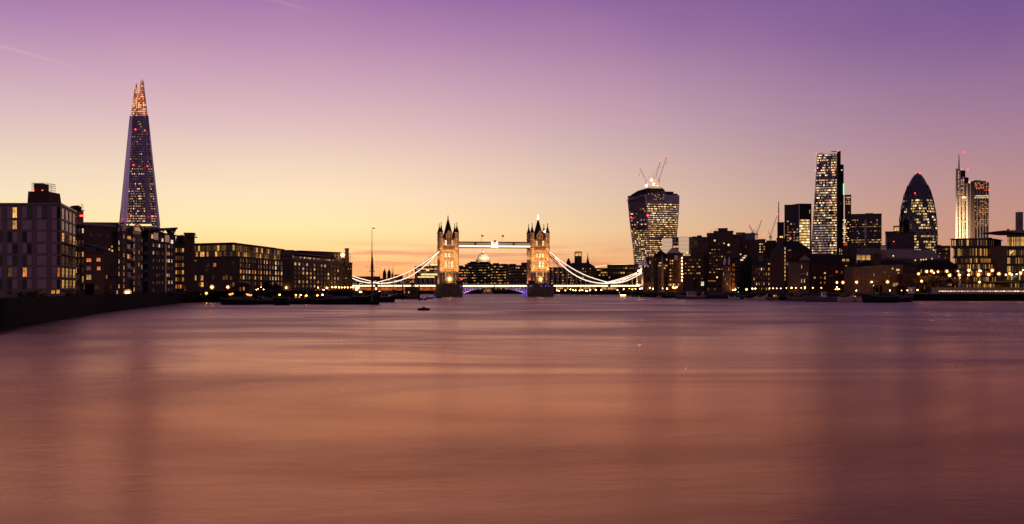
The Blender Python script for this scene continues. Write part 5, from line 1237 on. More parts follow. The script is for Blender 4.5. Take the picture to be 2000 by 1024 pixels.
# ------------------------------------------------------------------ other city blocks and the north bank
P_BAND = {'yellow': .65, 'warm': .15, 'dim': .2}
N = GN
FAR = [
 ('office_tower', 'dark slab tower with ten bright yellow floors, left of the wedge tower', 1560.5, 1700, 1585, 1704, 398.5, 40, 'brick_black', 0, 0, {}, {}),
 ('office_tower', 'dark blank slab with dim window bands joined to the yellow lit slab', 1532, 1705, 1560, 1698, 401, 40, 'spandrel', 0, 0, {}, {}),
 ('office_tower', 'narrow plain dark tower just left of the slab with yellow floors', 1518.5, 1660, 1531.5, 1660, 435, 30, 'brick_black', 0, 0, {}, {}),
 ('office_tower', 'slim dark tower with a few bright floors, squeezed right of the wedge tower core', 1650, 1760, 1662.5, 1760, 381.5, 30, 'brick_dark', 0, 0, {}, {}),
 ('office_tower', 'broad black office tower with thin broken yellow light bands, right of the wedge tower', 1659, 1690, 1722, 1690, 418.5, 40, 'glass_black', 0, 0, {}, dict(plant=((1690, 1706, 416.8),))),
 ('office_block', 'grey stepped office block with pale end wall, left of the bullet tower', 1729, 1560, 1752, 1560, 453, 40, 'concrete_dark', 4, 4, {'dark': 1}, {}),
 ('office_block', 'dark sloping sided office block in front of the bullet tower', 1738, 1545, 1786, 1545, 455, 30, 'concrete_dark', 0, 0, {}, {}),
 ('office_block', 'small gold lit penthouse block peeping out behind the dark sloping block', 1745, 1600, 1757, 1600, 442, 20, 'pale_clad', 1, 1, {'gold': 1}, dict(fw=.9, fh=.9, vbot=452)),
 ('office_block', 'pale blank clad office range at the foot of the black office tower', 1674, 1480, 1721, 1480, 484, 30, 'concrete', 0, 0, {}, dict(plant=((1682, 1694, 480.5),))),
 ('office_block', 'pale ribbed low block between the black office tower and the bullet tower', 1733, 1490, 1786, 1490, 485, 30, 'concrete', 1, 12, {'dark': .7, 'dim': .3}, dict(fh=.3)),
 ('office_block', 'white slim stair tower with lit glass, between two pale ranges', 1720, 1470, 1731, 1470, 480, 20, 'fin_pale', 5, 2, {'gold': .6, 'dark': .4}, dict(fw=.5)),
 ('office_block', 'brown block with a small lit attic right of the bullet tower', 1828, 1500, 1856, 1500, 481, 30, 'brick_brown', 4, 6, {'dark': .7, 'orange': .2, 'dim': .1}, dict(plant=((1830, 1838, 478.5),), vbot=520)),
 ('office_block', 'low tan block with a lit window, below the brown block with the lit attic', 1836, 1400, 1856, 1400, 497, 20, 'brick_tan', 2, 3, {'dark': .5, 'yellow': .3, 'dim': .2}, dict(vbot=520)),
 ('office_block', 'long pale vaulted hall roof lit along its edge by a string of lamps', 1738, 1300, 1838, 1330, 505, 26, 'concrete_brown', 0, 0, {}, dict(roof='gable', rh=11, rmat='concrete')),
 ('office_block', 'gold lit glass hall behind the terrace chimneys', 1672, 1250, 1706, 1250, 496, 20, 'pale_clad', 1, 14, {'gold': 1}, dict(fw=.85, fh=.8, vbot=510)),
 ('office_block', 'slim tower with a red lit sign at the foot of the wedge tower', 1646, 1500, 1657, 1500, 475, 12, 'concrete_brown', 0, 0, {}, {}),
 ('office_block', 'narrow block with white lit column beside the slim tower with the red sign', 1638, 1510, 1646, 1510, 484, 12, 'brick_dark', 6, 2, {'white': .7, 'dim': .3}, dict(fw=.5, vbot=500)),
 ('office_block', 'pale glass cube with painted sky glow left of a dark slot with one lit floor', 1293.5, 1320, 1313.5, 1320, 466, 20, 'sky_glow_glass', 0, 0, {}, dict(rmat='white_paint', rh=.4)),
 ('office_block', 'dark recessed slot block with one lit floor between two pale glass cubes', 1313, 1328, 1326, 1328, 464.5, 18, 'glass_black', 0, 0, {}, {}),
 ('office_block', 'pale glass cube with painted sky glow right of the dark slot', 1325.5, 1320, 1346, 1320, 463.5, 20, 'sky_glow_glass', 0, 0, {}, dict(rmat='white_paint', rh=.4)),
 ('office_block', 'dark flat roofed office range right of the pale glass cubes', 1346, 1325, 1384, 1325, 464, 30, 'concrete_dark', 6, 5, {'dark': .7, 'dim': .2, 'yellow': .1}, dict(plant=((1352, 1366, 462), (1362, 1371, 460)), vbot=492)),
 ('office_block', 'white finned rooftop office with glowing slots behind the brown stepped hotel', 1438, 1500, 1455, 1500, 455, 20, 'concrete', 1, 6, {'gold': .6, 'dark': .4}, dict(fw=.4, fh=.9, vbot=470)),
 ('office_block', 'violet tinted rooftop plant block right of the white finned rooftop office', 1455, 1480, 1475, 1480, 456.5, 20, 'steel_blue', 2, 6, {'dark': 1}, dict(vbot=470)),
 ('office_block', 'grey gabled building site block under the pale cranes', 1493, 1500, 1521, 1500, 474, 25, 'concrete_dark', 0, 0, {}, dict(plant=((1497, 1516, 470),))),
 ('office_block', 'brown block with two bright roof lamps beneath the narrow plain tower', 1517, 1480, 1536, 1480, 466, 25, 'concrete_brown', 0, 0, {}, {}),
 ('office_block', 'dark scaffolded block with scattered work lights left of the gabled site block', 1482, 1490, 1495, 1490, 468, 20, 'brick_dark', 6, 3, {'dark': .6, 'orange': .2, 'white': .2}, dict(vbot=500)),
 ('office_block', 'long grey low block with a pale parapet behind the twin pinnacle building', 1459, 1200, 1492, 1200, 499, 20, 'concrete', 0, 0, {}, {}),
 ('office_block', 'dark infill block with scattered warm windows behind the warehouses on the quay', 1490, 1150, 1552, 1150, 502, 26, 'brick_dark', 5, 12, P_SOME, {}),
 ('office_block', 'low dark skyline block with small warm windows beneath the bullet tower', 1786, 1380, 1838, 1380, 497, 20, 'brick_dark', 2, 10, {'dark': .5, 'yellow': .35, 'dim': .15}, dict(vbot=510, plant=((1808, 1816, 487),))),
 ('office_block', 'plain dark city block filling the gap left of the slim tower with the red sign', 1585, 1560, 1640, 1560, 499, 20, 'brick_black', 3, 20, {'yellow': .6, 'dim': .4}, dict(fw=.5, vbot=520)),
]
FB = {}
for i, (nm, lb, u0, Y0, u1, Y1, vt, dp, m_, rw, cl, pal, kw) in enumerate(FAR):
    kw = dict(kw); FB[lb] = building(nm, lb, u0, Y0, u1, Y1, vt, dp, m_, rw, cl, kw.pop('fw', .7), kw.pop('fh', .45), pal or P_FEW, 300 + i, zb=N, over=kw.pop('over', .4), **kw)
def fb(s): return next(v for k, v in FB.items() if s in k)
def lit_grid(d, v0, v1, rows, cols, ch, mats, iw=.9, ih=.6, ua=None, ub=None):
    A, B = d['A'], d['B']; a = A if ua is None else on_plane(A, B, ua, 500)[:2]; b = B if ub is None else on_plane(A, B, ub, 500)[:2]
    y = A[1]; mb = MB(); cells(mb, (*a, Z(v1, y)), (*b, Z(v1, y)), (*b, Z(v0, y)), (*a, Z(v0, y)), rows, cols, ch, iw, ih, .25); mb.build('lit_floors', mats, d['r'], stuff=True)
rg = random.Random(91)
OM = ['office_bright', 'office_yellow', 'office_dim', 'office_mid']
lit_grid(fb('ten bright yellow'), 428, 492, 12, 7, lambda r, c: (1 if rg.random() < .7 else 0) if r < 12 else None, OM, .95, .66, 1561.5, 1581)
lit_grid(fb('ten bright yellow'), 409, 417, 1, 1, lambda r, c: 1, OM, .6, .9, 1580, 1582.5)
lit_grid(fb('dim window bands'), 430, 478, 9, 8, lambda r, c: (2 if rg.random() < .6 else 3) if rg.random() < (.25 if r > 5 else .6) else None, OM, .9, .45, 1534, 1559)
d = fb('ten bright yellow'); mb = MB(); p = d['A']; mb.box(p[0] - .8, p[0] + .6, p[1] - 1.2, p[1] + 2, GN, d['z1']); q = on_plane(d['A'], d['B'], 1582, 450); mb.box(q[0] - .7, q[0] + .7, q[1] - .9, q[1] - .05, GN, Z(436, 1700)); mb.build('corner_fin', 'fin_pale', d['r'])
lit_grid(fb('squeezed right'), 384, 430, 11, 4, lambda r, c: (1 if rg.random() < .5 else 3) if r in (8, 9, 7, 10, 3) and rg.random() < .7 else None, OM, .9, .45, 1652, 1661)
lit_grid(fb('squeezed right'), 428, 480, 13, 4, lambda r, c: (1 if rg.random() < .5 else 0) if rg.random() < .55 else None, OM, .9, .45, 1646, 1658)
bands = {0: .1, 1: .65, 2: .8, 3: .15, 4: .05, 5: .1, 6: .35, 7: .08, 8: .75, 9: .3, 10: .1, 11: .35}
lit_grid(fb('thin broken yellow'), 424, 480, 13, 26, lambda r, c: (3 if rg.random() < .6 else 2) if rg.random() < bands.get(r, .06) * (1 if c > 1 else .3) else None, OM, .97, .3, 1659.5, 1721.5)
d = fb('thin broken yellow'); mb = MB(); q = on_plane(d['A'], d['B'], 1690, 450); mb.box(q[0] - 1.6, q[0] + 1.6, q[1] - .8, q[1] - .1, Z(466, 1690), Z(430, 1690)); mb.build('lift_shaft', 'lead', d['r'])
d = fb('slim tower with a red'); win_at(d['r'], d['A'], d['B'], 1648, 475.5, 1655, 480, 'red')
d = fb('one lit floor between'); win_at(d['r'], d['A'], d['B'], 1314, 480, 1325.5, 484, 'yellow'); lit_grid(d, 466, 480, 4, 6, lambda r, c: 2 if rg.random() < .3 else None, OM)
for s in ('left of a dark slot', 'right of the dark slot'):
    d = fb(s); mb = MB()
    for k in range(1, 13): zz_ = d['g'] + 2 + (d['z1'] - d['g'] - 2) * k / 13; mb.prism([along(d['A'], d['B'], 0, .01), along(d['A'], d['B'], 0, .12), along(d['A'], d['B'], 1, .12), along(d['A'], d['B'], 1, .01)], zz_, zz_ + .25)
    mb.build('louvre', 'pale_clad', d['r'])
    mb = MB(); mb.box(d['B'][0] - .4, d['B'][0] + .3, d['B'][1] - .4, d['B'][1], GN, d['z1']); mb.build('corner_fin', 'white_paint', d['r'])
for s, us in (('end wall', (1730, 1732)),):
    d = fb(s); mb = MB(); q = on_plane(d['A'], d['B'], us[0] - 1, 470); q2 = on_plane(d['A'], d['B'], us[1], 470); mb.box(q[0], q2[0], q[1] - .6, q[1] - .02, GN, Z(460, 1560)); mb.build('end_panel', 'fin_pale', d['r'])
mb = MB(); x = X(1525.5, 1660); mb.lathe(x, 1675, [(.9, Z(436, 1660)), (.7, Z(405, 1660)), (.5, Z(392, 1660))], 6); t_ = mb.build('mast', 'steel_dark', fb('narrow plain dark')['rf'])
for (u, v) in ((1524, 463), (1527.5, 463)):
    d = fb('two bright roof lamps'); mb = MB(); y = d['A'][1] - 1; mb.lathe(X(u, y), y, [(.1, Z(v, y) - 1.2), (1.3, Z(v, y)), (.1, Z(v, y) + 1.2)], 6); mb.build('roof_lamp', 'lamp_soft', d['r'])
d = fb('vaulted hall')
for u, v in ((1744, 500), (1787, 508.5), (1798, 507.5), (1803, 507.2), (1808, 506.8), (1819.5, 505.5)):
    p = on_plane(d['A'], d['B'], u, v); mb = MB(); mb.lathe(p[0], p[1] - 1.2, [(.1, p[2] - .9), (.9, p[2]), (.1, p[2] + .9)], 6); mb.build('eave_lamp', 'lamp_soft', d['r'])
red_lights(fb('dark blank slab')['r'], [(1543.5, 466, 1690)], 2.2)
red_lights(fb('scaffolded block')['r'], [(1492.5, 459, 1480)], 2.0)
red_lights(fb('dark sloping')['r'], [(1745.5, 472, 1540)], 1.0)

# brown stepped hotel
def stepped_hotel():
    r = thing('stepped_hotel', 'huge brown stepped hotel with rows of small amber windows and a jagged roofline', 'hotel', (X(1405, 925), 925, GN))
    boxes = [(1334, 912, 1374, 501, 30), (1350, 919, 1376, 486, 30), (1362, 921, 1384, 471.5, 30), (1374, 926, 1444, 466, 26), (1381, 930, 1395, 456.5, 20), (1394, 931, 1432, 452.5, 20), (1403, 933, 1421, 447.2, 14), (1430, 935, 1456, 459.5, 26), (1440, 938, 1482, 470, 26), (1384, 916, 1420, 497, 26), (1418, 920, 1450, 487, 20)]
    rng = random.Random(19)
    for i, (u0, y, u1, vt, dp) in enumerate(boxes):
        mb = MB(); P = fp(u0, y, u1, y, dp); zt = Z(vt, y); mb.prism(P, GN - 1, zt); w = mb.build('block', 'concrete_brown', r)
        mb = MB(); mb.prism(off(P, .25), zt + .01, zt + .5 + .02 * i); mb.build('parapet', 'brick_dark', w)
        mb = MB(); v = vt + 8
        while v < 552: mb.prism([along(P[0], P[1], .01, .005 * i + .01), along(P[0], P[1], .01, .2), along(P[0], P[1], .99, .2), along(P[0], P[1], .99, .01)], Z(v + 2.2, y), Z(v, y)); v += 7.2
        if i in (0, 1, 3, 9, 10): mb.build('spandrel_band', 'brick_dark', w)
    A, B = fp(1334, 912, 1374, 912, 30)[:2]
    for row, v in enumerate((507, 513.5, 520, 526.5, 532.5)):
        for u in (1339, 1345, 1349, 1353, 1357, 1362, 1366): 
            k = rng.choice(['dim', 'orange', 'dim', 'yellow', 'dark', 'dark', 'warm']); win_at(r, A, B, u - 1.6, v, u + 1.6, v + 2.6, k)
    A, B = fp(1384, 916, 1420, 916, 26)[:2]
    for row, v in enumerate((500, 507, 512.5, 519, 525, 531)):
        for u in (1387, 1391.5, 1395, 1400, 1405, 1410, 1416): win_at(r, A, B, u - 1.5, v, u + 1.5, v + 2.4, rng.choice(['dim', 'orange', 'dim', 'yellow', 'dark', 'dark', 'dark']))
    A, B = fp(1374, 926, 1444, 926, 26)[:2]
    for v in (474.5, 481, 487, 493.5):
        for u in (1383, 1387, 1391, 1396, 1404): win_at(r, A, B, u - 1.1, v, u + 1.1, v + 2.2, rng.choice(['yellow', 'warm', 'dim', 'dim', 'dark', 'white']))
    A, B = fp(1440, 938, 1482, 938, 26)[:2]
    for u, k in ((1444, 'orange'), (1449, 'warm'), (1452, 'orange'), (1455.5, 'warm')): win_at(r, A, B, u - 1.8, 481, u + 1.8, 483.6, k)
    win_at(r, A, B, 1440.5, 496.5, 1452, 499, 'yellow')
    A, B = fp(1418, 920, 1450, 920, 20)[:2]; win_at(r, A, B, 1421, 491, 1427, 494, 'dim')
    for u, v, s in ((1396, 470, .9), (1414, 475.5, .6), (1423, 478.5, 1.0), (1446.5, 497, .7), (1342, 494, .9), (1400.5, 542, .8)):
        y = 909; mb = MB(); mb.lathe(X(u, y), y, [(.05, Z(v, y) - s), (s, Z(v, y)), (.05, Z(v, y) + s)], 6); mb.build('wall_lamp', 'lamp_soft', r)
    A, B = fp(1334, 912, 1374, 912, 30)[:2]
    win_at(r, A, B, 1339, 497, 1349, 500.5, 'yellow'); win_at(r, A, B, 1369, 550, 1375, 559, 'white')
    for u in (1355.5, 1371): win_at(r, A, B, u - 1.5, 544, u + 1.5, 547, 'yellow')
    for u, v in ((1398, 446), (1432, 449), (1388, 450)): mb = MB(); mb.tube((X(u, 935), 935, Z(456, 935)), (X(u, 935), 935, Z(v, 935)), .15); mb.build('antenna', 'steel_dark', r)
    # single storey riverside restaurant at its foot
    y = 893; d = building('riverside_pavilion', 'single storey riverside restaurant with dim panelled front below the brown hotel', 1379, y, 1413, y, 559.5, 12, 'brick_tan', 1, 5, .7, .5, {'dim': .6, 'dark': .4}, 55, zb=GN)
    mb = MB(); mb.box(X(1383, y), X(1397, y), y - 1.2, y - .01, Z(549.4, y), Z(548.4, y)); mb.build('lit_awning', 'lit_orange', d['r'])
stepped_hotel()
def pyramid_block():
    d = building('office_block', 'dark brick block with a pyramid roof and a vertical string of lamps on its corner', 1304, 985, 1334, 985, 496, 26, 'brick_brown', 0, 0, zb=GN, rmat='slate')
    A, B, r = d['A'], d['B'], d['r']; rng = random.Random(5)
    mb = MB(); P = [(X(1305, 990), 990), (X(1331, 990), 990), (X(1331, 990), 1008), (X(1305, 990), 1008)]; c = ((P[0][0] + P[1][0]) / 2, 999); zb_ = d['z1'] + .6; zt = Z(484, 990)
    T = [(c[0] + (p[0] - c[0]) * .25, c[1] + (p[1] - c[1]) * .25) for p in P]; mb.prism(P, zb_, zt, top=T); mb.build('pyramid_roof', 'lead', d['rf'])
    mb = MB(); 
    for k in range(8): mb.lathe(X(1332.5, 983), 983.6, [(.05, Z(504 + k * 6.3, 984) - .4), (.36, Z(504 + k * 6.3, 984)), (.05, Z(504 + k * 6.3, 984) + .4)], 6)
    mb.build('lamp_string', 'bulb_warm', r)
    for v in (508, 513.5, 520, 526, 532, 538, 545):
        for u in (1309.5, 1313.5): win_at(r, A, B, u - 1.4, v, u + 1.4, v + 2.8, rng.choice(['dim', 'warm', 'white', 'dim', 'orange']))
    win_at(r, A, B, 1317, 499, 1323.5, 508, 'sky', 'w')
    for u in (1307, 1310, 1315, 1318, 1325): win_at(r, A, B, u - 1.2, 554, u + 1.2, 558.5, rng.choice(['warm', 'orange', 'white']))
    d = building('office_block', 'steep gabled dark brick block left of the block with the string of lamps', 1276, 995, 1306, 995, 500, 24, 'brick_dark', 6, 5, .4, .4, {'dark': .8, 'dim': .1, 'white': .1}, 81, zb=GN, roof='front', rh=5)
    y = 990; x = X(1293.5, y); r = thing('church_spire', 'slender floodlit stone church spire in front of the steep gabled dark block', 'spire', (x, y, GN)); mb = MB(); mb.box(x - 1.2, x + 1.2, y - 1.2, y + 1.2, GN - 1, Z(516, y)); mb.lathe(x, y, [(1.2, Z(516, y)), (1.5, Z(514.5, y)), (.8, Z(513, y)), (.6, Z(507, y)), (.1, Z(495, y))], 8); mb.build('spire', 'stone', r)
    mb = MB()
    for u, v in ((1288, 519), (1301, 519), (1290, 514), (1297, 524)): mb.box(X(u - 2.5, y), X(u + 2.5, y), y - .6, y - .1, Z(v, y) - .5, Z(v, y) + .5)
    mb.build('lit_clerestory', 'lit_yellow', r)
    mb = MB(); mb.box(X(1286, y), X(1303, y), y, y + 8, GN - 1, Z(512, y)); mb.build('nave', 'stone_dark', r)
    y = 1080; x = X(1258, y); r = thing('lit_gatehouse', 'small white floodlit gatehouse with a steep hipped top behind the abutment tower', 'gatehouse', (x, y, GN)); mb = MB(); mb.box(X(1249, y), X(1266, y), y, y + 8, GN - 1, Z(519, y)); mb.build('wall', 'white_paint', r)
    mb = MB(); mb.prism([(X(1249, y), y), (X(1266, y), y), (X(1266, y), y + 8), (X(1249, y), y + 8)], Z(519, y) + .01, Z(510, y), top=[(X(1252, y), y + 3), (X(1261, y), y + 3), (X(1261, y), y + 5), (X(1252, y), y + 5)]); mb.lathe(X(1260, y), y + 4, [(1.6, Z(512, y)), (.9, Z(508, y)), (.1, Z(504, y))], 8); mb.build('roof', 'white_paint', r)
    l = bpy.data.lights.new('floodlight', 'AREA'); l.size = 4; l.energy = 3500; l.color = (1, .8, .55); o = bpy.data.objects.new('floodlight', l); col.objects.link(o); o.parent = r; o.location = (0, -9, 12); o.rotation_euler = (math.radians(125), 0, 0)
    building('office_block', 'dark block with rounded trees in front, behind the lit gatehouse', 1262, 1090, 1282, 1090, 503, 20, 'brick_dark', 4, 4, .5, .4, P_FEW, 82, zb=GN)
pyramid_block()
def quay_buildings():
    # twin pinnacle building
    d = building('quay_house', 'narrow grey gothic quay building with two white pinnacles on its parapet', 1411, 868, 1432, 868, 519, 14, 'stone_dark', 5, 6, .35, .6, {'dark': .5, 'dim': .3, 'orange': .2}, 91, 's', zb=GN)
    for u in (1415.5, 1424.5):
        mb = MB(); x = X(u, 869); mb.lathe(x, 869.5, [(.9, d['z1']), (.9, d['z1'] + 1.5), (1.1, d['z1'] + 1.7), (.1, Z(501.5, 869))], 8); mb.build('pinnacle', 'white_paint', d['r'])
    d = building('quay_house', 'amber floodlit slim brick gable between the pinnacle building and a black block', 1430, 866, 1438, 866, 511, 14, 'brick_red', 6, 3, .4, .6, {'dark': .5, 'orange': .5}, 92, zb=GN, roof='front', rh=2.5)
    l = bpy.data.lights.new('floodlight', 'AREA'); l.size = 1; l.energy = 900; l.color = (1, .36, .1); o = bpy.data.objects.new('floodlight', l); col.objects.link(o); o.parent = d['r']; o.location = (0, -3, 2); o.rotation_euler = (math.radians(155), 0, 0)
    d = building('warehouse', 'tall plain black quay block with pale balconies on its left corner', 1438, 862, 1468, 864, 504, 20, 'brick_black', 6, 2, .3, .4, {'dark': 1}, 93, zb=GN, rmat='brick_black')
    balconies(d['r'], d['A'], d['B'], [Z(v, 862) for v in (514, 521, 528, 535, 542, 549)], [.07], 3.0, 1.0, 'roof_metal', 'concrete')
    mb = MB()
    for u, v in ((1449, 508), (1453, 503.5), (1456, 500)): mb.box(X(u - 2.5, 861), X(u + 2.5, 861), 861, 861.8, Z(v + 1.2, 861), Z(v - 1.2, 861))
    mb.build('lit_terrace', 'lit_white', d['r'])
    d = building('quay_flats', 'row of riverside flats with boxy pale balconies and a low slate roof', 1468, 846, 1531, 838, 519, 18, 'brick_dark', 5, 12, .4, .55, {'dark': .45, 'warm': .25, 'dim': .2, 'white': .1}, 94, zb=GN, roof='gable', rh=3.6)
    A, B = d['A'], d['B']
    balconies(d['r'], A, B, [Z(v, 842) for v in (533, 543.5, 553)], [.14, .32, .5, .66, .82, .96], 2.4, 1.2, 'pale_clad', 'concrete')
    for k in range(3): win_at(d['r'], A, B, 1500 + k * 4, 514, 1503 + k * 4, 517, 'yellow')
    d = building('warehouse', 'tall dark hip roofed warehouse with a lit glass stair at its corner', 1532, 802, 1586, 806, 490, 24, 'brick_red', 5, 7, .35, .5, {'dark': .93, 'orange': .04, 'dim': .03}, 95, 'b', zb=GN, roof='hip', rh=7.0, rmat='slate')
    A, B = d['A'], d['B']
    for k in range(9): win_at(d['r'], A, B, 1531.8, 483 + k * 7.5, 1534.5, 488.5 + k * 7.5, 'warm' if k % 3 else 'white')
    win_at(d['r'], A, B, 1539, 488, 1545, 490.3, 'white'); win_at(d['r'], A, B, 1546.5, 553, 1552, 557, 'yellow')
    d = building('warehouse', 'long dark brick warehouse with a big black roof and one red lit window', 1580, 788, 1672, 792, 515, 22, 'brick_red', 0, 0, .35, .5, P_FEW, 96, zb=GN, roof='gable', rh=6.5, rmat='slate', chim=((.16, 1.2, 2.2), (.72, 1.5, 2.2)))
    A, B, r = d['A'], d['B'], d['r']
    for u0, v0, w, h, k in ((1589.5, 540.5, 3.2, 4, 'white'), (1602, 541, 2, 3, 'orange'), (1609, 532, 4, 3, 'yellow'), (1610, 540, 2.5, 6, 'orange'), (1602, 551, 2, 2.5, 'orange'), (1609.5, 551, 2.5, 2.5, 'orange'), (1632, 528.5, 4, 5, 'red'), (1642, 529, 4, 6, 'dim'), (1650.5, 518.5, 4, 6, 'yellow'), (1620, 538, 7, 1.5, 'dim'), (1662, 519, 3, 4, 'dim')): win_at(r, A, B, u0, v0, u0 + w, v0 + h, k, 'b')
    rr = random.Random(4)
    for u in (1588, 1596, 1616, 1624, 1634, 1644, 1655, 1664):
        for v in (520, 530.5, 541, 551):
            if rr.random() < .75 and not (v in (520, 530.5) and u in (1634, 1644, 1655)): win_at(r, A, B, u - 1.4, v, u + 1.4, v + 5, rr.choice(['dark', 'black']), 'b')
    for u in (1650.5, 1658.5):
        y = 790; mb = MB(); x, z = X(u, y), Z(508.5, y); mb.prism([(x - .7, y + 2.5), (x + .7, y + 2.5), (x + .7, y + 4.4), (x - .7, y + 4.4)], z - .6, z + .9); mb.build('skylight', 'lit_yellow', d['rf'])
    d = building('turret_house', 'corner house with a pale pyramid turret roof and narrow balconies beside the long black roof', 1562, 782, 1580, 784, 512, 16, 'brick_tan', 4, 3, .3, .5, {'dark': .7, 'white': .3}, 97, zb=GN)
    y = 783; P = [(X(1566, y), y + .5), (X(1582, y), y + .5), (X(1582, y), y + 6), (X(1566, y), y + 6)]; mb = MB(); mb.prism(P, d['z1'] + .62, Z(508, y)); tu = mb.build('turret', 'brick_tan', d['rf'])
    c = ((P[0][0] + P[1][0]) / 2, y + 3.2); mb = MB(); mb.prism(off(P, .5), Z(508, y) + .01, Z(498, y), top=[(c[0] + (p[0] - c[0]) * .04, c[1] + (p[1] - c[1]) * .04) for p in P]); mb.build('pyramid_roof', 'roof_metal', tu)
    balconies(d['r'], d['A'], d['B'], [Z(v, 782) for v in (537, 547.5)], [.35], 3.6, 1.2, 'white_paint', 'concrete')
    # low tan house with a bowed roof edge
    d = building('quay_house', 'low tan quay house with a thin bowed roof edge behind the lit street lamps', 1668, 752, 1763, 756, 521, 16, 'brick_tan', 0, 0, zb=GN)
    A, B, r = d['A'], d['B'], d['r']; mb = MB(); pts = []
    for k in range(13):
        t = k / 12; v = 523 - 5.2 * math.sin(min(1, t * 1.25) * math.pi / 2) + (0 if t < .8 else 0); p = along(A, B, t, .35); pts.append((p[0], p[1], Z(v, 754)))
    for a, b in zip(pts, pts[1:]): mb.prism([(a[0], a[1]), (b[0], b[1]), (b[0] + .1, b[1] + 17), (a[0] + .1, a[1] + 17)], d['z1'] - .5, (a[2] + b[2]) / 2)
    mb.build('bowed_roof', 'concrete', r)
    for u0, v0, w, h, k in ((1741.5, 521.5, 3.5, 5.5, 'yellow'), (1750, 525.5, 7, 3.5, 'white'), (1753, 531.5, 3, 3, 'yellow'), (1726, 530, 4.5, 4, 'dim'), (1743, 552.5, 12, 7, 'gold'), (1712, 538, 4, 3, 'dark'), (1712, 548, 4, 3, 'dark'), (1724, 548, 3, 4, 'dark'), (1735, 538, 4, 5, 'black')): win_at(r, A, B, u0, v0, u0 + w, v0 + h, k, 's')
    for u in (1674, 1681, 1690, 1699, 1707): win_at(r, A, B, u - 1.6, 528, u + 1.6, 540, 'dark', 's'); win_at(r, A, B, u - 1.6, 545, u + 1.6, 558, 'black', 's')
    d = building('chimney_terrace', 'dark terrace with a long black roof, dormers and tall chimneys behind the tan quay house', 1672, 800, 1792, 806, 519, 14, 'brick_dark', 1, 16, .5, .7, {'dark': .9, 'orange': .1}, 98, zb=GN, roof='hip', rh=3.8, chim=((.10, 1.9, 1.6), (.23, 1.9, 1.6), (.62, 1.5, 1.8), (.70, 1.5, 1.8), (.93, .8, 1.5)), vbot=526)
    y = 798; mb = MB(); P = [(X(1705, y), y), (X(1721, y), y), (X(1721, y), y + 6), (X(1705, y), y + 6)]; mb.prism(P, d['z1'], Z(497, y)); c = ((P[0][0] + P[1][0]) / 2, y + 3); mb.prism(off(P, .4), Z(497, y) + .01, Z(492, y), top=[(c[0] + (p[0] - c[0]) * .05, c[1] + (p[1] - c[1]) * .05) for p in P]); mb.build('roof_turret', 'brick_dark', d['rf'])
    d = building('brick_house', 'low red brick house with a ribbed wall, right of the tan quay house', 1763, 748, 1789, 748, 537, 12, 'brick_red', 1, 8, .5, .8, {'dark': 1}, 99, 'b', zb=GN, rmat='concrete_dark', rh=.4)
    building('terrace_house', 'dark red brick terrace behind the amber lit bare trees', 1786, 815, 1872, 815, 520, 14, 'brick_red', 3, 12, .35, .5, {'dark': .75, 'dim': .15, 'warm': .1}, 100, zb=GN, roof='hip', rh=4, chim=((.2, 1.5, 1.6), (.55, 1.5, 1.6), (.8, 1.5, 1.6)))
    building('garden_pavilion', 'small amber lit kiosk under the trees beside the glass hotel', 1848, 700, 1860, 700, 549, 6, 'brick_red', 2, 3, .5, .5, {'orange': .8, 'dim': .2}, 101, zb=GN, roof='front', rh=1.8)
    building('quay_shed', 'small white lit quay hut on the embankment corner beside the mooring piles', 1778, 712, 1787, 712, 560.5, 4, 'white_paint', 1, 2, .5, .6, {'gold': .5, 'dark': .5}, 102, zb=GN, rh=.3)
quay_buildings()
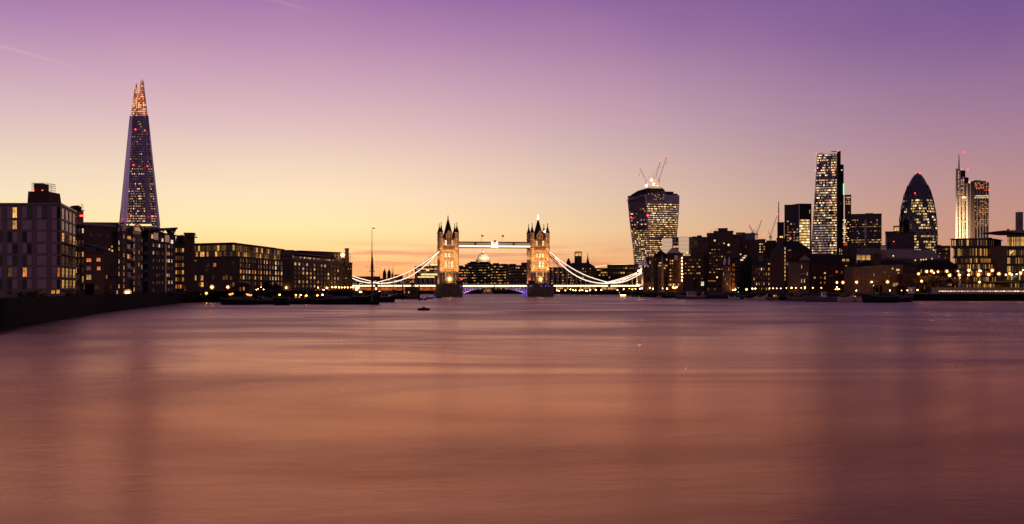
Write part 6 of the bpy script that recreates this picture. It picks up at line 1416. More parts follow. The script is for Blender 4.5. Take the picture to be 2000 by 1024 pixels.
def glass_hotel():
    # terraced crescent: stacked curved storeys with overhanging slabs
    y = 776; r = thing('glass_hotel', 'terraced glass riverside hotel with curved balcony bands and a thin wing roof', 'hotel', (X(1935, y), y, GN))
    def curve(u0, u1, bow, d0=0.0, n=12): 
        pts = []
        for k in range(n + 1):
            t = k / n; yy = y + d0 - bow * math.sin(math.pi * t); pts.append((X(u0 + (u1 - u0) * t, y), yy))
        return pts
    rng = random.Random(77)
    def storey(u0, u1, vb, vt, bow, d0, lit, slab=1.6, dark=False, pal=None, nm='storey'):
        c = curve(u0, u1, bow, d0); back = [(c[-1][0] + 14, y + 32), (c[0][0] + 14, y + 32)]
        mb = MB(); mb.prism(c + back, Z(vb, y), Z(vt, y)); s = mb.build(nm, 'brick_black' if dark else 'glass_black', r)
        o_ = off(c + back, slab); mb = MB(); mb.prism(o_, Z(vt, y) + .01, Z(vt, y) + .55); mb.build('balcony_slab', 'concrete_dark', s)
        if slab > .8:
            mb = MB(); rail = o_[:len(c)]
            for a, b in zip(rail, rail[1:]):
                mb.prism([a, b, (b[0], b[1] + .08), (a[0], a[1] + .08)], Z(vt, y) + 1.55, Z(vt, y) + 1.65)
                for q in (0, .5): mb.tube((a[0] + (b[0] - a[0]) * q, a[1] + (b[1] - a[1]) * q, Z(vt, y) + .5), (a[0] + (b[0] - a[0]) * q, a[1] + (b[1] - a[1]) * q, Z(vt, y) + 1.6), .05, 4)
            mb.build('railing', 'roof_metal', s)
        pal = pal or {'gold': lit, 'dim': .35, 'dark': 1 - lit}
        for a, b in zip(c, c[1:]):
            rz = math.atan2(b[1] - a[1], b[0] - a[0]); L = math.hypot(b[0] - a[0], b[1] - a[1])
            for q in (.14, .38, .62, .86):
                win(r, (a[0] + (b[0] - a[0]) * q, a[1] + (b[1] - a[1]) * q, (Z(vb, y) + Z(vt, y)) / 2 + .2), rz, L * .21, (Z(vt, y) - Z(vb, y)) * .74, pick(rng, pal))
        return s
    # left crescent
    for vb, vt, u0, u1, lit, d0 in ((572, 553, 1884, 1960, .5, 0), (552, 541, 1880, 1960, .2, 2), (540, 528.5, 1876, 1955, .12, 3), (527.5, 516, 1874, 1952, .25, 5), (515, 504, 1873, 1948, .45, 7), (503, 483.5, 1872, 1942, .55, 9)):
        storey(u0, u1, vb, vt, 8, d0, lit, pal={'gold': lit, 'orange': .15, 'dim': .5, 'dark': .6})
    storey(1871, 1955, 482, 466.5, 7, 12, .3, .7, True, {'gold': .25, 'dim': .25, 'dark': .8})
    # right crescent
    for vb, vt, u0, u1, lit, d0 in ((572, 551, 1950, 2060, .55, -6), (550, 535, 1955, 2060, .75, -5), (534, 519, 1955, 2060, .35, -4), (518, 503, 1956, 2060, .5, -3), (502, 487.5, 1958, 2060, .6, -2)):
        storey(u0, u1, vb, vt, 6, d0, lit, pal={'gold': lit, 'dim': .4, 'dark': .45})
    storey(1967, 2060, 486, 459.5, 4, 0, .9, .3, False, {'gold': .8, 'yellow': .3})
    mb = MB(); n = 10; top = []
    for k in range(n + 1):
        t = k / n; u = 1949 + 120 * t; v = 451.5 - 1.4 * math.sin(t * 2.0) ; th = .3 + 1.7 * min(1, t * 3); top.append((u, v, th))
    for (a, va, ta), (b, vb_, tb) in zip(top, top[1:]):
        q = [(X(a, y), y - 9), (X(b, y), y - 9), (X(b, y), y + 30), (X(a, y), y + 30)]; i = len(mb.v)
        mb.face([(q[0][0], q[0][1], Z(va, y)), (q[1][0], q[1][1], Z(vb_, y)), (q[2][0], q[2][1], Z(vb_, y)), (q[3][0], q[3][1], Z(va, y))])
        mb.face([(q[0][0], q[0][1], Z(va, y) - ta), (q[3][0], q[3][1], Z(va, y) - ta), (q[2][0], q[2][1], Z(vb_, y) - tb), (q[1][0], q[1][1], Z(vb_, y) - tb)])
        mb.face([(q[0][0], q[0][1], Z(va, y) - ta), (q[1][0], q[1][1], Z(vb_, y) - tb), (q[1][0], q[1][1], Z(vb_, y)), (q[0][0], q[0][1], Z(va, y))])
    mb.build('wing_roof', 'roof_metal', r)
    mb = MB(); mb.box(X(1996, y), X(2006, y), y + 6, y + 10, Z(452, y), Z(413, y)); mb.build('roof_tower', 'concrete', r)
    mb = MB(); mb.lathe(X(1974, y), y + 4, [(.9, Z(452, y)), (.9, Z(447, y))], 8); mb.build('roof_vent', 'steel_dark', r); mb = MB(); mb.box(X(1944, y), X(1956, y), y + 15, y + 20, Z(467, y), Z(462.5, y)); mb.build('roof_vent', 'steel_dark', r)
    mb = MB(); mb.prism([(X(1940, y), y - 8), (X(1956, y), y - 9), (X(1956, y), y + 10), (X(1940, y), y + 10)], GN, Z(481, y)); mb.build('stair_tower', 'concrete_brown', r)
    for u, v in ((1958, 495), (1960.5, 492.5)):
        mb = MB(); p = (X(u, y), y - 13); mb.lathe(p[0], p[1], [(.05, Z(v, y) - .6), (.6, Z(v, y)), (.05, Z(v, y) + .6)], 6); mb.build('wall_lamp', 'lamp_soft', r)
    mb = MB()
    for k in range(14):
        u = 1931 + k * 1.6; mb.tube((X(u, y), y - 14, GN), (X(u + 1.5, y), y - 10, Z(556, y)), .16, 4)
    mb.prism([(X(1912, y), y - 16), (X(1970, y), y - 16), (X(1970, y), y - 8), (X(1912, y), y - 8)], Z(551.5, y), Z(550.6, y)); mb.build('canopy', 'gold', r)
glass_hotel()
flush_windows()

# ------------------------------------------------------------------ lamps
LAMPS = {}
def lamp(label, group, u, v, Y, zb, r=.55, bulb='bulb_warm', pole=True):
    x, z = X(u, Y), Z(v, Y); key = (label, round(z - zb, 1), r, bulb)
    if key in LAMPS:
        o = copy_tree(LAMPS[key]); o.location = (x, Y, zb); return o
    t = thing('street_lamp', label, 'street lamp', (0, 0, 0), group); h = z - zb
    mb = MB(); mb.lathe(0, 0, [(.16, 0), (.16, .8), (.09, 1.0), (.07, h - r), (.14, h - r + .05)], 6); p = mb.build('pole', 'steel_dark', t)
    for nm, rr, mm, n in (('bulb', r * .5, bulb, 5), ('globe', r * 1.35, 'globe_halo' if bulb in ('bulb_warm', 'bulb_orange') else 'globe_halo_white', 8)):  # outer shell glows to paint a halo round the bulb
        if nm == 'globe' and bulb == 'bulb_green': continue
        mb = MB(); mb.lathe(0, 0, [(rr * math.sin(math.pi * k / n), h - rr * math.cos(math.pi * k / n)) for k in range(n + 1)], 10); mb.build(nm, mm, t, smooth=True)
    mb = MB(); mb.lathe(0, 0, [(r * .4, h + r * 1.36), (.05, h + r * 1.6)], 6); mb.build('cap', 'steel_dark', t)
    t.location = (x, Y, zb); LAMPS[key] = t; return t
random.seed(12)
L1 = 'orange glowing lamp on a thin post on the quay in front of the penthouse warehouse'
for u, v, r in ((414, 561, 1.0), (403, 573, .7), (391, 575, .4)): lamp(L1, 'quay lamps by the penthouse warehouse', u, v, 612 + random.random() * 6, GS, r, 'bulb_orange')
lamp('warm white quay lamp above a lit doorway of the penthouse warehouse', None, 445, 561, 655, GS, .85)
L2 = 'tiny warm light on a short post along the quay rail by the penthouse warehouse'
for u, v in ((360, 560.5), (360.5, 566), (370, 574), (387, 572), (390, 574.5), (409, 574.5), (421, 574), (425, 576.5), (434, 577), (441, 570.5), (457, 573), (472, 575), (495, 572), (501, 566), (504, 564.5), (510, 561), (515, 565.5)):
    lamp(L2, 'small quay lights by the penthouse warehouse', u, v, 622 if u < 420 else 652 + (u - 440) * .5, GS - 2.5, .3, 'bulb_warm')
L3 = 'bright globe lamp in the promenade row at the foot of the grid fronted warehouse'
for u, v, r in ((531.5, 561.5, .8), (559, 562, .8), (573, 562, .75), (586.5, 562, .75), (600, 562, .8), (602, 564, .6), (607, 561.5, .5), (604.5, 566, .5), (612, 566, .5), (616, 567, .55), (619, 568.5, .5), (621, 562, .7), (623, 566, .5), (631, 566.5, .45), (633, 566.5, .45), (638.5, 562.5, .9), (649, 561, .8), (655.5, 561, .9), (662, 561.5, .65), (667.5, 561.7, .65), (673, 561.7, .65), (679, 561.7, .65), (685, 561.7, .6), (690, 561.8, .6), (592, 566, .45), (695, 563.5, .8), (698, 565.5, .7), (700, 562.5, .8), (696, 567, .6), (703, 570, .8), (706, 570.5, .6)):
    lamp(L3, 'promenade lamps before the riverside warehouses', u, v, 770 + (u - 530) * 1.02 + random.random() * 3, GS, r, 'bulb_warm' if v < 565 else 'bulb_white')
L4 = 'amber lamp on a barge mooring post low above the dark barges'
for u, v in ((546, 576), (578, 577), (587, 576.8), (598.5, 577.5), (620, 577.5), (630, 576.2)): lamp(L4, 'amber lamps above the moored barges', u, v, 552, 0.5, .5, 'bulb_orange')
lamp('very bright yellow lamp at the foot of the arched gables, larger of the two', None, 251, 571, 428, GS - .5, .85, 'bulb_yellow')
lamp('very bright yellow lamp beside the larger one at the foot of the arched gables', None, 247, 571.5, 427, GS - .5, .8, 'bulb_yellow')
lamp('bright yellow lamp on the river wall left of the arched gables', None, 225, 571, 405, GS - .5, .7, 'bulb_yellow')
lamp('bright lamp by the riverside path under the left low point of the bridge chains', None, 734.5, 564, 960, 2, .9, 'bulb_warm')
lamp('orange lamp right of the mast under the left span of the bridge', None, 742, 569.5, 950, 2, .8, 'bulb_orange')
L5 = 'warm street lamp on the embankment near the bridge abutment tower'
for u, v, r in ((1088, 567.5, .7), (1092, 568, .7), (1104, 567.5, .6), (1114, 565.5, .6), (1119.5, 567, .7), (1124, 567.5, .7), (1132, 567.5, .7), (1137.5, 567, .75), (1144, 568, .6), (1147, 568.5, .7), (1152.5, 567, .8), (1163.5, 566.5, .8), (1174.5, 566.5, .6)): lamp(L5, 'embankment lamps beyond the bridge right span', u, v, 1300, GN, r * 1.2, 'bulb_warm')
L6 = 'orange street lamp on the tree lined embankment right of the abutment tower'
for u, v, r in ((1206, 566.5, .6), (1218, 565, .75), (1229.5, 564.5, .8), (1235, 565.5, .7), (1241, 564.5, .7), (1250, 564, .85), (1254, 563.5, .7), (1269, 562.5, .85), (1275.5, 564, .85), (1294, 563.5, .5), (1303, 564, .9), (1314.5, 561.5, 1.0), (1318, 562.5, 1.0), (1321.5, 561, .9)): lamp(L6, 'embankment lamps by the abutment tower', u, v, 1010 if u < 1280 else 975, GN, r * .9, 'bulb_orange' if u > 1245 else 'bulb_warm')
L7 = 'small white globe lamp in the row along the quay in front of the riverside flats'
for u, v, r in ((1436, 566, .7), (1434, 566.5, .5), (1431, 566.8, .5), (1458, 565.5, .75), (1469.5, 564, .6), (1475.5, 564, .6), (1503, 563.5, .42), (1510, 563.3, .5), (1517, 563.5, .45), (1525, 563.3, .42), (1536, 563, .42), (1546, 562.5, .6), (1554.5, 562.7, .42), (1565, 562.5, .42), (1572, 562, .65), (1587.5, 562.3, .5), (1604, 562.5, .45)): lamp(L7, 'quay lamps before the riverside flats', u, v, 845 - (u - 1430) * .55, GN, r, 'bulb_white' if r < .6 else 'bulb_warm')
L8 = 'tall orange street lamp in front of the long dark brick warehouse and tan quay house'
for u, v, r in ((1634.5, 552, .75), (1646.5, 552, .9), (1673, 551.3, .9), (1702.5, 551, .75), (1733.5, 550.8, 1.0)): lamp(L8, 'tall street lamps before the tan quay house', u, v, 742, GN, r, 'bulb_orange')
L9 = 'low warm light at quay level beneath the tall orange street lamps'
for u, v, r in ((1634.5, 561.5, .5), (1632, 565.5, .4), (1636, 565.5, .4), (1639, 565, .4), (1672.5, 567.7, .45), (1738, 567.5, .45), (1772, 567.5, .4), (1774, 567.5, .4), (1792, 566.8, .6), (1761, 567.5, .3)): lamp(L9, 'low quay lights near the mooring piles', u, v, 728, 2.5, r, 'bulb_warm')
L10 = 'orange street lamp among the bare trees left of the glass hotel'
for u, v, r in ((1794, 535, .85), (1800, 549.5, .8), (1810, 530.5, .9), (1819.5, 529.8, .9), (1824, 533, .6), (1832, 531, .75), (1849.5, 530, .9)): lamp(L10, 'street lamps among the bare trees', u, v, 722, GN, r, 'bulb_orange')
L11 = 'tall bright street lamp on the embankment in front of the terraced glass hotel'
for u, v, r in ((1855, 537.8, 1.0), (1871, 529.8, .7), (1873.5, 537.3, .9), (1892.5, 528.3, 1.0), (1892, 537.2, .8), (1911, 536.8, 1.0), (1913, 528.8, .7), (1916, 529.3, .5), (1931, 536.2, 1.0), (1938, 528.3, .95), (1951, 535.2, 1.0), (1964.5, 537, .6), (1972, 534.5, .85), (1976, 536.5, .6), (1993.5, 533.5, .95), (1985.5, 536, .45), (1998, 527.5, .5), (1913, 551.3, .7)): lamp(L11, 'street lamps before the glass hotel', u, v, 716, GN, r, 'bulb_orange' if u in (1871, 1913) else 'bulb_warm')
for u, v, lb in ((1442, 562.5, 'upper of two small green navigation lights on a post by the black quay block'), (1442, 570.5, 'lower of two small green navigation lights on a post by the black quay block'), (1706, 558, 'single green navigation light among the mooring piles')): lamp(lb, None, u, v, 850 if u < 1500 else 725, .5, .5, 'bulb_green')
lamp('small green navigation light at the pier under the right span', None, 1209.5, 572, 985, .5, .5, 'bulb_green')

# embankment wall lights and parapet in front of the glass hotel
def embankment_parapet():
    a, b = north_edge[0], north_edge[1]; c = north_edge[2]
    mb = MB(); pts = [(X(2040, 676), 678.5), (308, 687.5), (X(1822, 692), 693)]
    for p, q in zip(pts, pts[1:]): mb.prism([p, q, (q[0] - .2, q[1] + .6), (p[0] - .2, p[1] + .6)][::-1], GN - .5, Z(561.5, 684))
    w = mb.build('embankment_parapet', 'stone'); tag(w, 'pale stone parapet along the embankment in front of the glass hotel', 'parapet')
    n = 31
    proto = None
    for k in range(n):
        u = 1835.5 + k * 5.45; t = (u - 1830) / 170; y = 690 - 13.6 * t - 1.2; x = X(u, y); z = Z(569, y)
        if proto is None:
            proto = thing('wall_light', 'small white strip light in the row along the top of the embankment wall', 'wall light', (x, y, z), 'strip lights along the embankment wall', local=True)
            mb = MB(); mb.box(-.62, .62, -.25, 0, -.28, .28); mb.build('diffuser', 'office_bright', proto); mb = MB(); mb.box(-.72, .72, .01, .3, -.36, .36); mb.build('housing', 'steel_dark', proto)
        else:
            o = copy_tree(proto); o.location = (x, y, z)
embankment_parapet()

# ------------------------------------------------------------------ trees
def tree(name, label, u, Y, zb, vtop, wpx, leaf='foliage_dark', n=900, seed=1, leafsize=.55, bare=False, group=None, low=.25):
    rng = random.Random(seed); x, H, W = X(u, Y), Z(vtop, Y) - zb, wpx / F * Y / 2
    r = thing(name, label, 'tree', (x, Y, zb), group, local=True)
    mb = MB(); tips = []
    def grow(p, d, l, rad, dep):
        q = p + d * l; mb.tube(p, q, rad, 5, 0, rad * .65)
        if dep == 0: tips.append(q); return
        for k in range(3 if dep > 1 else (4 if bare else 3)):
            nd = (d + Vector((rng.uniform(-1, 1) * (W / H + .5), rng.uniform(-1, 1) * .8, rng.uniform(-.15, .6))) * .75).normalized(); grow(q, nd, l * rng.uniform(.6, .82), rad * .6, dep - 1)
    grow(Vector((0, 0, -.3)), Vector((rng.uniform(-.06, .06), 0, 1)), H * .3, H * .024 + .06, 4 if bare else 3)
    mb.build('trunk', 'bark', r)
    lf = MB(); clumps = []
    for k in range(26):
        a = rng.uniform(0, 2 * math.pi); rr = rng.random() ** .5; hh = rng.uniform(low + .08, .93); env = math.sin(math.pi * min(1, max(.1, (hh - low) / (1.02 - low)) * .85 + .12)) ** .6
        clumps.append((Vector((W * rr * env * math.cos(a), W * .8 * rr * env * math.sin(a), H * hh)), rng.uniform(.16, .34) * W))
    for k in range(n):
        if bare and rng.random() < .8:
            c = rng.choice(tips) + Vector((rng.gauss(0, .5), rng.gauss(0, .5), rng.gauss(0, .5)))
        else:
            b, s = rng.choice(clumps); c = b + Vector((rng.gauss(0, s * .6), rng.gauss(0, s * .6), rng.gauss(0, s * .45)))
        s = leafsize * rng.uniform(.5, 1.3); a = Vector((rng.gauss(0, 1), rng.gauss(0, 1), rng.gauss(0, 1))).normalized(); b = a.orthogonal().normalized(); d = a.cross(b)
        lf.face([c - b * s, c + d * s * .5, c + b * s, c - d * s * .5])
    lf.build('crown', leaf, r)
    return r
tree('quay_tree', 'dark rounded tree on the quay right of the hut with the hipped roof', 519, 700, GS, 549, 26, seed=3, n=1100)
tree('quay_tree', 'wide low dark tree on the quay left of the pale stair panel', 537, 740, GS, 556, 22, seed=4, n=700)
tree('embankment_tree', 'tall dark tree directly behind the land tie of the bridge', 1288, 1012, GN, 521, 34, seed=5, n=1500)
tree('embankment_tree', 'dark tree between the abutment tower and the tall tree behind the land tie', 1271, 1030, GN, 533, 26, seed=6, n=1000)
tree('embankment_tree', 'small dark tree at the foot of the block with the string of lamps', 1303, 990, GN, 540, 20, seed=7, n=700)
for i, (u, v, w) in enumerate(((1172, 539, 30), (1192, 537, 32), (1213, 536, 30), (1232, 538, 28))): tree('embankment_tree', 'dark leafy tree in the row behind the low point of the right chains', u, 1345 + i * 4, GN, v, w, seed=20 + i, n=900, leafsize=.8, group='trees behind the right chains')
for i, (u, v, w, lb) in enumerate(((1796, 536, 30, 'bare branched tree lit amber by the lowest street lamps beside the red brick house'), (1816, 533, 30, 'amber lit tree under the cluster of orange street lamps'), (1838, 534, 30, 'dark tree between the orange lamps and the small lit kiosk'), (1864, 540, 26, 'amber lit tree between the kiosk and the glass hotel'), (1886, 541, 22, 'small bare tree in front of the first storeys of the glass hotel'))): tree('bare_tree', lb, u, 730 + i, GN, v, w, 'foliage_lamplit', seed=40 + i, n=650, bare=True, leafsize=.4)
tree('hotel_tree', 'small round tree in front of the arch of the brown stepped hotel', 1357, 900, GN, 545, 12, seed=61, n=500, leafsize=.4)
for i, (u, Y, v, w) in enumerate(((60, 262, 572, 60), (120, 312, 572.5, 60), (190, 375, 574, 60), (268, 470, 573, 50), (320, 540, 573, 40))): tree('bank_shrub', 'low dark shrub mass growing along the top of the long river wall', u, Y, GS - .6, v, w, seed=70 + i, n=500, leafsize=.35, low=0, group='shrubs along the river wall')

# ------------------------------------------------------------------ boats
def hull(mb, L, B, D, bow=.35, sheer=.9, flat=False, m=0):
    """hull along +x (bow at +x), waterline z=0"""
    n = 12; st = []
    for k in range(n + 1):
        t = k / n; x = -L / 2 + L * t
        w = 1.0
        if t > 1 - bow: w = math.cos((t - 1 + bow) / bow * math.pi / 2 * .97) ** (.55 if flat else .8)
        if t < .18: w *= .72 + .28 * (t / .18) ** .7
        top = D * (1 + sheer * max(0, (t - .45) / .55) ** 2 + sheer * .25 * max(0, (.3 - t) / .3) ** 2)
        b = B / 2 * w; rake = (t - .5) * 0
        st.append([(x + (.06 * L * max(0, t - .8) * 5 * (zf - .3) if zf else 0), s * b * f_, zf * top if zf > 0 else -.6) for s, f_, zf in ((-1, 1, 1), (-1, .96, .55), (-1, .86, .1), (-1, .5, -1), (1, .5, -1), (1, .86, .1), (1, .96, .55), (1, 1, 1))])
    i0 = len(mb.v)
    for s in st: mb.v.extend(s)
    q = 8
    for k in range(n):
        for j in range(q - 1): mb.f.append((i0 + k * q + j, i0 + (k + 1) * q + j, i0 + (k + 1) * q + j + 1, i0 + k * q + j + 1)); mb.m.append(m)
        mb.f.append((i0 + k * q + 7, i0 + (k + 1) * q + 7, i0 + (k + 1) * q, i0 + k * q)); mb.m.append(m)
    mb.f.append(tuple(i0 + j for j in range(q))); mb.m.append(m); mb.f.append(tuple(i0 + n * q + j for j in range(q - 1, -1, -1))); mb.m.append(m)
    return st
def boat(name, label, u0, u1, v, D, face=1, B=None, mat_='hull_black', cabin=None, mast=None, tarp=False, bow=.35, sheer=.9, yaw=0.0, rail=True, cat='boat', trim='roof_metal', group=None, lit=None, flat=False):
    Y = CAMZ * F / (v - HZ); x0, x1 = X(u0, Y), X(u1, Y); L = (x1 - x0) / math.cos(yaw) if yaw < 1.2 else (x1 - x0) * 2.6; B = B or L * .26
    if yaw >= 1.2: B = (x1 - x0)
    r = thing(name, label, cat, ((x0 + x1) / 2, Y + B / 2, 0), group, local=True, rz=(0 if face > 0 else math.pi) + (-yaw if face > 0 else yaw))
    mb = MB(); st = hull(mb, L, B, D, bow, sheer, flat); h = mb.build('hull', mat_, r)
    mb = MB()
    for j in (0, 7): mb.path([(s[j][0], s[j][1] * 1.01, s[j][2] + .06) for s in st], .11, 5)
    mb.build('gunwale', trim, h)
    if rail:
        mb = MB()
        for j in (0, 7):
            pts = [(s[j][0], s[j][1] * .95, s[j][2] + .9) for s in st[::2]]; mb.path(pts, .03, 4)
            for p in pts: mb.tube((p[0], p[1], p[2] - .9), p, .03, 4)
        mb.build('railing', 'steel_dark', r)
    if cabin:
        for (a, b, hh, m_, wf) in cabin:
            xa, xb = -L / 2 + L * a, -L / 2 + L * b; w = B * wf / 2; mb = MB(); mb.prism([(xa, -w), (xb, -w), (xb, w), (xa, w)], D * .8, D + hh, top=[(xa + .15, -w * .92), (xb - .3, -w * .92), (xb - .3, w * .92), (xa + .15, w * .92)]); c = mb.build('cabin', m_, r)
            mb = MB(); mb.box(xa - .25, xb + .15, -w - .1, w + .1, D + hh + .005, D + hh + .13); mb.build('cabin_roof', trim, c)
            nw = max(2, int((xb - xa) / 1.5)); rg = random.Random(int(u0 + a * 100))
            for k in range(nw):
                for s in (-1, 1):
                    xx = xa + (xb - xa) * (k + .5) / nw; yw = s * (w * .97 + .04); mb = MB(); mb.prism([(xx - .4, yw - .03), (xx + .4, yw - .03), (xx + .4, yw + .03), (xx - .4, yw + .03)], D + hh * .45, D + hh * .85); mb.build('window', 'lit_yellow' if lit and rg.random() < lit else 'glass_dark', c)
    rg = random.Random(int(u0 * 3 + u1))
    for k in range(4 if L > 9 else 2):
        a = rg.uniform(-.34, .3) * L; w_ = rg.uniform(.4, 1.1); hh = rg.uniform(.5, 1.3); yb = -B * rg.uniform(.2, .34); mb = MB()
        if k % 2: mb.prism([(a - w_, yb - .4), (a + w_, yb - .4), (a + w_, yb + .4), (a - w_, yb + .4)], D * .9, D + hh, top=[(a - w_ * .8, yb - .3), (a + w_ * .7, yb - .3), (a + w_ * .7, yb + .3), (a - w_ * .8, yb + .3)])
        else: mb.lathe(a, yb, [(.3, D * .9), (.42, D + hh * .4), (.3, D + hh * .8), (.12, D + hh)], 8)
        mb.build('deck_box' if k % 2 else 'winch_drum', rg.choice(['deck_wood', 'hull_grey', 'tarp', 'hull_red', 'concrete_dark']), r)
    if tarp:
        mb = MB(); n = 8; xa, xb = -L * .36, L * .26; w = B * .42; prof = [(-w * math.cos(math.pi * k / n), D * .95 + B * .22 * math.sin(math.pi * k / n)) for k in range(n + 1)]
        a = [(xa, y, z) for y, z in prof]; b = [(xb, y, z) for y, z in prof]; mb.face(a); mb.face(b[::-1])
        for k in range(n): mb.face([a[k], a[k + 1], b[k + 1], b[k]])
        mb.build('hold_cover', 'tarp', r)
    if mast:
        for (a, hh, rr) in mast:
            x = -L / 2 + L * a; mb = MB(); mb.lathe(x, 0, [(rr, D * .7), (rr * .75, D + hh * .6), (rr * .35, D + hh)], 6); m_ = mb.build('mast', 'rope_wood', r)
            mb = MB()
            for e in (-L * .42, L * .46): mb.tube((x, 0, D + hh * .95), (e, 0, D * 1.1), .03, 4)
            for s in (-1, 1): mb.tube((x, 0, D + hh * .8), (x - .6, s * B * .45, D), .03, 4)
            mb.build('rigging', 'steel_dark', m_)
    return r
boat('barge', 'dark flat barge with a rust patched bow, leftmost in the long row of moored barges', 428, 500, 595.6, 2.4, -1, 6, 'hull_black', [(.12, .5, .9, 'deck_wood', .7)], None, True, .16, .25, flat=True)
boat('barge', 'low black barge with a blue covered hold, second from the left in the moored row', 497, 548, 595, 1.9, 1, 6, 'hull_black', [(.1, .3, 1.6, 'hull_blue', .7)], None, True, .18, .3, flat=True)
boat('barge', 'high sided black box barge with a blue edge in the middle of the moored row', 531, 563, 596, 3.3, -1, 6, 'hull_black', None, None, False, .12, .1, flat=True)
boat('houseboat', 'black houseboat barge with an orange lit cabin window in the moored row', 560, 606, 594.5, 2.2, 1, 5.5, 'hull_black', [(.3, .75, 1.9, 'hull_red', .72)], [(.85, 6, .1)], False, .25, .5, lit=.5, flat=True)
boat('houseboat', 'dark houseboat barge with a long low cabin under the amber lamps', 600, 642, 594.5, 2.3, -1, 5.5, 'hull_black', [(.2, .8, 1.6, 'hull_black', .74)], [(.12, 5, .1)], False, .25, .5, flat=True)
boat('barge', 'bluff black barge with an arched pale hold cover left of the tall masted barge', 634, 694, 594.8, 2.6, 1, 6.5, 'hull_black', [(.08, .2, 1.7, 'concrete_dark', .6)], None, True, .25, .5)
boat('sailing_barge', 'big bow on sailing barge with a cream bow and a very tall mast', 690, 741, 594.6, 3.6, 1, 6.8, 'hull_black', [(.1, .35, 1.6, 'deck_wood', .7)], [(.72, 17, .28)], False, .45, .7, yaw=.35, trim='hull_cream')
boat('sailing_barge', 'smaller wooden sailing boat moored right of the tall masted barge', 738, 770.5, 590.5, 2.8, 1, 5, 'hull_black', [(.2, .6, 2.2, 'deck_wood', .7)], [(.1, 16, .14), (.9, 18, .14)], False, .4, .6, trim='hull_cream')
boat('river_boat', 'low dark workboat between the sailing boat and the double deck pleasure boat', 764, 794, 584.5, 2.2, -1, 6, 'hull_black', [(.3, .7, 1.6, 'hull_black', .7)], None, False, .3, .4)
boat('pleasure_boat', 'double deck pleasure boat moored end on in front of the left side span', 786, 819, 584, 2.6, -1, 8, 'hull_red', [(.06, .94, 3.2, 'brick_brown', .9), (.1, .88, 6.0, 'concrete_brown', .8), (.3, .55, 8.2, 'brick_black', .5)], [(.45, 10.5, .12)], False, .2, .2, lit=.15)
boat('pontoon_boat', 'small dark pontoon with one blue light left of the bridge pier', 816, 834, 586.3, .9, 1, 3, 'hull_black', [(.3, .7, .5, 'hull_grey', .6)], None, False, .3, .2, rail=False)
boat('pontoon_boat', 'smaller plain pontoon just behind the one with a blue light', 832, 846, 584.2, .8, 1, 3, 'hull_black', None, None, False, .3, .2, rail=False)
boat('pontoon_boat', 'low dark pontoon touching the foot of the left bridge pier', 846, 862, 582.4, 1.0, 1, 4, 'hull_black', [(.3, .6, .5, 'hull_grey', .6)], None, False, .3, .2, rail=False)
def blue_marks():
    for u, v, Y, lb in ((826.5, 583.5, 722, 'small blue marker light on the pontoon left of the bridge pier'), (849, 580.3, 860, 'small blue marker light at the foot of the left bridge pier')):
        x, z = X(u, Y), Z(v, Y); t = thing('marker_light', lb, 'marker light', (x, Y, 0.6)); mb = MB(); mb.tube((x, Y, .6), (x, Y, z - .3), .06); mb.build('post', 'steel_dark', t); mb = MB(); mb.lathe(x, Y, [(.05, z - .3), (.35, z), (.05, z + .3)], 6); mb.build('lens', 'bulb_blue', t)
blue_marks()
def buoy():
    Y = CAMZ * F / (606.3 - HZ); x = X(827.5, Y); t = thing('mooring_buoy', 'black drum shaped mooring buoy alone on the open water left of the bridge', 'buoy', (x, Y, 0), local=True)
    mb = MB(); mb.lathe(0, 0, [(1.5, -.4), (2.1, -.1), (2.2, .45), (1.9, .8), (.5, .95), (.4, 1.15)], 16); b = mb.build('drum', 'hull_black', t, smooth=False); mb = MB(); mb.lathe(0, 0, [(2.26, .1), (2.3, .2), (2.26, .3)], 16); mb.build('fender_ring', 'wall_river', b)
    mb = MB(); pts = [(.3 * math.cos(a), 0, 1.3 + .3 * math.sin(a)) for a in [math.pi * 2 * k / 10 for k in range(11)]]; mb.path(pts, .05); mb.build('mooring_ring', 'steel_dark', t)
buoy()
def tall_mast():
    Y = 541; x = X(726.5, Y); t = thing('tall_mast', 'very tall slender ship mast with a crosstree and a furled brown sail at its foot', 'mast', (x, Y, 0), local=True)
    z = lambda v: Z(v, Y)
    mb = MB(); mb.lathe(0, 0, [(.38, 1.5), (.34, z(500)), (.2, z(492)), (.12, z(470)), (.07, z(446)), (.02, z(444.5))], 8); m = mb.build('spar', 'rope_wood', t)
    mb = MB(); mb.lathe(.1, -.2, [(.4, z(560)), (.55, z(548)), (.62, z(520)), (.45, z(505)), (.2, z(502))], 8); mb.build('furled_sail', 'tarp', t)
    mb = MB(); mb.tube((-4.2, 0, z(521.5)), (4.0, 0, z(522.5)), .07); mb.tube((-1.3, 0, z(530)), (1.3, 0, z(530)), .18); mb.build('crosstree', 'rope_wood', m)
    mb = MB()
    for e in (-2.1, 1.9): mb.tube((0, 0, z(505)), (e, .8, z(560)), .05, 4)
    mb.tube((0, 0, z(447)), (4.2, 0, z(575)), .025, 4); mb.tube((0, 0, z(470)), (-4.6, 0, z(575)), .025, 4); mb.build('rigging', 'steel_dark', m)
    mb = MB(); mb.face([(.05, 0, z(445.3)), (1.6, .1, z(445.0)), (1.5, .1, z(446.8)), (.05, 0, z(446.9))]); mb.build('pennant', 'tarp', m)
tall_mast()
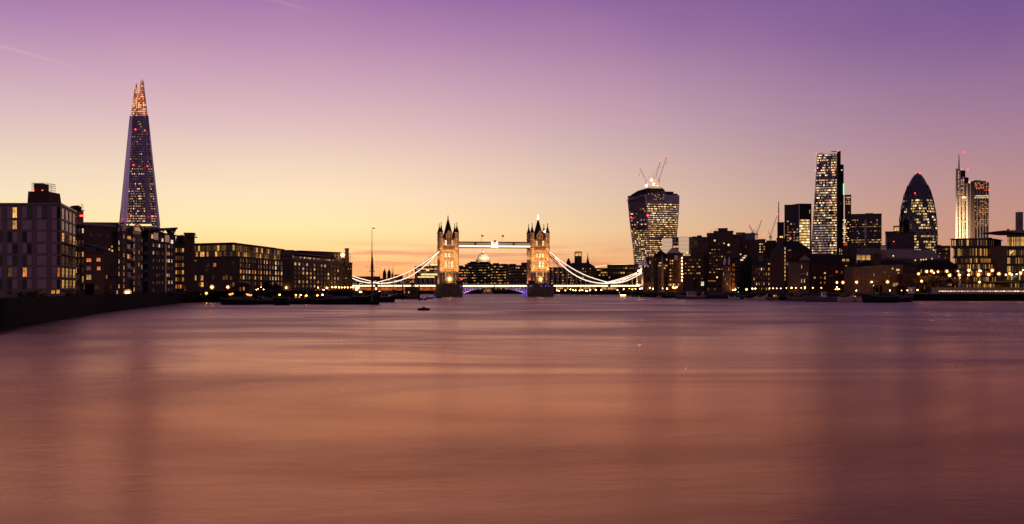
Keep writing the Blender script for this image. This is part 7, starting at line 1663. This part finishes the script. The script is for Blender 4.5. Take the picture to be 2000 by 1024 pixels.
def barge_hut():
    Y = 640; x0, x1 = X(456, Y), X(491, Y); t = thing('quay_hut', 'dark hut with a hipped roof and glowing openings on the quay among the barges', 'hut', ((x0 + x1) / 2, Y, 1), local=False)
    mb = MB(); P = [(x0 + 1, Y), (x1 - 1, Y), (x1 - 1, Y + 6), (x0 + 1, Y + 6)]; mb.prism(P, 0, Z(559.5, Y)); mb.build('wall', 'brick_brown', t)
    mb = MB(); Q = off(P, 1.0); mb.prism(Q, Z(559.5, Y) + .01, Z(552.5, Y), top=[(x0 + 3.4, Y + 2), (x1 - 3.8, Y + 2), (x1 - 3.8, Y + 4), (x0 + 3.4, Y + 4)]); mb.build('roof', 'slate', t)
    for a, b, v0, v1, m in ((475, 477.5, 561, 567, 'lit_orange'), (468, 471, 561, 569, 'lit_dim')):
        mb = MB(); mb.box(X(a, Y), X(b, Y), Y - .1, Y - .02, Z(v1, Y), Z(v0, Y)); mb.build('opening', m, t)
    for (ua, ub, v) in ((447, 455.5, 574.5), (481, 492, 576)):
        Yb = 552; t = thing('deck_brazier', 'row of bright orange deck lights on the leftmost barges' if ua < 450 else 'longer row of bright orange deck lights below the hipped roof hut', 'deck lights', (X((ua + ub) / 2, Yb), Yb, 2))
        mb = MB(); mb.box(X(ua, Yb), X(ub, Yb), Yb + .2, Yb + .5, 1.5, Z(v + 2.6, Yb)); mb.build('rail', 'steel_dark', t); n = 5
        for k in range(n): u = ua + (ub - ua) * (k + .5) / n; z = Z(v + (1 if k % 2 else -.3) + (.8 - k * .4 if ua < 450 else -.8 + k * .4), Yb); mb = MB(); mb.lathe(X(u, Yb), Yb, [(.05, z - .4), (.42, z), (.05, z + .4)], 6); mb.build('bulb', 'lamp_amber', t)
barge_hut()
# right bank boats
boat('river_boat', 'pale launch with a swept bow and an open wheelhouse moored off the brown hotel', 1321, 1378, 584.3, 1.7, -1, 5.5, 'hull_grey', [(.3, .62, 3.4, 'hull_cream', .6)], None, False, .35, 1.3, trim='hull_cream')
boat('barge', 'long dark blue barge lying behind the pale launch', 1372, 1428, 583.3, 2.8, 1, 7, 'hull_blue', [(.05, .25, 2.2, 'hull_black', .8)], None, True, .1, .1, flat=True)
boat('river_boat', 'small cream rowing hulled boat with a white dome on deck', 1424, 1446, 586.4, 1.4, -1, 4, 'hull_cream', [(.35, .6, 1.1, 'white_paint', .5)], None, False, .4, 1.0, trim='hull_cream')
boat('river_boat', 'dark barge with a curved gunwale between two small cream boats', 1436, 1462, 584.8, 2.1, 1, 5, 'hull_black', None, None, True, .3, .5)
boat('river_boat', 'low cream boat with an upturned bow, right of the dark curved barge', 1455, 1479, 586.6, 1.1, 1, 3.6, 'hull_cream', None, None, False, .4, 1.6, trim='hull_cream')
boat('river_boat', 'cream boat with a tall square bow standing up beside its anchor hole', 1480, 1499, 587.1, 2.0, 1, 4, 'hull_cream', [(.2, .5, .8, 'deck_wood', .6)], [(.3, 5, .08)], False, .3, 1.1, trim='hull_cream', yaw=.5)
boat('river_boat', 'grey boat with a lit wheelhouse and a tarpaulin frame', 1499, 1523, 587.2, 1.6, 1, 4.5, 'hull_grey', [(.5, .8, 2.0, 'deck_wood', .6)], [(.85, 4, .08)], False, .3, .8, trim='hull_cream', lit=.6)
boat('barge', 'short black barge filling the gap between the grey wheelhouse boat and the curved workboat', 1518, 1545, 587.0, 2.6, -1, 6, 'hull_black', None, None, False, .15, .2, flat=True)
boat('workboat', 'curved workboat with a cluster of lights on its wheelhouse', 1539, 1573, 588.3, 1.5, -1, 5, 'hull_grey', [(.25, .6, 2.4, 'deck_wood', .6)], None, False, .4, 1.2, trim='hull_cream', lit=.3)
boat('barge', 'big grey barge with a white wheelhouse at mid length', 1573, 1641, 589.8, 2.5, -1, 7, 'hull_grey', [(.55, .78, 1.2, 'concrete', .6), (.36, .49, 3.0, 'white_paint', .5)], [(.9, 4, .1)], False, .22, .4, flat=True)
boat('sailing_barge', 'cream bowed sailing barge, left of a pair with patched bows', 1640, 1668, 590.6, 2.6, 1, 6, 'hull_cream', [(.2, .5, 1.2, 'hull_red', .6)], [(.6, 4.5, .12)], False, .5, .7, yaw=.3, trim='hull_cream')
boat('sailing_barge', 'second patched cream bowed sailing barge, touching the big black barge', 1662, 1690, 590.4, 2.5, 1, 6, 'hull_cream', [(.2, .5, 1.0, 'deck_wood', .6)], [(.75, 3.5, .12)], False, .5, .7, yaw=.3, trim='hull_cream', lit=.5)
boat('barge', 'big black barge piled high, moored against the timber piles', 1688, 1756, 591.3, 3.2, -1, 7, 'hull_black', [(.2, .6, 2.0, 'hull_black', .8)], None, True, .35, .6)
boat('barge', 'dark barge with pale deck gear right of the timber piles', 1744, 1786, 590.2, 2.4, 1, 6, 'hull_black', [(.3, .45, 1.4, 'hull_grey', .5)], None, True, .3, .6)
t = boat('fishing_boat', 'small white sail topped boat tied at the quay under the trees', 1283, 1292, 583, 1.2, 1, 3, 'hull_cream', [(.3, .6, 1.4, 'white_paint', .5)], [(.5, 4, .08)], False, .4, .8)
boat('river_boat', 'dark motor vessel moored left of the pale launch by the quay', 1293, 1322, 582.3, 1.8, -1, 5, 'hull_black', [(.25, .7, 1.6, 'brick_dark', .7)], [(.5, 5, .1)], False, .3, .6)
boat('pleasure_boat', 'long lit pleasure boat seen through the opening span', 988, 1018, 573.6, 2.2, 1, 8, 'hull_black', [(.1, .85, 2.6, 'deck_wood', .8)], None, False, .2, .3, lit=.8)
boat('pleasure_boat', 'white pleasure boat with a bright upper deck under the middle of the bridge', 942, 962, 574.3, 2.0, -1, 7, 'hull_cream', [(.1, .85, 3.4, 'hull_cream', .8), (.25, .7, 5.6, 'white_paint', .7)], None, False, .25, .4, lit=.8)
boat('pleasure_boat', 'long low lit river ferry under the left leaf of the opening span', 903, 936, 573.4, 2.2, 1, 8, 'hull_black', [(.08, .9, 2.8, 'deck_wood', .85)], None, False, .2, .3, lit=.9)
def pier():
    # piled pier under the right end of the side span, and timber mooring piles
    Y = 945; x0, x1 = X(1222, Y), X(1258, Y); t = thing('river_pier', 'timber piled landing stage under the right end of the bridge', 'pier', ((x0 + x1) / 2, Y, 0))
    mb = MB(); mb.box(x0, x1, Y, Y + 6, 1.2, 1.9); mb.build('deck', 'deck_wood', t)
    for k in range(8):
        u = 1226 + k * 4.2; mb = MB(); mb.lathe(X(u, Y), Y - .5 + (k % 2) * 3, [(.42, -1.5), (.36, Z(562 + (k * 7 % 5), Y))], 8); mb.build('pile', 'wall_river', t)
    mb = MB(); mb.box(X(1236, Y), X(1252, Y), Y + .5, Y + 4, 1.91, 4.6); mb.build('cabin', 'brick_black', t)
    for u in (1213, 1217, 1220): 
        mb = MB(); mb.lathe(X(u, Y), Y - .5, [(.05, Z(576.6, Y) - .5), (.55, Z(576.6, Y)), (.05, Z(576.6, Y) + .5)], 6); mb.build('deck_lamp', 'bulb_warm', t)
    mb = MB(); mb.box(X(1211, Y), X(1222, Y), Y - .1, Y + 3, .3, 1.0); mb.build('gangway', 'deck_wood', t)
    for k, (u, v, Y) in enumerate(((1707, 560, 640), (1711.5, 557, 641), (1714, 562, 642), (1719, 558.5, 639), (1721.5, 557, 640), (1753, 556, 655), (1757.5, 559, 656), (1763, 557, 655), (1765.5, 560, 656))):
        x = X(u, Y); t = thing('mooring_pile', 'dark round timber mooring pile in the group beside the big black barge' if k < 5 else 'dark round timber mooring pile in the group left of the small white lit hut', 'mooring pile', (x, Y, 0), 'mooring piles by the black barge' if k < 5 else 'mooring piles by the white hut', local=True)
        h = Z(v, Y); mb = MB(); mb.lathe(0, 0, [(.45, -1.5), (.42, h - .4), (.3, h)], 8); mb.build('shaft', 'wall_river', t); mb = MB(); mb.lathe(0, 0, [(.47, h - 1.6), (.5, h - 1.5), (.47, h - 1.4)], 8); mb.build('iron_band', 'steel_dark', t)
    Y = 560; 
pier()
# parked barges' mooring posts by the left row
for k, u in enumerate((770, 786.5, 818.5)):
    Y = 760; x = X(u, Y); h = Z(556 if k else 566, Y)
    t = thing('mooring_pile', ['short mooring pile right of the smaller sailing boat', 'tall mooring pile left of the double deck pleasure boat', 'tall mooring pile right of the double deck pleasure boat'][k], 'mooring pile', (x, Y, 0), local=True)
    mb = MB(); mb.lathe(0, 0, [(.5, -1.5), (.45, h - .4), (.3, h)], 8); mb.build('shaft', 'wall_river', t); mb = MB(); mb.lathe(0, 0, [(.52, h - 1.6), (.55, h - 1.5), (.52, h - 1.4)], 8); mb.build('iron_band', 'steel_dark', t)
